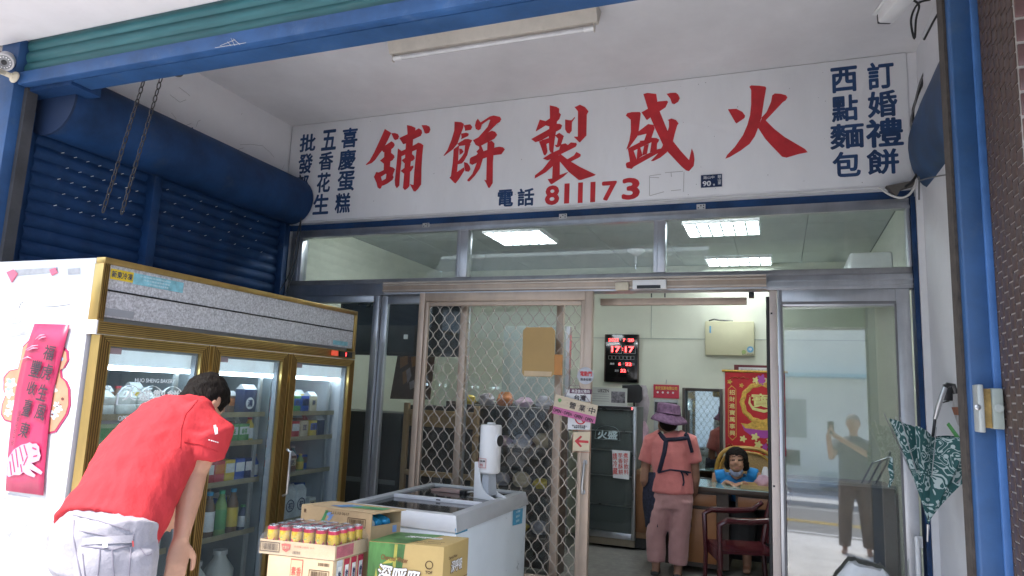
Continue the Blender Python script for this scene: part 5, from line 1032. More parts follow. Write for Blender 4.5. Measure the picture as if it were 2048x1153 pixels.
W0=M('pale_wood_board',(.60,.50,.36),.55,var=.1,scale=5,stretch=(1,1,6)); PKS=M('pink_strip',(.55,.14,.30),.5,var=.08)
E1,E2=lerp2(A_,D_,.62),lerp2(B_,C_,.62)
panel_px('upper_board',[A_,B_,E2,E1],yo,.008,W0,op); panel_px('lower_strip',[E1,E2,C_,D_],yo,.008,PKS,op)
pa,pb_,pd=at(*A_,'y',yo-.001),at(*B_,'y',yo-.001),at(*D_,'y',yo-.001); UX=(pb_-pa); Wd=UX.length; UX.normalize(); UY=Vector((-UX.z,0,UX.x)); Hd=(pa-pd).length
o_=lambda u,v: pa+UX*Wd*u-UY*Hd*v-Vector((0,.0012,0))
for ch,u in (('營',.44),('業',.67),('中',.90)): lettering('plaque_character',ch,o_(u,.33),UX,UY,Wd*.15,Hd*.34,INK,op,.015)
lettering('plaque_text','OPEN · OPEN · OPEN · OPEN',o_(.5,.80),UX,UY,Wd*.95,Hd*.17,INK,op,.03); lettering('plaque_star','✳',o_(.12,.25),UX,UY,Wd*.09,Hd*.22,PG,op,.03)
for u in (.30,.56,.79): MB().box(0,.004,-.001,0,0,.004).xf(Matrix.Translation(o_(u,.30))).build('dot',INK,op)
MB().tube([o_(.22,.02),at(1140,772,'y',yo+.02),at(1158,772,'y',yo+.02),o_(.85,.03)],.0022,5).build('string',M('string_mauve',(.3,.22,.24),.8),op)
st2=thing('round_sticker','round silver sticker with red writing on the mesh door stile','sticker',at(1171,752,'y',YM))
c=at(1171,752,'y',YM); MB().lathe([(.060,0),(.060,-.002)],c,24,'y').build('disc',M('sticker_silver',(.45,.46,.50),.35,var=.15),st2); lettering('sticker_text','電動門',c+Vector((.004,-.004,.014)),X_,Z_,.085,.035,PR,st2,.04); lettering('sticker_text','推食拉前',c+Vector((.004,-.004,-.026)),X_,Z_,.08,.02,INK,st2,.02)
s3=thing('pork_label','white card with maroon header reading 台灣 behind the open plaque','card',at(1160,790,'y',YM))
panel_px('card',[(1132,779),(1182,781),(1181,804),(1131,803)],YM-.006,.002,M('card_white',(.70,.70,.70),.5,var=.05),s3); panel_px('header',[(1140,777),(1184,779),(1183,789),(1139,787)],YM-.009,.0022,M('maroon_print',(.12,.03,.07),.5),s3)
lettering('card_text','本店使用豬肉',at(1161,783,'y',YM-.0105),X_,Z_,.13,.026,WT_,s3,.01); c=at(1160,796,'y',YM-.0075); lettering('card_text','台灣',c,X_,Z_,.085,.042,INK,s3,.03)
s4=thing('no_entry_notice','small white notice with red prohibition ring on the mesh door','notice',at(1157,848,'y',YM))
panel_px('card',[(1136,835),(1182,836),(1180,860),(1135,859)],YM-.006,.002,MATS['card_white'],s4)
c=at(1161,838,'y',YM-.009); MB().tube([c+Vector((.036*math.cos(t),0,.036*math.sin(t))) for t in [k*.35 for k in range(18)]],.005,5,closed=True,flat=.4).build('red_ring',PR,s4); MB().bar(c+Vector((-.024,0,.024)),c+Vector((.024,0,-.024)),.003,.008).build('red_bar',PR,s4)
lettering('notice_text','禁止吸菸請勿進入\n違者依法罰款',at(1159,854,'y',YM-.0075),X_,Z_,.11,.024,INK,s4,.02)
s5=thing('arrow_sign','cream plate with a red arrow pointing left on the mesh door','sign',at(1163,883,'y',YM))
panel_px('plate',[(1147,865),(1181,864),(1178,902),(1145,902)],YM-.007,.003,M('cream_plate',(.66,.55,.38),.5,var=.05),s5)
c=at(1163,883.5,'y',YM-.0085)
MB().flat([c+Vector((x*.05,0,z*.05)) for x,z in ((-1,0),(-.15,.8),(.1,.65),(-.38,.17),(1,.17),(1,-.17),(-.38,-.17),(.1,-.65),(-.15,-.8))]).build('arrow',PR,s5)
fq=MB(); 
for a_,b_ in (((-1,-1.1),(1,-1.1)),((1,-1.1),(1,1.1)),((1,1.1),(-1,1.1)),((-1,1.1),(-1,-1.1))): fq.bar(c+Vector((a_[0]*.063,0,a_[1]*.066)),c+Vector((b_[0]*.063,0,b_[1]*.066)),.0006,.003)
fq.build('border',M('border_brown',(.35,.12,.06),.5),s5)
# ------------------------------------------------------------------ umbrella on the right wall
um=thing('umbrella','half-closed dark green umbrella with white scroll pattern hanging on the right wall','umbrella',at(1855,1090,'y',4.0))
UMB=bpy.data.materials.new('scroll_pattern_fabric'); UMB.use_nodes=True; t=UMB.node_tree; n=t.nodes; L=t.links.new; b=n['Principled BSDF']; b.inputs['Roughness'].default_value=.75
tc=n.new('ShaderNodeTexCoord')
nz=n.new('ShaderNodeTexNoise'); nz.inputs['Scale'].default_value=13; nz.inputs['Detail'].default_value=1.2; nz.inputs['Distortion'].default_value=1.6; L(tc.outputs['Object'],nz.inputs['Vector'])
sn=n.new('ShaderNodeMath'); sn.operation='MULTIPLY'; sn.inputs[1].default_value=34; L(nz.outputs['Fac'],sn.inputs[0]); s2=n.new('ShaderNodeMath'); s2.operation='SINE'; L(sn.outputs[0],s2.inputs[0])
vo=n.new('ShaderNodeTexVoronoi'); vo.inputs['Scale'].default_value=13; vo.inputs['Randomness'].default_value=.6; L(tc.outputs['Object'],vo.inputs['Vector'])
lt=n.new('ShaderNodeMath'); lt.operation='LESS_THAN'; lt.inputs[1].default_value=.17; L(vo.outputs['Distance'],lt.inputs[0])
gt=n.new('ShaderNodeMath'); gt.operation='GREATER_THAN'; gt.inputs[1].default_value=.55; L(s2.outputs[0],gt.inputs[0])
mxx=n.new('ShaderNodeMath'); mxx.operation='MAXIMUM'; L(lt.outputs[0],mxx.inputs[0]); L(gt.outputs[0],mxx.inputs[1])
cmx=n.new('ShaderNodeMix'); cmx.data_type='RGBA'; cmx.inputs[6].default_value=(.012,.075,.075,1); cmx.inputs[7].default_value=(.36,.44,.44,1); L(mxx.outputs[0],cmx.inputs[0]); L(cmx.outputs[2],b.inputs['Base Color'])
tip=at(1856,1048,'y',4.02); top=at(1862,872,'y',4.02); ax_=(top-tip); Hh=ax_.length; ax_.normalize(); ex=Vector((1,0,0)); ex=(ex-ax_*ex.dot(ax_)).normalized(); ey=ax_.cross(ex)
mb=MB(); vs_=[]; NS,NT=15,64
for i in range(NS):
    f_=i/(NS-1)
    for k in range(NT):
        th_=2*math.pi*k/NT; rib=-math.cos(8*th_); fold=.36+.64*(.5+.5*rib)
        wgt=f_**1.15; amp=wgt*(fold**1.0); 
        rx=.196*(1.75 if math.cos(th_)>0 else 1.0); ry=.113
        sag=.035*wgt*(.5-.5*rib) + .05*wgt*math.cos(th_)*.9*f_
        hgt=Hh*f_*1.06 - sag*.9
        vs_.append(tip+ax_*hgt+ex*(rx*amp*math.cos(th_+.25*math.sin(4*th_)*(1-f_)))+ey*(ry*amp*math.sin(th_)))
mb.add(vs_,[(i*NT+k,i*NT+(k+1)%NT,(i+1)*NT+(k+1)%NT,(i+1)*NT+k) for i in range(NS-1) for k in range(NT)])
o=mb.build('canopy',UMB,um,smooth=True); sd_=o.modifiers.new('s','SOLIDIFY'); sd_.thickness=.0015
MB().tube([tip-ax_*.085,tip-ax_*.004],[.004,.007],8).build('ferrule',STEEL,um,smooth=True)
hd_=at(1890,775,'y',3.98); md0=top-ax_*.15; jn=at(1870,838,'y',4.005)
MB().tube([tip+ax_*.02,md0,at(1866,870,'y',4.01)],.005,8).build('shaft',BLACK,um,smooth=True); MB().tube([at(1866,872,'y',4.01),jn],.007,8).build('runner',BLACK,um,smooth=True)
MB().tube([jn,at(1876,815,'y',3.99),hd_],[.010,.0125,.0125],12).build('handle',STEEL,um,smooth=True)
MB().tube([hd_,hd_+Vector((.012,.0,.012)),hd_+Vector((.035,0,.010)),hd_+Vector((.045,0,-.03))],.013,8).build('handle_cap',BLACK,um,smooth=True)
for k in range(8):
    th_=2*math.pi*k/8; e1=tip+ax_*(Hh*1.06+.008)+ex*(.205*(1.75 if math.cos(th_)>0 else 1)*math.cos(th_))+ey*(.118*math.sin(th_))+ax_*(-.05*math.cos(th_)*.9*.9); e0=tip+ax_*Hh*.5+(e1-tip-ax_*Hh)*.42
    MB().tube([e0,e1,e1+(e1-e0).normalized()*.012],.0022,5).build('rib',STEEL,um)
MB().tube([at(1783,915,'y',3.98),at(1781,935,'y',3.975),at(1784,955,'y',3.98),at(1778,975,'y',3.98)],[.006,.012,.009,.005],6,flat=.4).build('tie_strap',UMB,um)
MB().prism([at(1898,845,'y',4.02),at(1920,875,'y',4.02),at(1914,880,'y',4.02),at(1893,850,'y',4.02)],(0,.002,0)).build('strap_end',PG,um)
wl=thing('wall_latch','black latch box in a hole of the right white wall','latch',at(1893,785,'x',XR-.02))
c=at(1893,785,'x',XR-.02); MB().box(c.x-.012,XR-.001,c.y-.05,c.y+.03,c.z-.045,c.z+.045).build('latch_box',BLACK,wl,bevel=.004); MB().tube([c+Vector((-.03,-.0,-.03)),c+Vector((-.02,-.01,-.055)),c+Vector((.01,0,-.045))],.004,6).build('ring',BLACK,wl)
pt=MB(); 
for pts in ([(1906,775),(1928,785),(1930,860),(1915,850),(1905,820)],): pt.flat([at(x,y,'x',XR-.002) for x,y in pts])
tag(pt.build('plaster_patch',M('bare_plaster',(.46,.44,.43),.9,var=.3,scale=14)),'bare grey plaster patch on the right wall by the latch','patch')
br=MB().flat([at(x,y,'x',XR-.004) for x,y in ((1903,815),(1925,814),(1926,832),(1908,830))]); tag(br.build('exposed_brick',M('bare_brick',(.30,.11,.06),.9,var=.3,scale=30)),'bit of exposed red brick in the plaster patch','brick')
# crumpled white bag in front of the right door
bgm=MB(); vs_=[]; N1,N2=9,20; P1_,P2_=at(1655,1120,'y',4.78),at(1815,1148,'y',4.78); cb=Vector(((P1_.x+P2_.x)/2,4.78,0)); RX_=(P2_.x-P1_.x)/2; HZ_=(P1_.z+P2_.z)/2; TZ_=(P1_.z-P2_.z)/2
for i in range(N1):
    f_=i/(N1-1)
    for k in range(N2):
        t_=2*math.pi*k/N2; r_=1+.25*smoothnoise((math.cos(t_)*1.5,math.sin(t_)*1.5,f_*3))+.10*smoothnoise((math.cos(t_)*4,math.sin(t_)*4,f_*7)); sh=math.sin(math.pi*min(1,f_*.60+.36))**.35
        vs_.append(cb+Vector((RX_*1.02*r_*sh*math.cos(t_),.075*r_*sh*math.sin(t_),HZ_*f_+.03*f_*smoothnoise((t_*2,f_,3))-TZ_*f_*math.cos(t_))))
bgm.add(vs_,[(i*N2+k,i*N2+(k+1)%N2,(i+1)*N2+(k+1)%N2,(i+1)*N2+k) for i in range(N1-1) for k in range(N2)]+[tuple(range(N2))[::-1],tuple((N1-1)*N2+k for k in range(N2))])
BAGW=M('white_plastic_sack',(.70,.72,.74),.3,var=.08,scale=9,bump=.5,bscale=14)
tag(bgm.build('plastic_sack',BAGW,smooth=True),'crumpled white plastic sack at the foot of the right glass door','sack')
# ------------------------------------------------------------------ inside: ceiling lamps
EM=M('lamp_glow',(.90,.97,1.0),.5,emit=5.5,var=0)
def troffer(label,x0,x1,y0,y1):
    t=thing('ceiling_lamp',label,'lamp',((x0+x1)/2,(y0+y1)/2,3.05),'ceiling lamps')
    MB().box(x0,x1,y0,y1,3.044,3.050).build('glow_panel',EM,t)
    f_=MB()
    f_.box(x0-.012,x1+.012,y0-.014,y0,3.020,3.050); f_.box(x0-.012,x1+.012,y1,y1+.014,3.020,3.050); f_.box(x0-.014,x0,y0,y1,3.020,3.050); f_.box(x1,x1+.014,y0,y1,3.020,3.050); f_.build('frame',WHITEP,t)
    LV=M('louvre_metal',(.50,.56,.62),.25,metal=.6,var=.05)
    for k in range(1,6): x=x0+(x1-x0)*k/6; MB().box(x-.008,x+.008,y0,y1,3.018,3.0435).build('louvre',LV,t)
    for k in (1,2): y=y0+(y1-y0)*k/3; MB().box(x0,x1,y-.004,y+.004,3.022,3.0435).build('louvre',LV,t)
    return t
troffer('lit louvred ceiling lamp seen through the middle transom pane',-2.58,-2.03,5.85,6.40)
troffer('lit louvred ceiling lamp seen through the right transom pane',-.74,-.14,5.88,6.36)
troffer('lit louvred ceiling lamp close to the back wall',-.70,-.06,7.42,7.84)
TUBE=M('added_tube_glow',(.92,.97,1.0),.5,emit=17,var=0)  # extra tubes hidden above the transom, added to brighten the shop walls
for lab,x in (('added tube lamp, out of view, brightening the shop behind the left window',-3.6),('added tube lamp, out of view, brightening the shop inside the doorway',-1.3)):
    t=thing('added_batten_lamp',lab,'lamp',(x+.6,5.25,3.05),'added batten lamps'); MB().box(x,x+1.2,5.22,5.28,3.01,3.05).build('body',WHITEP,t); MB().tube([(x+.02,5.25,2.985),(x+1.18,5.25,2.985)],.016,10).build('tube',TUBE,t,smooth=True)
fn=thing('ceiling_hook','pale round ceiling fitting with a short stem inside the shop','ceiling fitting',at(1275,505,'z',3.05)); c=at(1272,500,'z',3.05); MB().lathe([(.09,0),(.09,-.015),(.07,-.03),(.03,-.06),(.012,-.07),(.012,-.14)],c,20).build('rose',WHITEP,fn,smooth=True); MB().tube([c+Vector((0,0,-.14)),c+Vector((0,0,-.20))],.008,8).build('stem',STEEL,fn)
acb=thing('wall_box','white unit high on the right wall inside the shop','wall unit',(.7,6.6,2.6)); p=at(1718,520,'y',6.3); MB().box(.55,XR-.002,6.1,7.0,2.50,2.78).build('case',WHITEP,acb,bevel=.02); MB().box(.548,.5498,6.15,6.95,2.53,2.56).build('outlet',M('grey_slot',(.3,.31,.32),.5),acb)
# ------------------------------------------------------------------ inside: back wall
YB=7.895
def wallpx(x0,x1,y0,y1,y=YB): return pix_box(x0,x1,y0,y1,'y',y)
ck=thing('led_calendar','black digital wall calendar with red numerals reading 17 17','clock',at(1242,715,'y',YB)); c,w_,h_=wallpx(1209,1277,669,765,YB-.04)
MB().box(c.x-w_/2,c.x+w_/2,YB-.04,YB,c.z-h_/2,c.z+h_/2).build('case',M('gloss_black',(.006,.006,.007),.12,var=0),ck,bevel=.004)
fq=MB(); 
for s in (-1,1): fq.box(c.x+s*w_*.49-.006,c.x+s*w_*.49+.006,YB-.0425,YB-.0405,c.z-h_*.49,c.z+h_*.49)
fq.build('frame_edge',M('bronze_edge',(.10,.07,.05),.4,metal=.5),ck)
def led(tx,u,v,wd,hg): return lettering('led_digit',tx,(c.x+u*w_,YB-.0415,c.z+v*h_),X_,Z_,wd*w_,hg*h_,LEDR,ck,.03)
led('2022',-.24,.38,.30,.065); led('7',.07,.38,.06,.065); led('20',.27,.38,.17,.065); led('17',-.17,.185,.26,.125); led('17',.23,.185,.26,.125); led('6',-.05,-.12,.07,.06); led('22',.21,-.12,.18,.065); led('32',.06,-.26,.16,.065); led(':',.03,.185,.02,.06)
wt_=M('faint_white_print',(.5,.5,.5),.5)
for tx,u,v in (('年',-.04,.38),('月',.15,.38),('日',.41,.38),('農曆',-.27,-.12),('月',.06,-.12),('日',.35,-.12),('溫度',-.13,-.26),('℃',.2,-.26)): lettering('panel_text',tx,(c.x+u*w_,YB-.0412,c.z+v*h_),X_,Z_,(.05 if len(tx)<2 else .13)*w_,.045*h_,wt_,ck,.01)
bx=MB()
def rect(mb,u0,u1,v0,v1,s=.002):
    for (a1,b1,a2,b2) in ((u0,v0,u1,v0),(u0,v1,u1,v1),(u0,v0,u0,v1),(u1,v0,u1,v1)): mb.bar((c.x+a1*w_,YB-.041,c.z+b1*h_),(c.x+a2*w_,YB-.041,c.z+b2*h_),.0006,s)
rect(bx,-.33,0,.10,.27); rect(bx,.07,.40,.10,.27)
for k in range(7): rect(bx,-.38+.11*k,-.29+.11*k,-.025,.045,.0015)
bx.build('panel_line',wt_,ck)
eb=thing('meter_box','cream metal wall box with small stickers on the back wall','wall box',at(1460,677,'y',YB)); c,w_,h_=wallpx(1410,1508,643,711,YB-.07); MB().box(c.x-w_/2,c.x+w_/2,YB-.07,YB,c.z-h_/2,c.z+h_/2).build('case',M('cream_paint',(.60,.58,.38),.45,var=.04),eb,bevel=.006)
MB().lathe([(.034,0),(.034,-.001)],(c.x+w_*.42,YB-.0705,c.z-h_*.32),20,'y').build('round_sticker',M('sticker_skyblue',(.15,.40,.62),.5),eb); lettering('sticker_text','中',(c.x+w_*.42,YB-.0725,c.z-h_*.32),X_,Z_,.03,.036,WT_,eb,.03); MB().lathe([(.022,0),(.022,-.001)],(c.x+w_*.29,YB-.0705,c.z-h_*.40),18,'y').build('round_sticker',M('sticker_olive',(.28,.36,.12),.5),eb); lettering('sticker_text','第一 CS2285',(c.x+w_*.37,YB-.071,c.z-h_*.455),X_,Z_,.12,.018,INK,eb,.01); MB().box(c.x-w_*.41,c.x-w_*.375,YB-.0715,YB-.0705,c.z+h_*.15,c.z+h_*.36).build('blue_tag',MATS['sticker_skyblue'],eb)
MB().tube([at(1418,642,'y',YB-.02),at(1428,639,'y',YB-.03),at(1438,641,'y',YB-.02),at(1466,643,'y',YB-.02)],.008,5).build('cable_tuft',CB,eb)
cd_=thing('red_calendar','red and grey hanging wall calendar behind the standing person','calendar',at(1332,790,'y',YB)); c,w_,h_=wallpx(1307,1358,770,797); MB().box(c.x-w_/2,c.x+w_/2,YB-.006,YB,c.z-h_/2,c.z+h_/2).build('header',M('calendar_red',(.50,.03,.06),.45,var=.1),cd_); lettering('header_text','泰安瓦斯有限公司',(c.x,YB-.0075,c.z+h_*.24),X_,Z_,w_*.86,h_*.26,M('gold_print',(.65,.45,.08),.5),cd_,.03); 
for k in range(4): MB().lathe([(.012,0),(.012,-.001)],(c.x+w_*(-.33+.2*k),YB-.007,c.z-h_*.08),12,'y').build('badge',PW,cd_)
c2_,w2,h2=wallpx(1308,1356,800,850); MB().box(c2_.x-w2/2,c2_.x+w2/2,YB-.006,YB,c2_.z-h2*.75,c2_.z+h2/2).build('page',M('calendar_page',(.42,.45,.45),.6,var=.25,scale=6),cd_); MB().box(c2_.x-w2*.46,c2_.x+w2*.46,YB-.008,YB-.0061,c2_.z-h2*.02,c2_.z+h2*.40).build('dark_picture',M('dark_photo',(.05,.055,.06),.4,var=.4,scale=12),cd_); MB().tube([at(1332,768,'y',YB-.004),at(1333,760,'y',YB-.01)],.005,6).build('nail',STEEL,cd_)
# framed mirror
mr_=thing('wall_mirror','dark framed mirror on the back wall reflecting the mesh door','mirror',at(1406,870,'y',YB)); c,w_,h_=wallpx(1366,1446,777,960); MIRM=M('mirror_glass',(.62,.66,.65),.03,metal=1,var=0)
MB().box(-w_/2+.026,w_/2-.026,-.002,.002,-h_/2+.026,h_/2-.026).xf(Matrix.Translation((c.x,YB-.045,c.z)) @ Euler((R(-.6),0,R(-7.2))).to_matrix().to_4x4()).build('mirror_pane',MIRM,mr_); FRM=M('dark_wood_frame',(.045,.032,.025),.4,var=.25,scale=8)
for a_,b_,e_,f_ in ((c.x-w_/2,c.x-w_/2+.03,c.z-h_/2,c.z+h_/2),(c.x+w_/2-.03,c.x+w_/2,c.z-h_/2,c.z+h_/2),(c.x-w_/2+.03,c.x+w_/2-.03,c.z+h_/2-.03,c.z+h_/2),(c.x-w_/2+.03,c.x+w_/2-.03,c.z-h_/2,c.z-h_/2+.03)): MB().box(a_,b_,YB-.085,YB,e_,f_).build('frame_side',FRM,mr_,bevel=.004)
# red fortune scroll
rsx=thing('fortune_scroll','red and gold fortune scroll with large lucky character behind the seated person','scroll',at(1495,820,'y',YB)); x0,x1=at(1450,820,'y',YB-.03).x,.06; z1_,z0_=at(1495,744,'y',YB-.03).z,at(1495,905,'y',YB-.03).z-.02
Ws=x1-x0; Hs=z1_-z0_; SR=M('scroll_red',(.50,.012,.02),.6,var=.1,scale=12); GO=M('scroll_gold',(.60,.36,.06),.45,metal=.2,var=.35,scale=40); PYL=M('scroll_yellow',(.72,.66,.25),.5); PU=M('scroll_purple',(.40,.06,.36),.5)
MB().box(x0,x1,YB-.012,YB-.009,z0_,z1_).build('cloth',SR,rsx); MB().tube([(x0-.03,YB-.02,z1_+.005),(x1+.03,YB-.02,z1_+.005)],.013,10).build('top_rod',GO,rsx,smooth=True)
Pq=lambda u,v,o=.0135: Vector((x0+Ws*u,YB-o,z1_-Hs*v)); cu_,cv_=.62,.375; Rr=Ws*.325
MB().tube([Pq(cu_,cv_)+Vector((Rr*math.cos(t_)*(1+.03*math.cos(12*t_)),0,Rr*math.sin(t_)*(1+.03*math.cos(12*t_)))) for t_ in [k*2*math.pi/48 for k in range(48)]],.024,6,closed=True,flat=.15).build('gold_ring',GO,rsx)
# the pale carved border of the side couplet
MB().prism([Pq(.05,.22),Pq(.11,.17),Pq(.19,.22),Pq(.19,.80),Pq(.12,.85),Pq(.05,.80)],(0,.001,0)).build('couplet_border',GO,rsx); MB().prism([Pq(.06,.225,.0155),Pq(.12,.185,.0155),Pq(.18,.225,.0155),Pq(.18,.795,.0155),Pq(.12,.835,.0155),Pq(.06,.795,.0155)],(0,.001,0)).build('couplet_field',SR,rsx)
for k,ch in enumerate('招財進寶萬事興'): lettering('couplet_character',ch,Pq(.12,.26+.083*k,.017),X_,Z_,Ws*.095,Hs*.062,PYL,rsx,.014)
lettering('lucky_character','寶',Pq(.60,.35,.017),X_,Z_,Ws*.32,Hs*.175,PYL,rsx,.014); lettering('lucky_character','招',Pq(.77,.38,.0175),X_,Z_,Ws*.13,Hs*.085,PYL,rsx,.014)
MB().tube([Pq(.42,.31,.017),Pq(.41,.38,.017),Pq(.47,.45,.017),Pq(.65,.475,.017),Pq(.86,.435,.017)],[.006,.012,.014,.016,.004],6,flat=.12).build('sweep_stroke',PYL,rsx); MB().tube([Pq(.40,.29,.017),Pq(.45,.31,.017)],[.010,.006],6,flat=.15).build('dot_stroke',PYL,rsx)
MB().prism([Pq(.27,.63),Pq(.40,.66),Pq(.60,.665),Pq(.80,.66),Pq(.95,.62),Pq(.94,.70),Pq(.85,.765),Pq(.65,.80),Pq(.45,.785),Pq(.32,.72)],(0,.001,0)).build('ingot_base',PU,rsx); MB().prism([Pq(.26,.63,.015),Pq(.38,.64,.015),Pq(.48,.595,.015),Pq(.62,.575,.015),Pq(.76,.60,.015),Pq(.86,.64,.015),Pq(.97,.61,.015),Pq(.90,.69,.015),Pq(.62,.705,.015),Pq(.34,.69,.015)],(0,.001,0)).build('gold_heap',GO,rsx)
for u,v,m_,r_ in ((.30,.82,PYL,.03),(.50,.79,PYL,.035),(.80,.80,PU,.035),(.74,.83,PYL,.03),(.62,.08,PU,.04),(.52,.10,PYL,.03),(.72,.10,PYL,.03),(.62,.115,PU,.03),(.55,.88,PYL,.035),(.66,.90,PU,.03),(.08,.13,GO,.022),(.28,.17,GO,.02)): 
    MB().flat([Pq(u,v,.0165+.0004*random.random())+Vector((r_*math.cos(t_)*(1+.3*math.cos(5*t_)),0,r_*math.sin(t_)*(1+.3*math.cos(5*t_)))) for t_ in [k*2*math.pi/30 for k in range(30)]]).build('blossom_print',m_,rsx)
for u0,u1,v in ((.08,.40,.075),(.75,.98,.075),(.03,.14,.90),(.05,.97,.97)): MB().tube([Pq(u0+(u1-u0)*k/8,v+.012*math.sin(k*1.9),.0145) for k in range(9)],.014,6,flat=.12).build('cloud_border',GO,rsx)
pf=thing('framed_paper','maroon framed paper above the fortune scroll','frame',at(1512,738,'y',YB)); c,w_,h_=wallpx(1468,1562,731,750); MB().box(c.x-w_/2,c.x+w_/2,YB-.008,YB,c.z-.12,c.z+h_/2).build('frame',M('maroon_frame',(.16,.02,.03),.4,var=.1),pf); MB().box(c.x-w_*.40,c.x+w_*.40,YB-.0095,YB-.0081,c.z-.10,c.z+h_*.25).build('paper',MATS['card_white'],pf); lettering('paper_text','歡迎光臨新鮮美味糕餅',(c.x,YB-.0105,c.z-h_*.05),X_,Z_,w_*.72,h_*.3,M('grey_print',(.3,.3,.3),.6),pf,0)
# ------------------------------------------------------------------ inside: upright fridge
ff=thing('upright_fridge','narrow dark glass upright fridge with steel frame by the back wall','fridge',(-1.75,7.5,0)); yf=7.38; p0=at(1180,1085,'y',yf); xa,xb_=at(1178,900,'y',yf).x-.10,at(1272,900,'y',yf).x; zt5=at(1225,812,'y',yf).z
MB().box(xa,xb_,yf+.03,7.88,.04,zt5).build('cabinet',M('fridge_grey_dark',(.10,.11,.11),.5,var=.2),ff,bevel=.006)
for a_,b_,e_,f_ in ((xa,xa+.03,.10,zt5),(xb_-.035,xb_,.10,zt5),(xa+.03,xb_-.035,zt5-.04,zt5),(xa+.03,xb_-.035,.10,.16)): MB().box(a_,b_,yf-.015,yf+.029,e_,f_).build('door_frame',STEEL,ff,bevel=.004)
MB().box(xa,xb_,yf-.005,yf+.029,.03,.098).build('kick_plate',M('kick_bronze',(.22,.18,.13),.5,metal=.4),ff)
MB().box(xa+.03,xb_-.035,yf+.004,yf+.008,.16,zt5-.04).build('pane',glass('dim_glass',(.85,.88,.87),1.0,.04,(.5,.55,.55),4),ff)
for z in (.42,.72,.98,1.18): MB().box(xa+.03,xb_-.035,yf+.009,yf+.024,z,z+.012).build('shelf_edge',STEEL,ff)
DC2=M('decal_grey',(.45,.55,.58),.6); c,w_,h_=pix_box(1190,1240,852,882,'y',yf); lettering('decal_text','火盛',(c.x,yf+.002,c.z-h_*.1),X_,Z_,w_*.8,h_*.6,DC2,ff,.03); MB().tube([(c.x+w_*.5*math.cos(t_),yf+.002,c.z-h_*.4+h_*.9*math.sin(t_)**.5 if math.sin(t_)>0 else c.z-h_*.45) for t_ in [k*math.pi/10 for k in range(11)]],.006,4,closed=True,flat=.2).build('decal_frame',DC2,ff)
nt_=thing('handwritten_note','white paper with red handwriting taped on the upright fridge','note',at(1240,930,'y',yf)); panel_px('paper',[(1224,900),(1260,903),(1258,960),(1226,956)],yf-.020,.001,M('paper_white',(.72,.74,.76),.6,var=.05),nt_)
for k,tx in enumerate(('煮\n好\n飲\n料','芋\n香\n酥\n餅','請\n冷\n藏')): c=at(1252-11*k,928,'y',yf-.0215); lettering('handwriting',tx,c,X_,Z_,.05,.22,RL,nt_,.015,rot=.05)
MB().box(xa+.10,xb_-.05,yf-.018,yf-.016,zt5-.035,zt5-.005).build('top_strip',BLACK,ff)
c=at(1264,808,'y',yf-.016); lettering('led_digit','3',(c.x,yf-.019,zt5-.02),X_,Z_,.012,.02,LEDR,ff,.03)
tc_=thing('cardboard_header','grey printed cardboard header with small photo on top of the upright fridge','card',(-1.75,7.4,zt5)); x0,x1=at(1180,797,'y',yf).x-.04,at(1254,797,'y',yf).x; zA,zB=zt5+.002,at(1220,776,'y',yf).z
MB().box(x0,x1,yf,yf+.01,zA,zB).build('card',M('grey_card',(.46,.47,.44),.6,var=.08),tc_); lettering('card_text','LEEZEN',(x0+(x1-x0)*.42,yf-.001,zA+(zB-zA)*.82),X_,Z_,.12,.035,INK,tc_,.02); MB().box(x1-.17,x1-.02,yf-.002,yf-.0005,zA+.03,zA+.15).build('photo',M('photo_mix',(.16,.15,.17),.5,var=.9,scale=25),tc_)
for k in range(4): MB().box(x0+.05,x0+.25,yf-.0015,yf-.0005,zA+.04+.025*k,zA+.046+.025*k).build('print_line',M('line_grey',(.3,.3,.3),.6),tc_)
mo=thing('black_screen','black rounded panel leaning behind the upright fridge','screen',at(1262,790,'y',7.6)); panel_px('panel',[(1244,771),(1278,770),(1284,776),(1284,800),(1279,806),(1246,806)],7.62,.03,BLACK,mo); MB().tube([at(1268,806,'y',7.64),at(1270,830,'y',7.64)],.012,6).build('neck',BLACK,mo)
# hanging plastic bags between fridge and calendar
PB_=M('thin_plastic_bag',(.52,.46,.50),.3,var=.2,scale=10,alpha=.75); PP=M('pink_plastic_bag',(.62,.40,.50),.3,var=.25,scale=10,alpha=.9)
def bag(label,c,rx,h,m_,seed,cat='plastic bag',grp=None):
    mb=MB(); vs_=[]; N1,N2=10,14
    for i in range(N1):
        f_=i/(N1-1)
        for k in range(N2):
            t_=2*math.pi*k/N2; r_=(math.sin(math.pi*(f_*.8+.12))**.55)*(1+.45*smoothnoise((math.cos(t_)*1.7+seed,math.sin(t_)*1.7,f_*3.1))); vs_.append(Vector(c)+Vector((rx*r_*math.cos(t_),rx*.6*r_*math.sin(t_),h*f_)))
    mb.add(vs_,[(i*N2+k,i*N2+(k+1)%N2,(i+1)*N2+(k+1)%N2,(i+1)*N2+k) for i in range(N1-1) for k in range(N2)]+[tuple(range(N2))[::-1],tuple((N1-1)*N2+k for k in range(N2))]); return tag(mb.build('pastry_pack' if grp else 'plastic_bag',m_,smooth=True),label,cat,grp)
c=at(1284,885,'y',7.80); bag('pink plastic bag hanging low beside the upright fridge',c+Vector((0,0,-.12)),.07,.35,PP,1); c=at(1285,820,'y',7.82); bag('clear plastic bag hanging beside the upright fridge',c+Vector((0,0,-.15)),.07,.42,PB_,5)
tag(panel_px('notice_card',[(1271,937),(1287,938),(1287,968),(1271,968)],7.84,.002,MATS['paper_white'],None),'small white notice card low on the back wall','card')
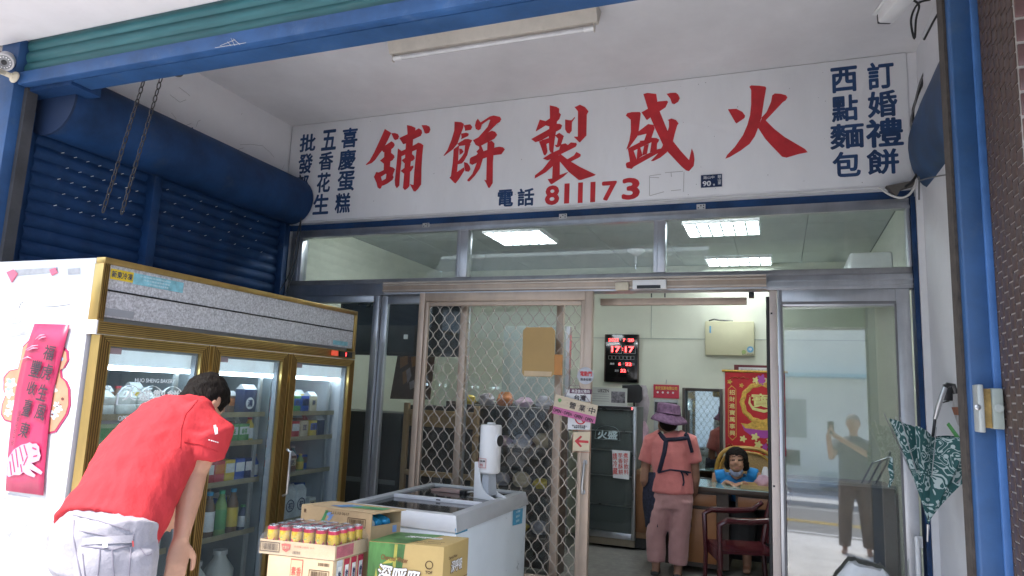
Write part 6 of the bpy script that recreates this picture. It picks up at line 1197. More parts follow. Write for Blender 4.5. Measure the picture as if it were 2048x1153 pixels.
lc=thing('low_cabinet','low wooden cabinet against the back wall behind the standing person','cabinet',(-1.2,7.6,0)); WD=M('brown_wood',(.22,.10,.045),.4,var=.3,scale=5,stretch=(1,1,.3)); WDD=M('dark_wood',(.055,.034,.022),.45,var=.3,scale=5)
MB().box(-1.46,-.98,7.42,7.88,.12,.80).build('carcass',M('worn_brown_wood',(.26,.15,.08),.5,var=.25,scale=4),lc,bevel=.004); MB().box(-1.46,-.98,7.44,7.87,.02,.119).build('plinth',DARKM,lc); MB().box(-1.42,-1.02,7.412,7.4195,.18,.76).build('door',WD,lc,bevel=.003)
# ------------------------------------------------------------------ desk, tray, bag, bottle
dk=thing('desk','dark wooden desk with orange-brown drawers and glass top','desk',(-.1,7.0,0)); yd=6.72; zd=.765; dxa,dxb=-1.02,.62
MB().box(dxa,dxb,yd,7.36,zd-.045,zd).build('desk_top',WDD,dk,bevel=.005); MB().box(dxa+.01,dxb-.01,yd+.01,7.35,zd+.0005,zd+.007).build('glass_top',M('green_glass_top',(.20,.32,.30),.06,var=.3,scale=5,spec=.8),dk)
DWO=M('orange_wood',(.30,.125,.045),.35,var=.22,scale=6,stretch=(.4,1,1))
MB().box(dxa+.02,-.52,yd+.03,7.34,.06,zd-.046).build('pedestal',WDD,dk); MB().box(-.38,dxb-.02,yd+.03,7.34,zd-.16,zd-.046).build('apron',WDD,dk); MB().box(-.52,-.44,yd+.03,7.34,.06,zd-.046).build('leg_panel',WDD,dk); MB().box(dxb-.08,dxb-.02,yd+.03,7.34,.04,zd-.161).build('leg_panel',WDD,dk)
for a_,b_,e_,f_ in ((dxa+.05,-.545,zd-.17,zd-.065),(-.36,.20,zd-.15,zd-.06)): MB().box(a_,b_,yd+.012,yd+.0295,e_,f_).build('drawer',DWO,dk,bevel=.006)
MB().box(dxa+.05,-.545,yd+.012,yd+.0295,.10,zd-.20).build('cupboard_door',DWO,dk,bevel=.006)
MB().box(-.44,dxb-.08,7.30,7.335,.05,zd-.17).build('modesty_panel',DARKM,dk)
ty=thing('wooden_tray','shallow pale wooden tray on the right of the desk','tray',(-.06,6.95,zd)); tz=zd+.008; TW=M('pale_tray_wood',(.48,.33,.14),.5,var=.2,scale=6)
MB().box(-.34,.22,6.80,7.06,tz,tz+.01).build('base',TW,ty); 
for a_ in ((-.34,.22,6.80,6.812),(-.34,.22,7.048,7.06),(-.34,-.328,6.812,7.048),(.208,.22,6.812,7.048)): MB().box(*a_,tz+.0101,tz+.036).build('edge',TW,ty)
bag('knotted pink and white plastic bag on the wooden tray',(-.15,6.93,tz+.011),.062,.11,PP,9); bag('white twisted bag top on the tray behind the pink bag',(-.13,6.99,tz+.011),.035,.18,MATS['white_plastic_sack'],12)
tb=thing('spray_bottle','small clear bottle with blue label at the edge of the desk','bottle',(-.02,7.02,tz)); MB().lathe([(.030,.011),(.032,.02),(.032,.13),(.014,.16),(.014,.17)],(-.045,7.0,tz),14).build('bottle_body',M('pale_blue_plastic',(.45,.60,.66),.25),tb,smooth=True); MB().lathe([(.016,.1705),(.016,.20)],(-.045,7.0,tz),12).build('cap',WHITEP,tb,smooth=True)
# rattan chair behind the seated person
rc_=thing('rattan_chair','round-backed golden rattan chair behind the seated person','chair',(-.33,7.62,0)); RT=M('golden_rattan',(.48,.28,.06),.35,var=.2,scale=20); WV=M('woven_cane',(.42,.27,.11),.6,var=.35,scale=60)
arc=[]; cx_,zc_=-.33,.72
for k in range(19):
    t_=math.pi*k/18; arc.append((cx_+.30*math.copysign(abs(math.cos(t_))**.6,math.cos(t_)),7.72,zc_+.36*math.sin(t_)**.7))
arc=[(cx_+.29,7.66,.38)]+arc+[(cx_-.29,7.66,.38)]
for off,r_ in ((0,.020),(.045,.014)): MB().tube([(x+(cx_-x)*off*2.2,y+.001*off,z-(off if z>.7 else 0)) for x,y,z in arc],r_,8).build('back_hoop',RT,rc_,smooth=True)
MB().prism([(x+(cx_-x)*.14,7.735,z-(.05 if z>.7 else 0)) for x,y,z in arc],(0,.006,0)).build('woven_back',WV,rc_)
MB().box(cx_-.28,cx_+.28,7.42,7.70,.40,.45).build('seat',WV,rc_,bevel=.015)
for sx in (-.25,.25):
    for y in (7.45,7.68): MB().tube([(cx_+sx,y,.40),(cx_+sx*1.05,y,.004)],.018,8).build('leg',RT,rc_,smooth=True)
# maroon plastic armchair in the doorway
pc_=thing('plastic_armchair','glossy maroon plastic armchair with slatted back just inside the doorway','chair',(-.33,6.15,0)); MP=M('maroon_plastic',(.062,.010,.014),.22,var=.15,scale=4)
CX=Matrix.Translation((-.30,6.12,0)) @ Matrix.Rotation(R(-72),4,'Z')        # local: front = -y
def cp(mb,nm,bev=0,sm=True): return mb.xf(CX).build(nm,MP,pc_,smooth=sm,bevel=bev)
seat=MB(); vs_=[]
for i in range(7):
    for j in range(7): u,v=(i/6-.5),(j/6-.5); vs_.append((u*.46,v*.44,.40-.03*(1-(2*u)**2)*(1-(2*v)**2)))
vs_+= [(x,y,z-.02) for x,y,z in vs_]; fcs=[(i*7+j,i*7+j+1,(i+1)*7+j+1,(i+1)*7+j) for i in range(6) for j in range(6)]; fcs+=[tuple(k+49 for k in f_) for f_ in fcs]; rim_=[j for j in range(7)]+[i*7+6 for i in range(1,7)]+[42+j for j in range(5,-1,-1)]+[i*7 for i in range(5,0,-1)]; fcs+=[(rim_[k],rim_[(k+1)%24],rim_[(k+1)%24]+49,rim_[k]+49) for k in range(24)]; cp(seat.add(vs_,fcs),'seat')
for s in (-1,1):
    cp(MB().tube([(s*.24,-.24,.0),(s*.245,-.23,.30),(s*.26,-.24,.60),(s*.262,-.18,.635),(s*.262,.0,.635),(s*.255,.16,.65),(s*.235,.24,.72)],[.022,.026,.03,.034,.034,.032,.026],8,flat=.75),'arm')
    cp(MB().tube([(s*.22,.26,.0),(s*.215,.23,.38),(s*.215,.27,.62),(s*.20,.32,.84)],[.022,.028,.028,.024],8,flat=.8),'back_post')
cp(MB().tube([(-.20,.32,.84),(-.12,.335,.875),(0,.34,.885),(.12,.335,.875),(.20,.32,.84)],.026,8,flat=.8),'top_rail')
for k in range(5): x=-.13+.065*k; cp(MB().tube([(x,.225,.42),(x,.275,.62),(x*.95,.33,.87)],.017,6,flat=.5),'back_slat')
cp(MB().box(-.22,.22,-.225,-.20,.30,.385),'front_apron',.004)
# ------------------------------------------------------------------ left of the shop: shelves, television, poster, dark cabinet
tv=thing('television','large dark television hanging inside the left shop window','television',at(805,655,'y',5.35)); x0,x1=-3.80,-2.55; MB().box(x0,x1,5.40,5.47,1.83,2.50).build('bezel',BLACK,tv,bevel=.008); MB().box(x0+.03,x1-.03,5.396,5.3995,1.86,2.47).build('screen',M('tv_screen',(.012,.018,.022),.15,var=.2,scale=2),tv); MB().bar((-3.2,5.475,2.2),(-3.2,6.2,2.2),.05,.05).build('bracket',BLACK,tv)
q=at(811,674,'y',5.39); MB().box(q.x-.02,q.x+.02,5.392,5.3955,q.z-.02,q.z+.02).build('white_tag',WHITEP,tv)
ps=thing('picture_poster','brown picture poster with figures inside the left window','poster',at(822,770,'y',5.7)); panel_px('poster',[(795,712),(870,712),(860,800),(780,798)],5.75,.004,M('poster_brown',(.10,.055,.04),.5,var=.5,scale=6),ps)
pbm=MB()
for pts in ([(800,715),(815,712),(816,728),(800,738)],[(822,715),(835,712),(835,730),(824,735)],[(805,745),(816,738),(818,760),(806,770)]): pbm.flat([at(x,y,'y',5.745) for x,y in pts])
pbm.build('figure_print',M('figure_orange',(.36,.16,.07),.5,var=.3,scale=12),ps); pbm=MB()
for pts in ([(812,742),(820,735),(823,752),(815,768)],[(818,765),(828,760),(830,775),(820,780)]): pbm.flat([at(x,y,'y',5.743) for x,y in pts])
pbm.build('figure_print',M('figure_pale',(.40,.32,.33),.5,var=.3,scale=12),ps)
wb=thing('display_shelf','tan wooden display shelf with dark glass inside the left window','shelf',(-2.9,5.6,0)); TNW=M('tan_wood',(.36,.22,.10),.45,var=.2,scale=6,stretch=(1,1,.2))
for x in (-3.12,-2.44): MB().box(x,x+.045,5.50,5.54,.05,1.42).build('upright',TNW,wb,bevel=.003)
for z in (1.32,.80,.35): MB().box(-3.075,-2.44,5.50,5.535,z,z+.045).build('cross_rail',TNW,wb,bevel=.003)
MB().box(-3.075,-2.44,5.536,5.54,1.22,1.3195).build('header_board',TNW,wb); MB().box(-3.10,-2.42,5.56,5.95,.05,1.40).build('cabinet_back',M('cabinet_brown',(.05,.04,.034),.35,var=.3,scale=3),wb)  # cabinet behind the rails in a plain dark brown
dcb=thing('dark_cabinet','dark brown cabinet low behind the left window','cabinet',(-3.6,5.7,0)); MB().box(-4.0,-3.14,5.50,6.0,.05,1.32).build('carcass',M('near_black_wood',(.03,.026,.024),.35,var=.3),dcb,bevel=.004); MB().box(-3.98,-3.16,5.492,5.4995,.70,.74).build('edge_strip',M('grey_strip',(.16,.16,.17),.4),dcb)
bs=thing('pastry_shelf','brown pastry shelving with packed goods behind the mesh door','shelf',(-1.9,5.9,0)); PBW=M('shelf_brown',(.09,.065,.05),.5,var=.3,scale=4)
MB().box(-2.74,-1.80,6.05,6.10,.03,1.45).build('back_board',PBW,bs)
for z in (.35,.72,1.06,1.40): MB().box(-2.74,-1.80,5.62,6.049,z,z+.025).build('shelf_board',PBW,bs)
for x in (-2.765,-1.80): MB().box(x,x+.025,5.62,6.10,.03,1.45).build('side_board',PBW,bs)
k=0
for z in (.376,.746,1.086,1.426):
    for x in (-2.63,-2.45,-2.27,-2.09,-1.91):
        m_=(PP,PB_,CARD2,PY,PB_,PO)[k%6]; bag(('lowest','second','third','top')[(.376,.746,1.086,1.426).index(z)]+' shelf pastry pack behind the mesh door, '+('leftmost','second from left','middle','second from right','rightmost')[k%5],(x,5.80,z),.078,.085+.02*(k%3),m_,k*1.7,'pastry pack','packs on the pastry shelving'); k+=1
wp=thing('wall_partition','grey partition panel behind the mesh door','partition',(-1.5,6.6,0)); MB().box(-2.75,-2.05,6.9,6.94,.02,2.25).build('panel',M('grey_green_panel',(.30,.33,.30),.6,var=.1),wp); MB().box(-2.05,-2.01,6.89,6.95,.02,2.25).build('edge_post',ALU,wp)
kc_=thing('glass_showcase','dim steel and glass showcase at the right inside the glass door','showcase',(.35,6.6,0)); MB().box(.05,XR-.02,6.3,6.9,.04,.92).build('base_cabinet',M('grey_brown_panel',(.18,.155,.14),.4,var=.15),kc_,bevel=.005); MB().box(.05,XR-.02,6.28,6.295,.925,.945).build('steel_edge',STEEL,kc_)
for k_ in range(3): MB().tube([(.62+.05*k_,6.5,.93),(.70+.05*k_,6.45,1.10),(XR-.03,6.43,1.16+.02*k_)],.008,6).build('rail',STEEL,kc_)
# ------------------------------------------------------------------ people
def limb(mb, pts, ru, rv=None, lat=(1,0,0), n=14, caps=True):
    """closed tapered tube with elliptical rings; lat gives the direction of radius ru"""
    pts=[Vector(p) for p in pts]; rv=rv or ru; lat=Vector(lat); vs_=[]; N=len(pts)
    for i,p in enumerate(pts):
        d=(pts[min(i+1,N-1)]-pts[max(i-1,0)]).normalized(); u=lat-d*lat.dot(d)
        if u.length<1e-3: u=d.orthogonal()
        u.normalize(); v=d.cross(u)
        for k in range(n):
            t_=2*math.pi*k/n; vs_.append(p+u*math.cos(t_)*ru[i]+v*math.sin(t_)*rv[i])
    f0=[(i*n+k,i*n+(k+1)%n,(i+1)*n+(k+1)%n,(i+1)*n+k) for i in range(N-1) for k in range(n)]+[tuple(range(n))[::-1],tuple((N-1)*n+k for k in range(n))]
    return mb.add(vs_,f0)
def ball(mb,c,r,q=None,n=14,m=9):
    c=Vector(c); r=Vector(r) if hasattr(r,'__len__') else Vector((r,r,r)); vs_=[]; q=q or Matrix.Identity(3)
    for i in range(m):
        ph=math.pi*(i+.5)/m
        for k in range(n):
            t_=2*math.pi*k/n; vs_.append(c+q@Vector((r.x*math.sin(ph)*math.cos(t_),r.y*math.sin(ph)*math.sin(t_),r.z*math.cos(ph))))
    return mb.add(vs_,[(i*n+k,i*n+(k+1)%n,(i+1)*n+(k+1)%n,(i+1)*n+k) for i in range(m-1) for k in range(n)]+[tuple(range(n))[::-1],tuple((m-1)*n+k for k in range(n))])
def blob(name,mb,voxel,mat,parent,smooth=4,disp=None,cut=None):
    """one continuous skin over overlapping lofts"""
    me=mb.mesh('tmp'); ob=bpy.data.objects.new('tmp',me); col.objects.link(ob)
    r=ob.modifiers.new('r','REMESH'); r.mode='VOXEL'; r.voxel_size=voxel
    s=ob.modifiers.new('s','SMOOTH'); s.factor=.5; s.iterations=smooth
    dg=bpy.context.evaluated_depsgraph_get(); res=bpy.data.meshes.new_from_object(ob.evaluated_get(dg)); bpy.data.objects.remove(ob); bpy.data.meshes.remove(me)
    if disp:
        ns=[v.normal.copy() for v in res.vertices]
        for v,nn in zip(res.vertices,ns): v.co+=nn*disp(v.co)
    if cut:
        bm=bmesh.new(); bm.from_mesh(res)
        if isinstance(cut,tuple): bmesh.ops.bisect_plane(bm,geom=bm.verts[:]+bm.edges[:]+bm.faces[:],plane_co=cut[0],plane_no=cut[1],clear_inner=True)
        else: bmesh.ops.delete(bm,geom=[v for v in bm.verts if cut(v.co)],context='VERTS'); bm.to_mesh(res); bm.free()
    loc=WT[parent]
    for v in res.vertices: v.co-=loc
    for p in res.polygons: p.use_smooth=True
    res.materials.clear(); return link(name,res,mat,parent,loc)
def bvh_of(o): 
    me=o.data; L0=WT[o]; return BVHTree.FromPolygons([v.co+L0 for v in me.vertices],[tuple(p.vertices) for p in me.polygons])
def onto(bv,px,py,lift=.003):
    d=ray(px,py).normalized(); h=bv.ray_cast(CAM,d)
    if h[0] is None: h=bv.find_nearest(CAM+d*2.6 if False else CAM+d*(bv.find_nearest(CAM)[0]-CAM).length)
    return h[0]-d*lift
def ribbon(bv,pts,w,mat,nm,parent,flat=.35,sub=5,lift=.002):
    out=[]
    for i in range(len(pts)-1):
        for k in range(sub): t_=k/sub; out.append(onto(bv,pts[i][0]*(1-t_)+pts[i+1][0]*t_,pts[i][1]*(1-t_)+pts[i+1][1]*t_,lift))
    out.append(onto(bv,*pts[-1],lift)); return MB().tube(out,w,6).build(nm,mat,parent,smooth=True)
def patch(bv,poly,mat,nm,parent,lift=.003,n=6):
    # a four-cornered patch laid on the body
    a,b,c,d=poly; vs_=[]
    for i in range(n+1):
        for j in range(n+1):
            u,v=i/n,j/n; x=(a[0]*(1-u)+b[0]*u)*(1-v)+(d[0]*(1-u)+c[0]*u)*v; y=(a[1]*(1-u)+b[1]*u)*(1-v)+(d[1]*(1-u)+c[1]*u)*v; vs_.append(onto(bv,x,y,lift))
    o=MB().add(vs_,[(i*(n+1)+j,i*(n+1)+j+1,(i+1)*(n+1)+j+1,(i+1)*(n+1)+j) for i in range(n) for j in range(n)]).build(nm,mat,parent,smooth=True)
    return o
SKIN=M('skin',(.44,.24,.16),.5,var=.10,scale=14,spec=.35,bump=.05,bscale=120); SKIN2=M('skin_tanned',(.34,.18,.12),.5,var=.10,scale=14,spec=.35)
for s_ in (SKIN,SKIN2):
    bs_=s_.node_tree.nodes['Principled BSDF']; bs_.inputs['Subsurface Weight'].default_value=.12; bs_.inputs['Subsurface Radius'].default_value=(.02,.008,.005)
HAIR=M('black_hair',(.009,.007,.006),.65,spec=.1,var=.4,scale=30,stretch=(1,1,.3),bump=.6,bscale=140)
def hand(mb,wr,dirv,palm,side,s=1.0,curl=.5):
    """wr wrist, dirv finger direction, palm the way the palm faces, side towards the thumb"""
    dirv=Vector(dirv).normalized(); palm=Vector(palm); palm=(palm-dirv*palm.dot(dirv)).normalized(); side=dirv.cross(palm)*(1 if dirv.cross(palm).dot(Vector(side))>0 else -1)
    limb(mb,[wr-dirv*.01,wr+dirv*.03*s,wr+dirv*.075*s,wr+dirv*.09*s],[.028*s,.038*s,.042*s,.036*s],[.022*s,.018*s,.016*s,.012*s],side)
    for k,(o_,l_) in enumerate(((.030,.070),(.010,.080),(-.010,.074),(-.029,.056))):
        p0=wr+dirv*.080*s+side*o_*s; p1=p0+(dirv+palm*curl*.35).normalized()*l_*.45*s; p2=p1+(dirv+palm*curl*1.1).normalized()*l_*.32*s; p3=p2+(dirv*.8+palm*curl*1.8).normalized()*l_*.27*s
        limb(mb,[p0-dirv*.02*s,p0,p1,p2,p3],[.0095*s,.0095*s,.0088*s,.008*s,.006*s],None,side,8)
    t0=wr+dirv*.025*s+side*.032*s; t1=t0+(dirv*.6+side*.7+palm*.2).normalized()*.035*s; t2=t1+(dirv*.9+side*.2+palm*.35).normalized()*.030*s; t3=t2+(dirv+palm*.3).normalized()*.022*s
    limb(mb,[wr+dirv*.01*s+side*.015*s,t0,t1,t2,t3],[.014*s,.014*s,.0115*s,.0105*s,.008*s],None,palm,8)
# ---- the man bending over beside the fridge
mn=thing('person','person in red polo shirt and pale trousers bending over by the drinks fridge','person',(-2.2,1.82,0))
S0,S1,S2,S3=at(222,1050,'y',1.84),at(268,962,'y',1.95),at(318,888,'y',2.08),at(372,838,'y',2.17)
lat=Vector((.985,-.17,0)).normalized(); back=(S0-S3).normalized()
shR=S3+lat*.165+Vector((0,0,.005)); shL=S3-lat*.165
cuR,elR,wrR=at(402,912,'y',2.13),at(388,948,'y',2.115),at(361,1082,'y',2.02)
cuL=shL+Vector((-.03,.14,-.16)); elL=shL+Vector((-.04,.19,-.24)); wrL=elL+Vector((-.14,.10,-.18))
hc=at(409,806,'y',2.285); nk=S3.lerp(hc,.55)+Vector((0,0,.0))
body=MB(); limb(body,[S0,S1,S2,S3],[.14,.14,.15,.13],[.10,.10,.10,.08],lat); limb(body,[S3-Vector((0,.03,.03)),nk,hc],[.062,.056,.05],None,lat)
tilt=Matrix.Rotation(R(-38),3,'X')@Matrix.Rotation(R(-8),3,'Z')
ball(body,hc,(.072,.088,.112),tilt); ball(body,hc+tilt@Vector((0,.045,-.05)),(.052,.05,.055),tilt); ball(body,hc+tilt@Vector((0,.098,-.02)),(.012,.018,.02),tilt)
for s in (-1,1): ball(body,hc+tilt@Vector((s*.076,-.005,-.005)),(.011,.022,.032),tilt)
limb(body,[shR,cuR,elR,elR.lerp(wrR,.35),wrR],[.05,.050,.0455,.0435,.029],[.052,.052,.048,.045,.025],lat); limb(body,[shL,cuL,elL,elL.lerp(wrL,.35),wrL],[.05,.048,.042,.041,.028],None,lat)
hand(body,wrR,(wrR-elR)+Vector((.0,.01,-.06)),(-.6,.3,0),(-.1,1,0),1.0,.45); hand(body,wrL,(-.5,.3,-.6),(0,.2,-1),(1,0,0),.95,.4)
hpc=at(213,1092,'y',1.79); crz=hpc.z-.16
legs=[]
for s in (-1,1):
    hp_=hpc+lat*s*.085; kn=Vector((hp_.x+.01*s,hp_.y+.035,.50)); an=Vector((hp_.x+.01*s,hp_.y-.015,.085)); legs.append((hp_,kn,an)); limb(body,[hp_,kn,an],[.075,.05,.035],None,lat)
    limb(body,[an+Vector((0,-.05,-.05)),an+Vector((0,.05,-.055)),an+Vector((0,.15,-.065))],[.035,.042,.03],[.03,.026,.016],lat)
bo=blob('body',body,.0065,SKIN,mn,3); bo['label']='bare forearm, hand, neck and head of the bending person'
REDC=M('red_polo_cotton',(.47,.040,.048),.9,var=.07,scale=3,spec=.15,bump=.9,bscale=20,stretch=(1,1,.6))
sh=MB(); back_=Vector((0,-.03,.0))
lat2=Vector((1,.0,0))
limb(sh,[S0+back*.035,S0,S0.lerp(S1,.5),S1,S1.lerp(S2,.5),S2,S2.lerp(S3,.5),S3,S3.lerp(nk,.45)],[.192,.192,.190,.188,.190,.192,.188,.165,.085],[.152,.150,.146,.146,.148,.146,.136,.110,.066],lat,22)
for s,shp_,cu2 in ((1,shR,cuR),(-1,shL,cuL)): limb(sh,[S3-lat*s*.02+back*.06,shp_-lat*s*.03+back*.03,shp_.lerp(cu2,.30),shp_.lerp(cu2,.65),cu2],[.09,.086,.082,.076,.078],[.10,.098,.088,.080,.084],lat,18)
limb(sh,[S3.lerp(nk,.25),nk.lerp(hc,.15)],[.076,.066],[.07,.064],lat,16)
axd=(S3-S0).normalized()
def wr1(p):
    q=p-S0; a=q.dot(axd); b=q.dot(lat); n1=smoothnoise((b*9+a*5,a*3.2-b*2.0,1.3)); n2=smoothnoise((b*22+a*16,a*7-b*9,4.7)); n3=smoothnoise((b*5-a*11,a*2+b*4,9.1))
    return .009*n3+.014*(1-abs(n1)*2)*.5+.0050*(1-abs(n2)*2)
so_=blob('shirt',sh,.008,REDC,mn,5,wr1,(S0-axd*.030,axd))
sb=bvh_of(so_); 
ribbon(sb,[(396,800),(372,828),(362,858),(360,895)],.0018,M('seam_red',(.40,.015,.022),.85),'seam',mn); ribbon(sb,[(139,1020),(190,1034),(230,1052)],.0016,MATS['seam_red'],'hem_stitch',mn)
ribbon(sb,[(368,884),(400,889),(436,905)],.0016,MATS['seam_red'],'cuff_stitch',mn)
LGW=M('sleeve_print_white',(.78,.76,.75),.8,var=.05)
patch(sb,[(428,857),(435,855),(436,868),(430,870)],LGW,'sleeve_emblem',mn,.002); patch(sb,[(427,851),(432,850),(433,857),(428,858)],LGW,'sleeve_emblem',mn,.002,3)
for xx in (417,422,426,430,434): ribbon(sb,[(xx,880+(xx-417)*.28),(xx+2.4,880.7+(xx-417)*.28)],.0022,LGW,'sleeve_lettering',mn,lift=.0005,sub=2)
HR=MB(); ball(HR,hc+tilt@Vector((0,-.012,.022)),(.086,.100,.108),tilt); ball(HR,hc+tilt@Vector((0,-.06,-.03)),(.070,.045,.075),tilt)
blob('hair',HR,.007,HAIR,mn,3,lambda p:.006*smoothnoise(p*45)+.005*smoothnoise(p*18),lambda p:((tilt.inverted()@(p-hc)).z<-.02 and (tilt.inverted()@(p-hc)).y>-.02) or (tilt.inverted()@(p-hc)).z<-.085 or ((tilt.inverted()@(p-hc)).y>.06 and (tilt.inverted()@(p-hc)).z<.05))
PAN=M('pale_lilac_cotton',(.31,.295,.335),.85,var=.10,scale=4,bump=.9,bscale=22,sheen=.2)
tr=MB(); limb(tr,[S0+back*-.01,S0+back*.05,hpc+Vector((0,0,.02)),hpc-Vector((0,0,.07))],[.178,.180,.182,.175],[.132,.140,.150,.14],lat,20)
for s,(hp_,kn,an) in zip((-1,1),legs):
    ball(tr,hp_+Vector((.0,-.055,-.02)),(.088,.085,.10)); limb(tr,[hp_,hp_.lerp(kn,.4),kn,kn.lerp(an,.5),an-Vector((0,0,.02))],[.105,.098,.082,.078,.076],[.115,.105,.085,.08,.078],lat,16)
def wr2(p):
    n1=smoothnoise((p.x*10+p.z*5,p.z*6+p.x*3,p.y*6)); n2=smoothnoise((p.x*24,p.z*15+p.y*8,p.y*20)); return .006*(1-abs(n1)*2)*.6+.0025*n2
to=blob('trousers',tr,.008,PAN,mn,5,wr2); tb_=bvh_of(to)
STI=M('trouser_seam',(.20,.185,.225),.9); FLP=M('pocket_lilac',(.325,.31,.35),.85,var=.06,scale=5,bump=.3,bscale=500)
for pts in ([(163,1092),(226,1100),(262,1090),(268,1068)],[(165,1108),(170,1153)],[(148,1040),(147,1075),(156,1125),(162,1153)],[(158,1062),(210,1072),(268,1080)],[(262,1092),(258,1153)],[(224,1100),(228,1153)],[(200,1100),(196,1153)],[(280,1095),(292,1112),(303,1108)],[(146,1030),(200,1043),(260,1062)]): ribbon(tb_,pts,.0020,STI,'seam',mn)
patch(tb_,[(164,1076),(266,1070),(266,1086),(166,1090)],FLP,'pocket_flap',mn,.005); patch(tb_,[(205,1089),(215,1088),(215,1095),(206,1096)],WHITEP,'button',mn,.008,2); patch(tb_,[(264,1082),(267,1082),(268,1094),(265,1094)],RL,'pocket_tab',mn,.008,2)
for (hp_,kn,an) in legs: 
    sm2=MB(); limb(sm2,[an+Vector((0,-.07,-.045)),an+Vector((0,0,-.04)),an+Vector((0,.09,-.052)),an+Vector((0,.185,-.062))],[.036,.045,.05,.036],[.042,.048,.034,.022],lat); blob('shoe',sm2,.009,BLACK,mn,2)
# ---- the person in the hat standing at the counter
YW=6.5; wm=thing('person','person in purple bucket hat, coral top and pink trousers standing with back turned','person',at(1335,1145,'y',YW))
W=lambda x,y,dy=0: at(x,y,'y',YW+dy)
wsh,wch,wwa,whm=W(1340,872),W(1341,905),W(1344,945),W(1345,985); whc=W(1336,843); lx=Vector((1,.15,0)).normalized()
bd=MB(); limb(bd,[whm,wwa,wch,wsh],[.15,.13,.16,.14],[.11,.10,.11,.08],lx); limb(bd,[wsh,whc],[.055,.05],None,lx); ball(bd,whc,(.078,.095,.115)); ball(bd,whc+Vector((-.05,.05,-.045)),(.05,.05,.05)); ball(bd,whc+Vector((-.085,.075,-.01)),.014)
for s in (-1,1): ball(bd,whc+Vector((s*.08,.01,-.01)),(.010,.022,.032))
aL=[W(1302,885),W(1292,925),W(1289,960),W(1296,985,.10),W(1312,990,.20)]; aR=[W(1380,885),W(1388,925,.03),W(1391,960,.06),W(1388,988,.14)]
limb(bd,aL[:3]+aL[3:4],[.052,.046,.042,.030],None,lx); limb(bd,aR,[.052,.046,.040,.030],None,lx); hand(bd,aL[3],(.5,.8,-.1),(1,0,-.2),(0,0,1),.92,.5); hand(bd,aR[3],(-.2,.5,-.8),(-1,0,0),(0,1,0),.92,.4)
lg=[]
for x0_,x1_,x2_,s in ((1328,1312,1312,-1),(1362,1358,1356,1)):
    h_=W(x0_,1000); k_=W(x1_,1070); a_=W(x2_,1130); lg.append((h_,k_,a_)); limb(bd,[h_,k_,Vector((a_.x,a_.y,.06))],[.08,.055,.036],None,lx); limb(bd,[Vector((a_.x,a_.y-.05,.035)),Vector((a_.x-.01,a_.y+.06,.032)),Vector((a_.x-.02,a_.y+.15,.025))],[.032,.04,.03],[.028,.024,.018],lx)
blob('body',bd,.010,SKIN2,wm,2)
COR=M('coral_cotton',(.60,.185,.17),.85,var=.08,scale=4,bump=.9,bscale=14,sheen=.2); ts=MB()
limb(ts,[whm-Vector((0,0,.004)),whm,W(1345,965),wwa,W(1342,925),wch,W(1340,885),wsh,W(1338,866)],[.185,.186,.178,.168,.175,.182,.178,.150,.075],[.145,.145,.138,.128,.130,.135,.12,.095,.06],lx,20)
for A2 in (aL,aR): limb(ts,[wsh.lerp(A2[0],.4),A2[0]-Vector((0,0,.0)),A2[0].lerp(A2[1],.55),A2[0].lerp(A2[1],.98)],[.085,.078,.074,.076],[.088,.080,.076,.078],lx,14)
w3=lambda p:.007*(1-abs(smoothnoise((p.x*8+p.z*3,p.y*8,p.z*5-p.x*4)))*2)*.6+.003*smoothnoise(p*22)
tso=blob('shirt',ts,.010,COR,wm,4,w3,(whm,Vector((0,0,1)))); tsb=bvh_of(tso)
DPK=M('dusty_pink_cotton',(.47,.25,.24),.9,var=.09,scale=4,bump=.9,bscale=12,sheen=.2); pn_=MB(); limb(pn_,[W(1345,975),W(1345,995),W(1345,1015)],[.165,.178,.170],[.125,.135,.13],lx,18)
for (h_,k_,a_) in lg: limb(pn_,[h_,h_.lerp(k_,.5),k_,Vector((a_.x,a_.y,.12))],[.105,.098,.088,.080],[.12,.105,.088,.080],lx,14)
blob('trousers',pn_,.010,DPK,wm,4,w3)
HATM=M('purple_print_cloth',(.17,.09,.16),.85,var=.5,scale=28); ht=MB(); N1=26; hb=whc+Vector((0,0,.055)); prof=[(.165,-.060),(.150,-.035),(.108,.010),(.104,.07),(.098,.098),(.06,.108),(.001,.110)]; vs_=[]
for r_,z_ in prof:
    for k in range(N1): t_=2*math.pi*k/N1; wv_=1+.05*math.sin(3*t_+1)+.03*math.sin(5*t_); vs_.append(hb+Vector((r_*wv_*math.cos(t_)-.12*z_*0,r_*1.08*wv_*math.sin(t_),z_+(.012*math.sin(2*t_+.6) if r_>.12 else 0)-.12*r_*math.cos(t_)*0-.10*(r_*math.cos(t_)))))
ht.add(vs_,[(i*N1+k,i*N1+(k+1)%N1,(i+1)*N1+(k+1)%N1,(i+1)*N1+k) for i in range(len(prof)-1) for k in range(N1)]); o=ht.build('hat',HATM,wm,smooth=True); sd_=o.modifiers.new('s','SOLIDIFY'); sd_.thickness=.004
MB().tube([hb+Vector((.108*math.cos(t_),.116*math.sin(t_),.016-.10*.108*math.cos(t_))) for t_ in [k*2*math.pi/24 for k in range(24)]],.010,6,closed=True,flat=.5).build('hat_band',M('dark_purple_band',(.07,.03,.07),.8),wm); 
hr=MB(); ball(hr,whc+Vector((.01,-.03,-.01)),(.085,.085,.085)); blob('hair',hr,.012,HAIR,wm,2,lambda p:.006*smoothnoise(p*40))
mk=MB(); ball(mk,whc+Vector((-.07,.07,-.05)),(.035,.035,.03)); blob('face_mask',mk,.008,M('mask_white',(.6,.62,.64),.8),wm,2)
APR=M('navy_apron_cloth',(.012,.014,.035),.85,var=.3,scale=8)
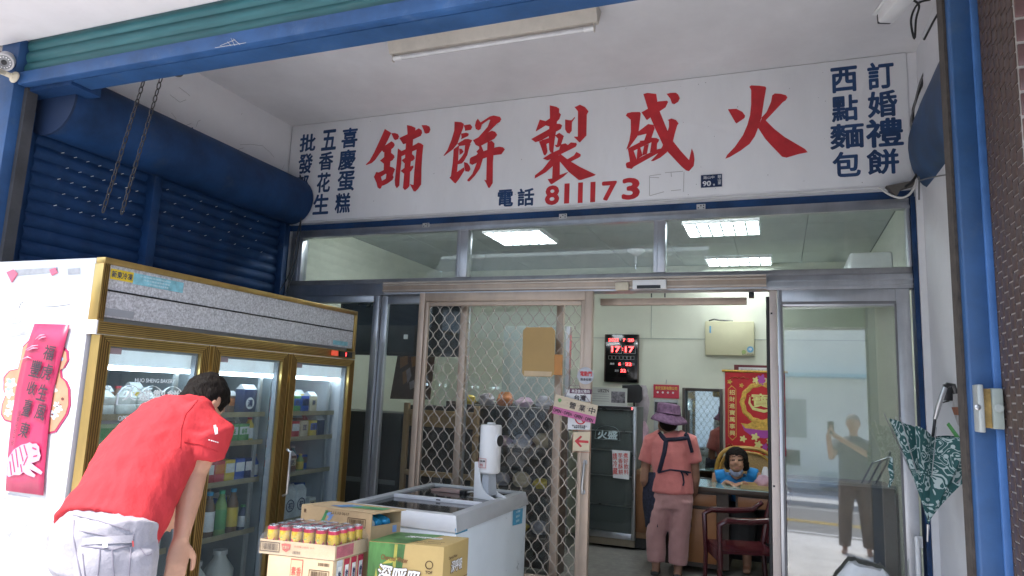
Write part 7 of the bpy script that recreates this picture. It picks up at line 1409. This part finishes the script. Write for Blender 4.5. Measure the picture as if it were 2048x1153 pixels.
for pts,w_ in (([(1318,866),(1332,882),(1329,905),(1318,945)],.020),([(1372,864),(1378,882),(1384,905)],.017),([(1330,880),(1352,879),(1376,876)],.020),([(1316,946),(1340,940),(1368,943),(1384,946)],.008)): ribbon(tsb,pts,w_,APR,'apron_strap',wm)
for pts in ([(1362,943),(1366,952),(1368,965),(1366,972)],[(1360,943),(1372,946),(1376,951)]): ribbon(tsb,pts,.007,APR,'apron_tie',wm,lift=.012)
ap=MB(); vs_=[]; 
for i in range(9):
    f_=i/8; y_=945+110*f_
    for j,(xa_,dy_) in enumerate(((1316,-.10),(1303-6*f_,-.06),(1289-9*f_*(1-f_),.02),(1290,.14),(1315,.24),(1360,.25),(1384,.16))): 
        p_=W(xa_+ (2*math.sin(6*f_+j)),y_,dy_); vs_.append(p_)
ap.add(vs_,[(i*7+j,i*7+j+1,(i+1)*7+j+1,(i+1)*7+j) for i in range(8) for j in range(6)]); o=ap.build('apron',M('dotted_navy_cloth',(.020,.022,.045),.85,var=.9,scale=45),wm,smooth=True); sd_=o.modifiers.new('s','SOLIDIFY'); sd_.thickness=.003
for (h_,k_,a_) in lg: s2_=MB(); limb(s2_,[Vector((a_.x,a_.y-.07,.024)),Vector((a_.x-.01,a_.y+.05,.024)),Vector((a_.x-.02,a_.y+.16,.022))],[.038,.046,.036],[.02,.02,.018],lx); blob('slipper',s2_,.010,DARKM,wm,2)
# ---- the seated person behind the desk
YS=7.12; sw=thing('person','seated person in bright blue sleeveless top behind the desk','person',(-.40,7.35,.45)); V=lambda x,y,dy=0: at(x,y,'y',YS+dy)
hc2=V(1473,922,-.02); bd=MB(); ball(bd,hc2,(.078,.09,.108)); ball(bd,hc2+Vector((0,-.025,-.055)),(.062,.06,.055)); ball(bd,hc2+Vector((0,-.092,-.012)),(.014,.014,.018)); limb(bd,[hc2+Vector((0,.03,-.05)),V(1473,958,.06)],[.055,.062],None)
for s in (-1,1): ball(bd,hc2+Vector((s*.034,-.080,-.028)),(.022,.014,.018))
shl=[V(1436,948,.08),V(1510,946,.08)]; limb(bd,[V(1473,1020,.15),V(1473,985,.12),V(1473,958,.08)],[.16,.17,.13],[.11,.12,.09]); 
for s,p_ in zip((-1,1),shl): e_=p_+Vector((s*.03,-.03,-.20)); w_=Vector((p_.x-s*.10,p_.y-.17,.795)); limb(bd,[p_,e_,w_],[.055,.046,.03],None); hand(bd,w_,(-s*.6,-.7,-.1),(0,0,-1),(-s,0,0),.85,.3)
limb(bd,[V(1473,1015,.15),Vector((-.40,7.38,.50))],[.17,.18],[.13,.14])
for s in (-1,1): limb(bd,[Vector((-.40+s*.09,7.40,.50)),Vector((-.40+s*.10,7.05,.50)),Vector((-.40+s*.10,7.07,.06))],[.08,.06,.04],None); limb(bd,[Vector((-.40+s*.10,7.09,.035)),Vector((-.40+s*.10,6.92,.03))],[.04,.034],[.028,.02])
so2=blob('body',bd,.009,SKIN,sw,2); sbv=bvh_of(so2)
hr=MB(); ball(hr,hc2+Vector((0,.018,.022)),(.108,.104,.112)); 
for s in (-1,1): ball(hr,hc2+Vector((s*.082,.025,-.040)),(.034,.055,.055))
ball(hr,hc2+Vector((0,.075,-.045)),(.09,.05,.08))
blob('hair',hr,.008,HAIR,sw,2,lambda p:.005*smoothnoise(p*38)+.003*smoothnoise((p.x*90,p.y*90,p.z*20)),lambda p:(abs(p.x-hc2.x)<.060-.10*max(0,(p.z-hc2.z)) and p.y<hc2.y-.02 and p.z<hc2.z+.052))
for px_,wd in ((1465,5),(1481,5)):
    patch(sbv,[(px_-wd,919.5),(px_+wd,919),(px_+wd,922),(px_-wd,922.5)],M('eye_dark',(.02,.012,.01),.3),'eye',sw,.003,2); patch(sbv,[(px_-wd-1,913.5),(px_+wd+1,913),(px_+wd+1,914.6),(px_-wd-1,915)],HAIR,'eyebrow',sw,.003,2)
patch(sbv,[(1469,936),(1478,936),(1477,937.6),(1470,937.6)],M('lip',(.35,.11,.09),.5),'mouth',sw,.003,2)
BT=M('bright_blue_cotton',(.008,.20,.50),.8,var=.06,scale=5,sheen=.2); tp_=MB(); limb(tp_,[V(1473,1030,.15),V(1473,985,.12),V(1473,962,.09),V(1473,950,.08)],[.185,.188,.175,.12],[.135,.138,.115,.07],n=18)
for s,p_ in zip((-1,1),shl): limb(tp_,[p_-Vector((s*.07,0,.01)),p_+Vector((s*.02,-.005,-.03))],[.062,.066],None,(0,1,0))
tpo=blob('top',tp_,.010,BT,sw,3,w3,lambda p:(p.z>V(1473,958).z-abs(p.x-hc2.x)*-.62+.0 and abs(p.x-hc2.x)<.085 and p.y<YS+.10)); ribbon(bvh_of(tpo),[(1458,946),(1466,957),(1473,961),(1481,957),(1488,946)],.005,NAVY,'neckline',sw)
mk=MB(); limb(mk,[hc2+Vector((-.058,-.03,-.085)),hc2+Vector((-.03,-.075,-.115)),hc2+Vector((0,-.088,-.122)),hc2+Vector((.03,-.075,-.115)),hc2+Vector((.058,-.03,-.085))],[.014,.022,.026,.022,.014],[.010]*5,(0,0,1)); blob('face_mask',mk,.006,M('mask_blue_grey',(.22,.25,.36),.8,var=.1),sw,2)
sk=MB(); limb(sk,[Vector((-.40,7.42,.53)),Vector((-.40,7.22,.54)),Vector((-.40,7.02,.52)),Vector((-.40,7.0,.25))],[.19,.20,.20,.19],[.10,.10,.09,.06]); blob('skirt',sk,.014,DARKM,sw,3)
# ---- the photographer, seen only mirrored in the right door
ph=thing('person','person in grey-blue shirt photographing, mirrored in the right glass door','person',(.34,-.42,0)); bx_,by_=.34,-.42
bd=MB(); limb(bd,[(bx_,by_,.92),(bx_,by_,1.15),(bx_,by_,1.40)],[.15,.15,.16],[.10,.10,.09]); limb(bd,[(bx_,by_,1.40),(bx_,by_+.02,1.55)],[.055,.05]); hp3=Vector((bx_,by_+.03,1.62)); ball(bd,hp3,(.078,.095,.115)); ball(bd,hp3+Vector((0,.10,-.02)),.016)
for s in (-1,1): ball(bd,hp3+Vector((s*.08,0,0)),(.01,.022,.03))
for s,hx in ((-1,.05),(1,.12)):
    e_=Vector((bx_+s*.26,by_+.16,1.18)); w_=Vector((hx,-.16,1.46)); limb(bd,[(bx_+s*.18,by_,1.38),e_,w_],[.05,.045,.03]); hand(bd,w_,(-.2*s,.3,.9),(-s,.2,0),(0,-1,.2),.95,.5)
for s in (-1,1): limb(bd,[(bx_+s*.09,by_,.92),(bx_+s*.12,by_+.02,.50),(bx_+s*.14,by_,.07)],[.085,.055,.038]); limb(bd,[(bx_+s*.14,by_-.05,.035),(bx_+s*.15,by_+.16,.03)],[.036,.034],[.03,.022])
blob('body',bd,.012,SKIN,ph,2); sh3=MB(); limb(sh3,[(bx_,by_,.88),(bx_,by_,1.15),(bx_,by_,1.38),(bx_,by_,1.46)],[.19,.185,.19,.09],[.135,.13,.12,.07])
for s in (-1,1): limb(sh3,[(bx_+s*.10,by_,1.36),(bx_+s*.19,by_,1.36),(bx_+s*.23,by_+.09,1.26)],[.085,.08,.075])
blob('shirt',sh3,.014,M('slate_blue_shirt',(.07,.085,.13),.85,var=.1),ph,3,w3); pt3=MB(); limb(pt3,[(bx_,by_,.95),(bx_,by_,.80)],[.17,.17],[.13,.13])
for s in (-1,1): limb(pt3,[(bx_+s*.09,by_,.88),(bx_+s*.12,by_+.02,.50),(bx_+s*.14,by_,.09)],[.105,.085,.07])
blob('trousers',pt3,.014,M('brown_trousers',(.14,.10,.075),.9,var=.1),ph,3,w3); hr=MB(); ball(hr,hp3+Vector((0,-.015,.025)),(.09,.10,.108)); blob('hair',hr,.012,M('grey_hair',(.16,.15,.16),.6,var=.3,scale=30),ph,2,None,lambda p:p.y>hp3.y+.02 and p.z<hp3.z+.05)
pho=thing('smartphone','dark smartphone held up by the mirrored photographer','phone',(.085,-.13,1.50))
MB().box(.045,.125,-.138,-.128,1.47,1.63).build('case',BLACK,pho,bevel=.004); MB().box(.050,.120,-.1395,-.1385,1.475,1.625).build('screen',M('phone_screen',(.05,.06,.07),.1),pho)
# ------------------------------------------------------------------ the other side of the street (mirrored in the glass)
ob_=thing('white_building','white rendered building with ribbed shutter across the street','building',(4,-12.5,0)); RW=M('render_white',(.80,.80,.78),.8,var=.06,scale=1,dirt=.2,dirtcol=(.45,.43,.4)); yb2=-12.2
MB().box(-22,26,yb2-6,yb2,0,6.2).build('wall',RW,ob_); MB().box(-22,26,yb2,yb2+.5,3.28,3.38).build('canopy',M('sky_blue_canopy',(.30,.55,.68),.5),ob_); MB().box(-22,26,yb2,yb2+1.6,-.01,.14).build('plinth',CONC,ob_)
for k in range(10): MB().box(-.93,.85,yb2+.002,yb2+.02+.03*(k%2),2.16+.078*k,2.22+.078*k).build('shutter_slat',WHITEP,ob_)
for x in (-16,-11,-6,4,9,14,19):
    f_=MB().box(x,x+1.7,yb2+.001,yb2+.03,1.0,2.4).build('window',ALU,ob_); MB().box(x+.08,x+1.62,yb2+.031,yb2+.035,1.08,2.32).build('pane',M('dark_window',(.04,.05,.06),.1),f_)
    f_=MB().box(x,x+1.7,yb2+.001,yb2+.03,4.2,5.6).build('window',ALU,ob_); MB().box(x+.08,x+1.62,yb2+.031,yb2+.035,4.28,5.52).build('pane',MATS['dark_window'],f_)
f_=MB().box(-1.75,-.98,yb2+.001,yb2+.05,1.45,2.75).build('window',WHITEP,ob_); MB().box(-1.66,-1.06,yb2+.051,yb2+.055,1.55,2.66).build('pane',M('grey_window',(.30,.33,.34),.15),f_)
f_=MB().box(-1.72,-.95,yb2+.001,yb2+.05,.70,1.25).build('window',WHITEP,ob_); MB().box(-1.66,-1.25,yb2+.051,yb2+.055,.76,1.20).build('pane',MATS['dark_window'],f_)
MB().box(-.75,-.28,yb2+.001,yb2+.25,.25,.66).build('air_conditioner',M('ac_blue_grey',(.40,.48,.54),.5),ob_)
f_=MB().box(.95,2.4,yb2+.001,yb2+.04,.14,2.35).build('door',WHITEP,ob_); MB().box(1.05,2.3,yb2+.041,yb2+.045,1.2,2.2).build('door_pane',MATS['dark_window'],f_)
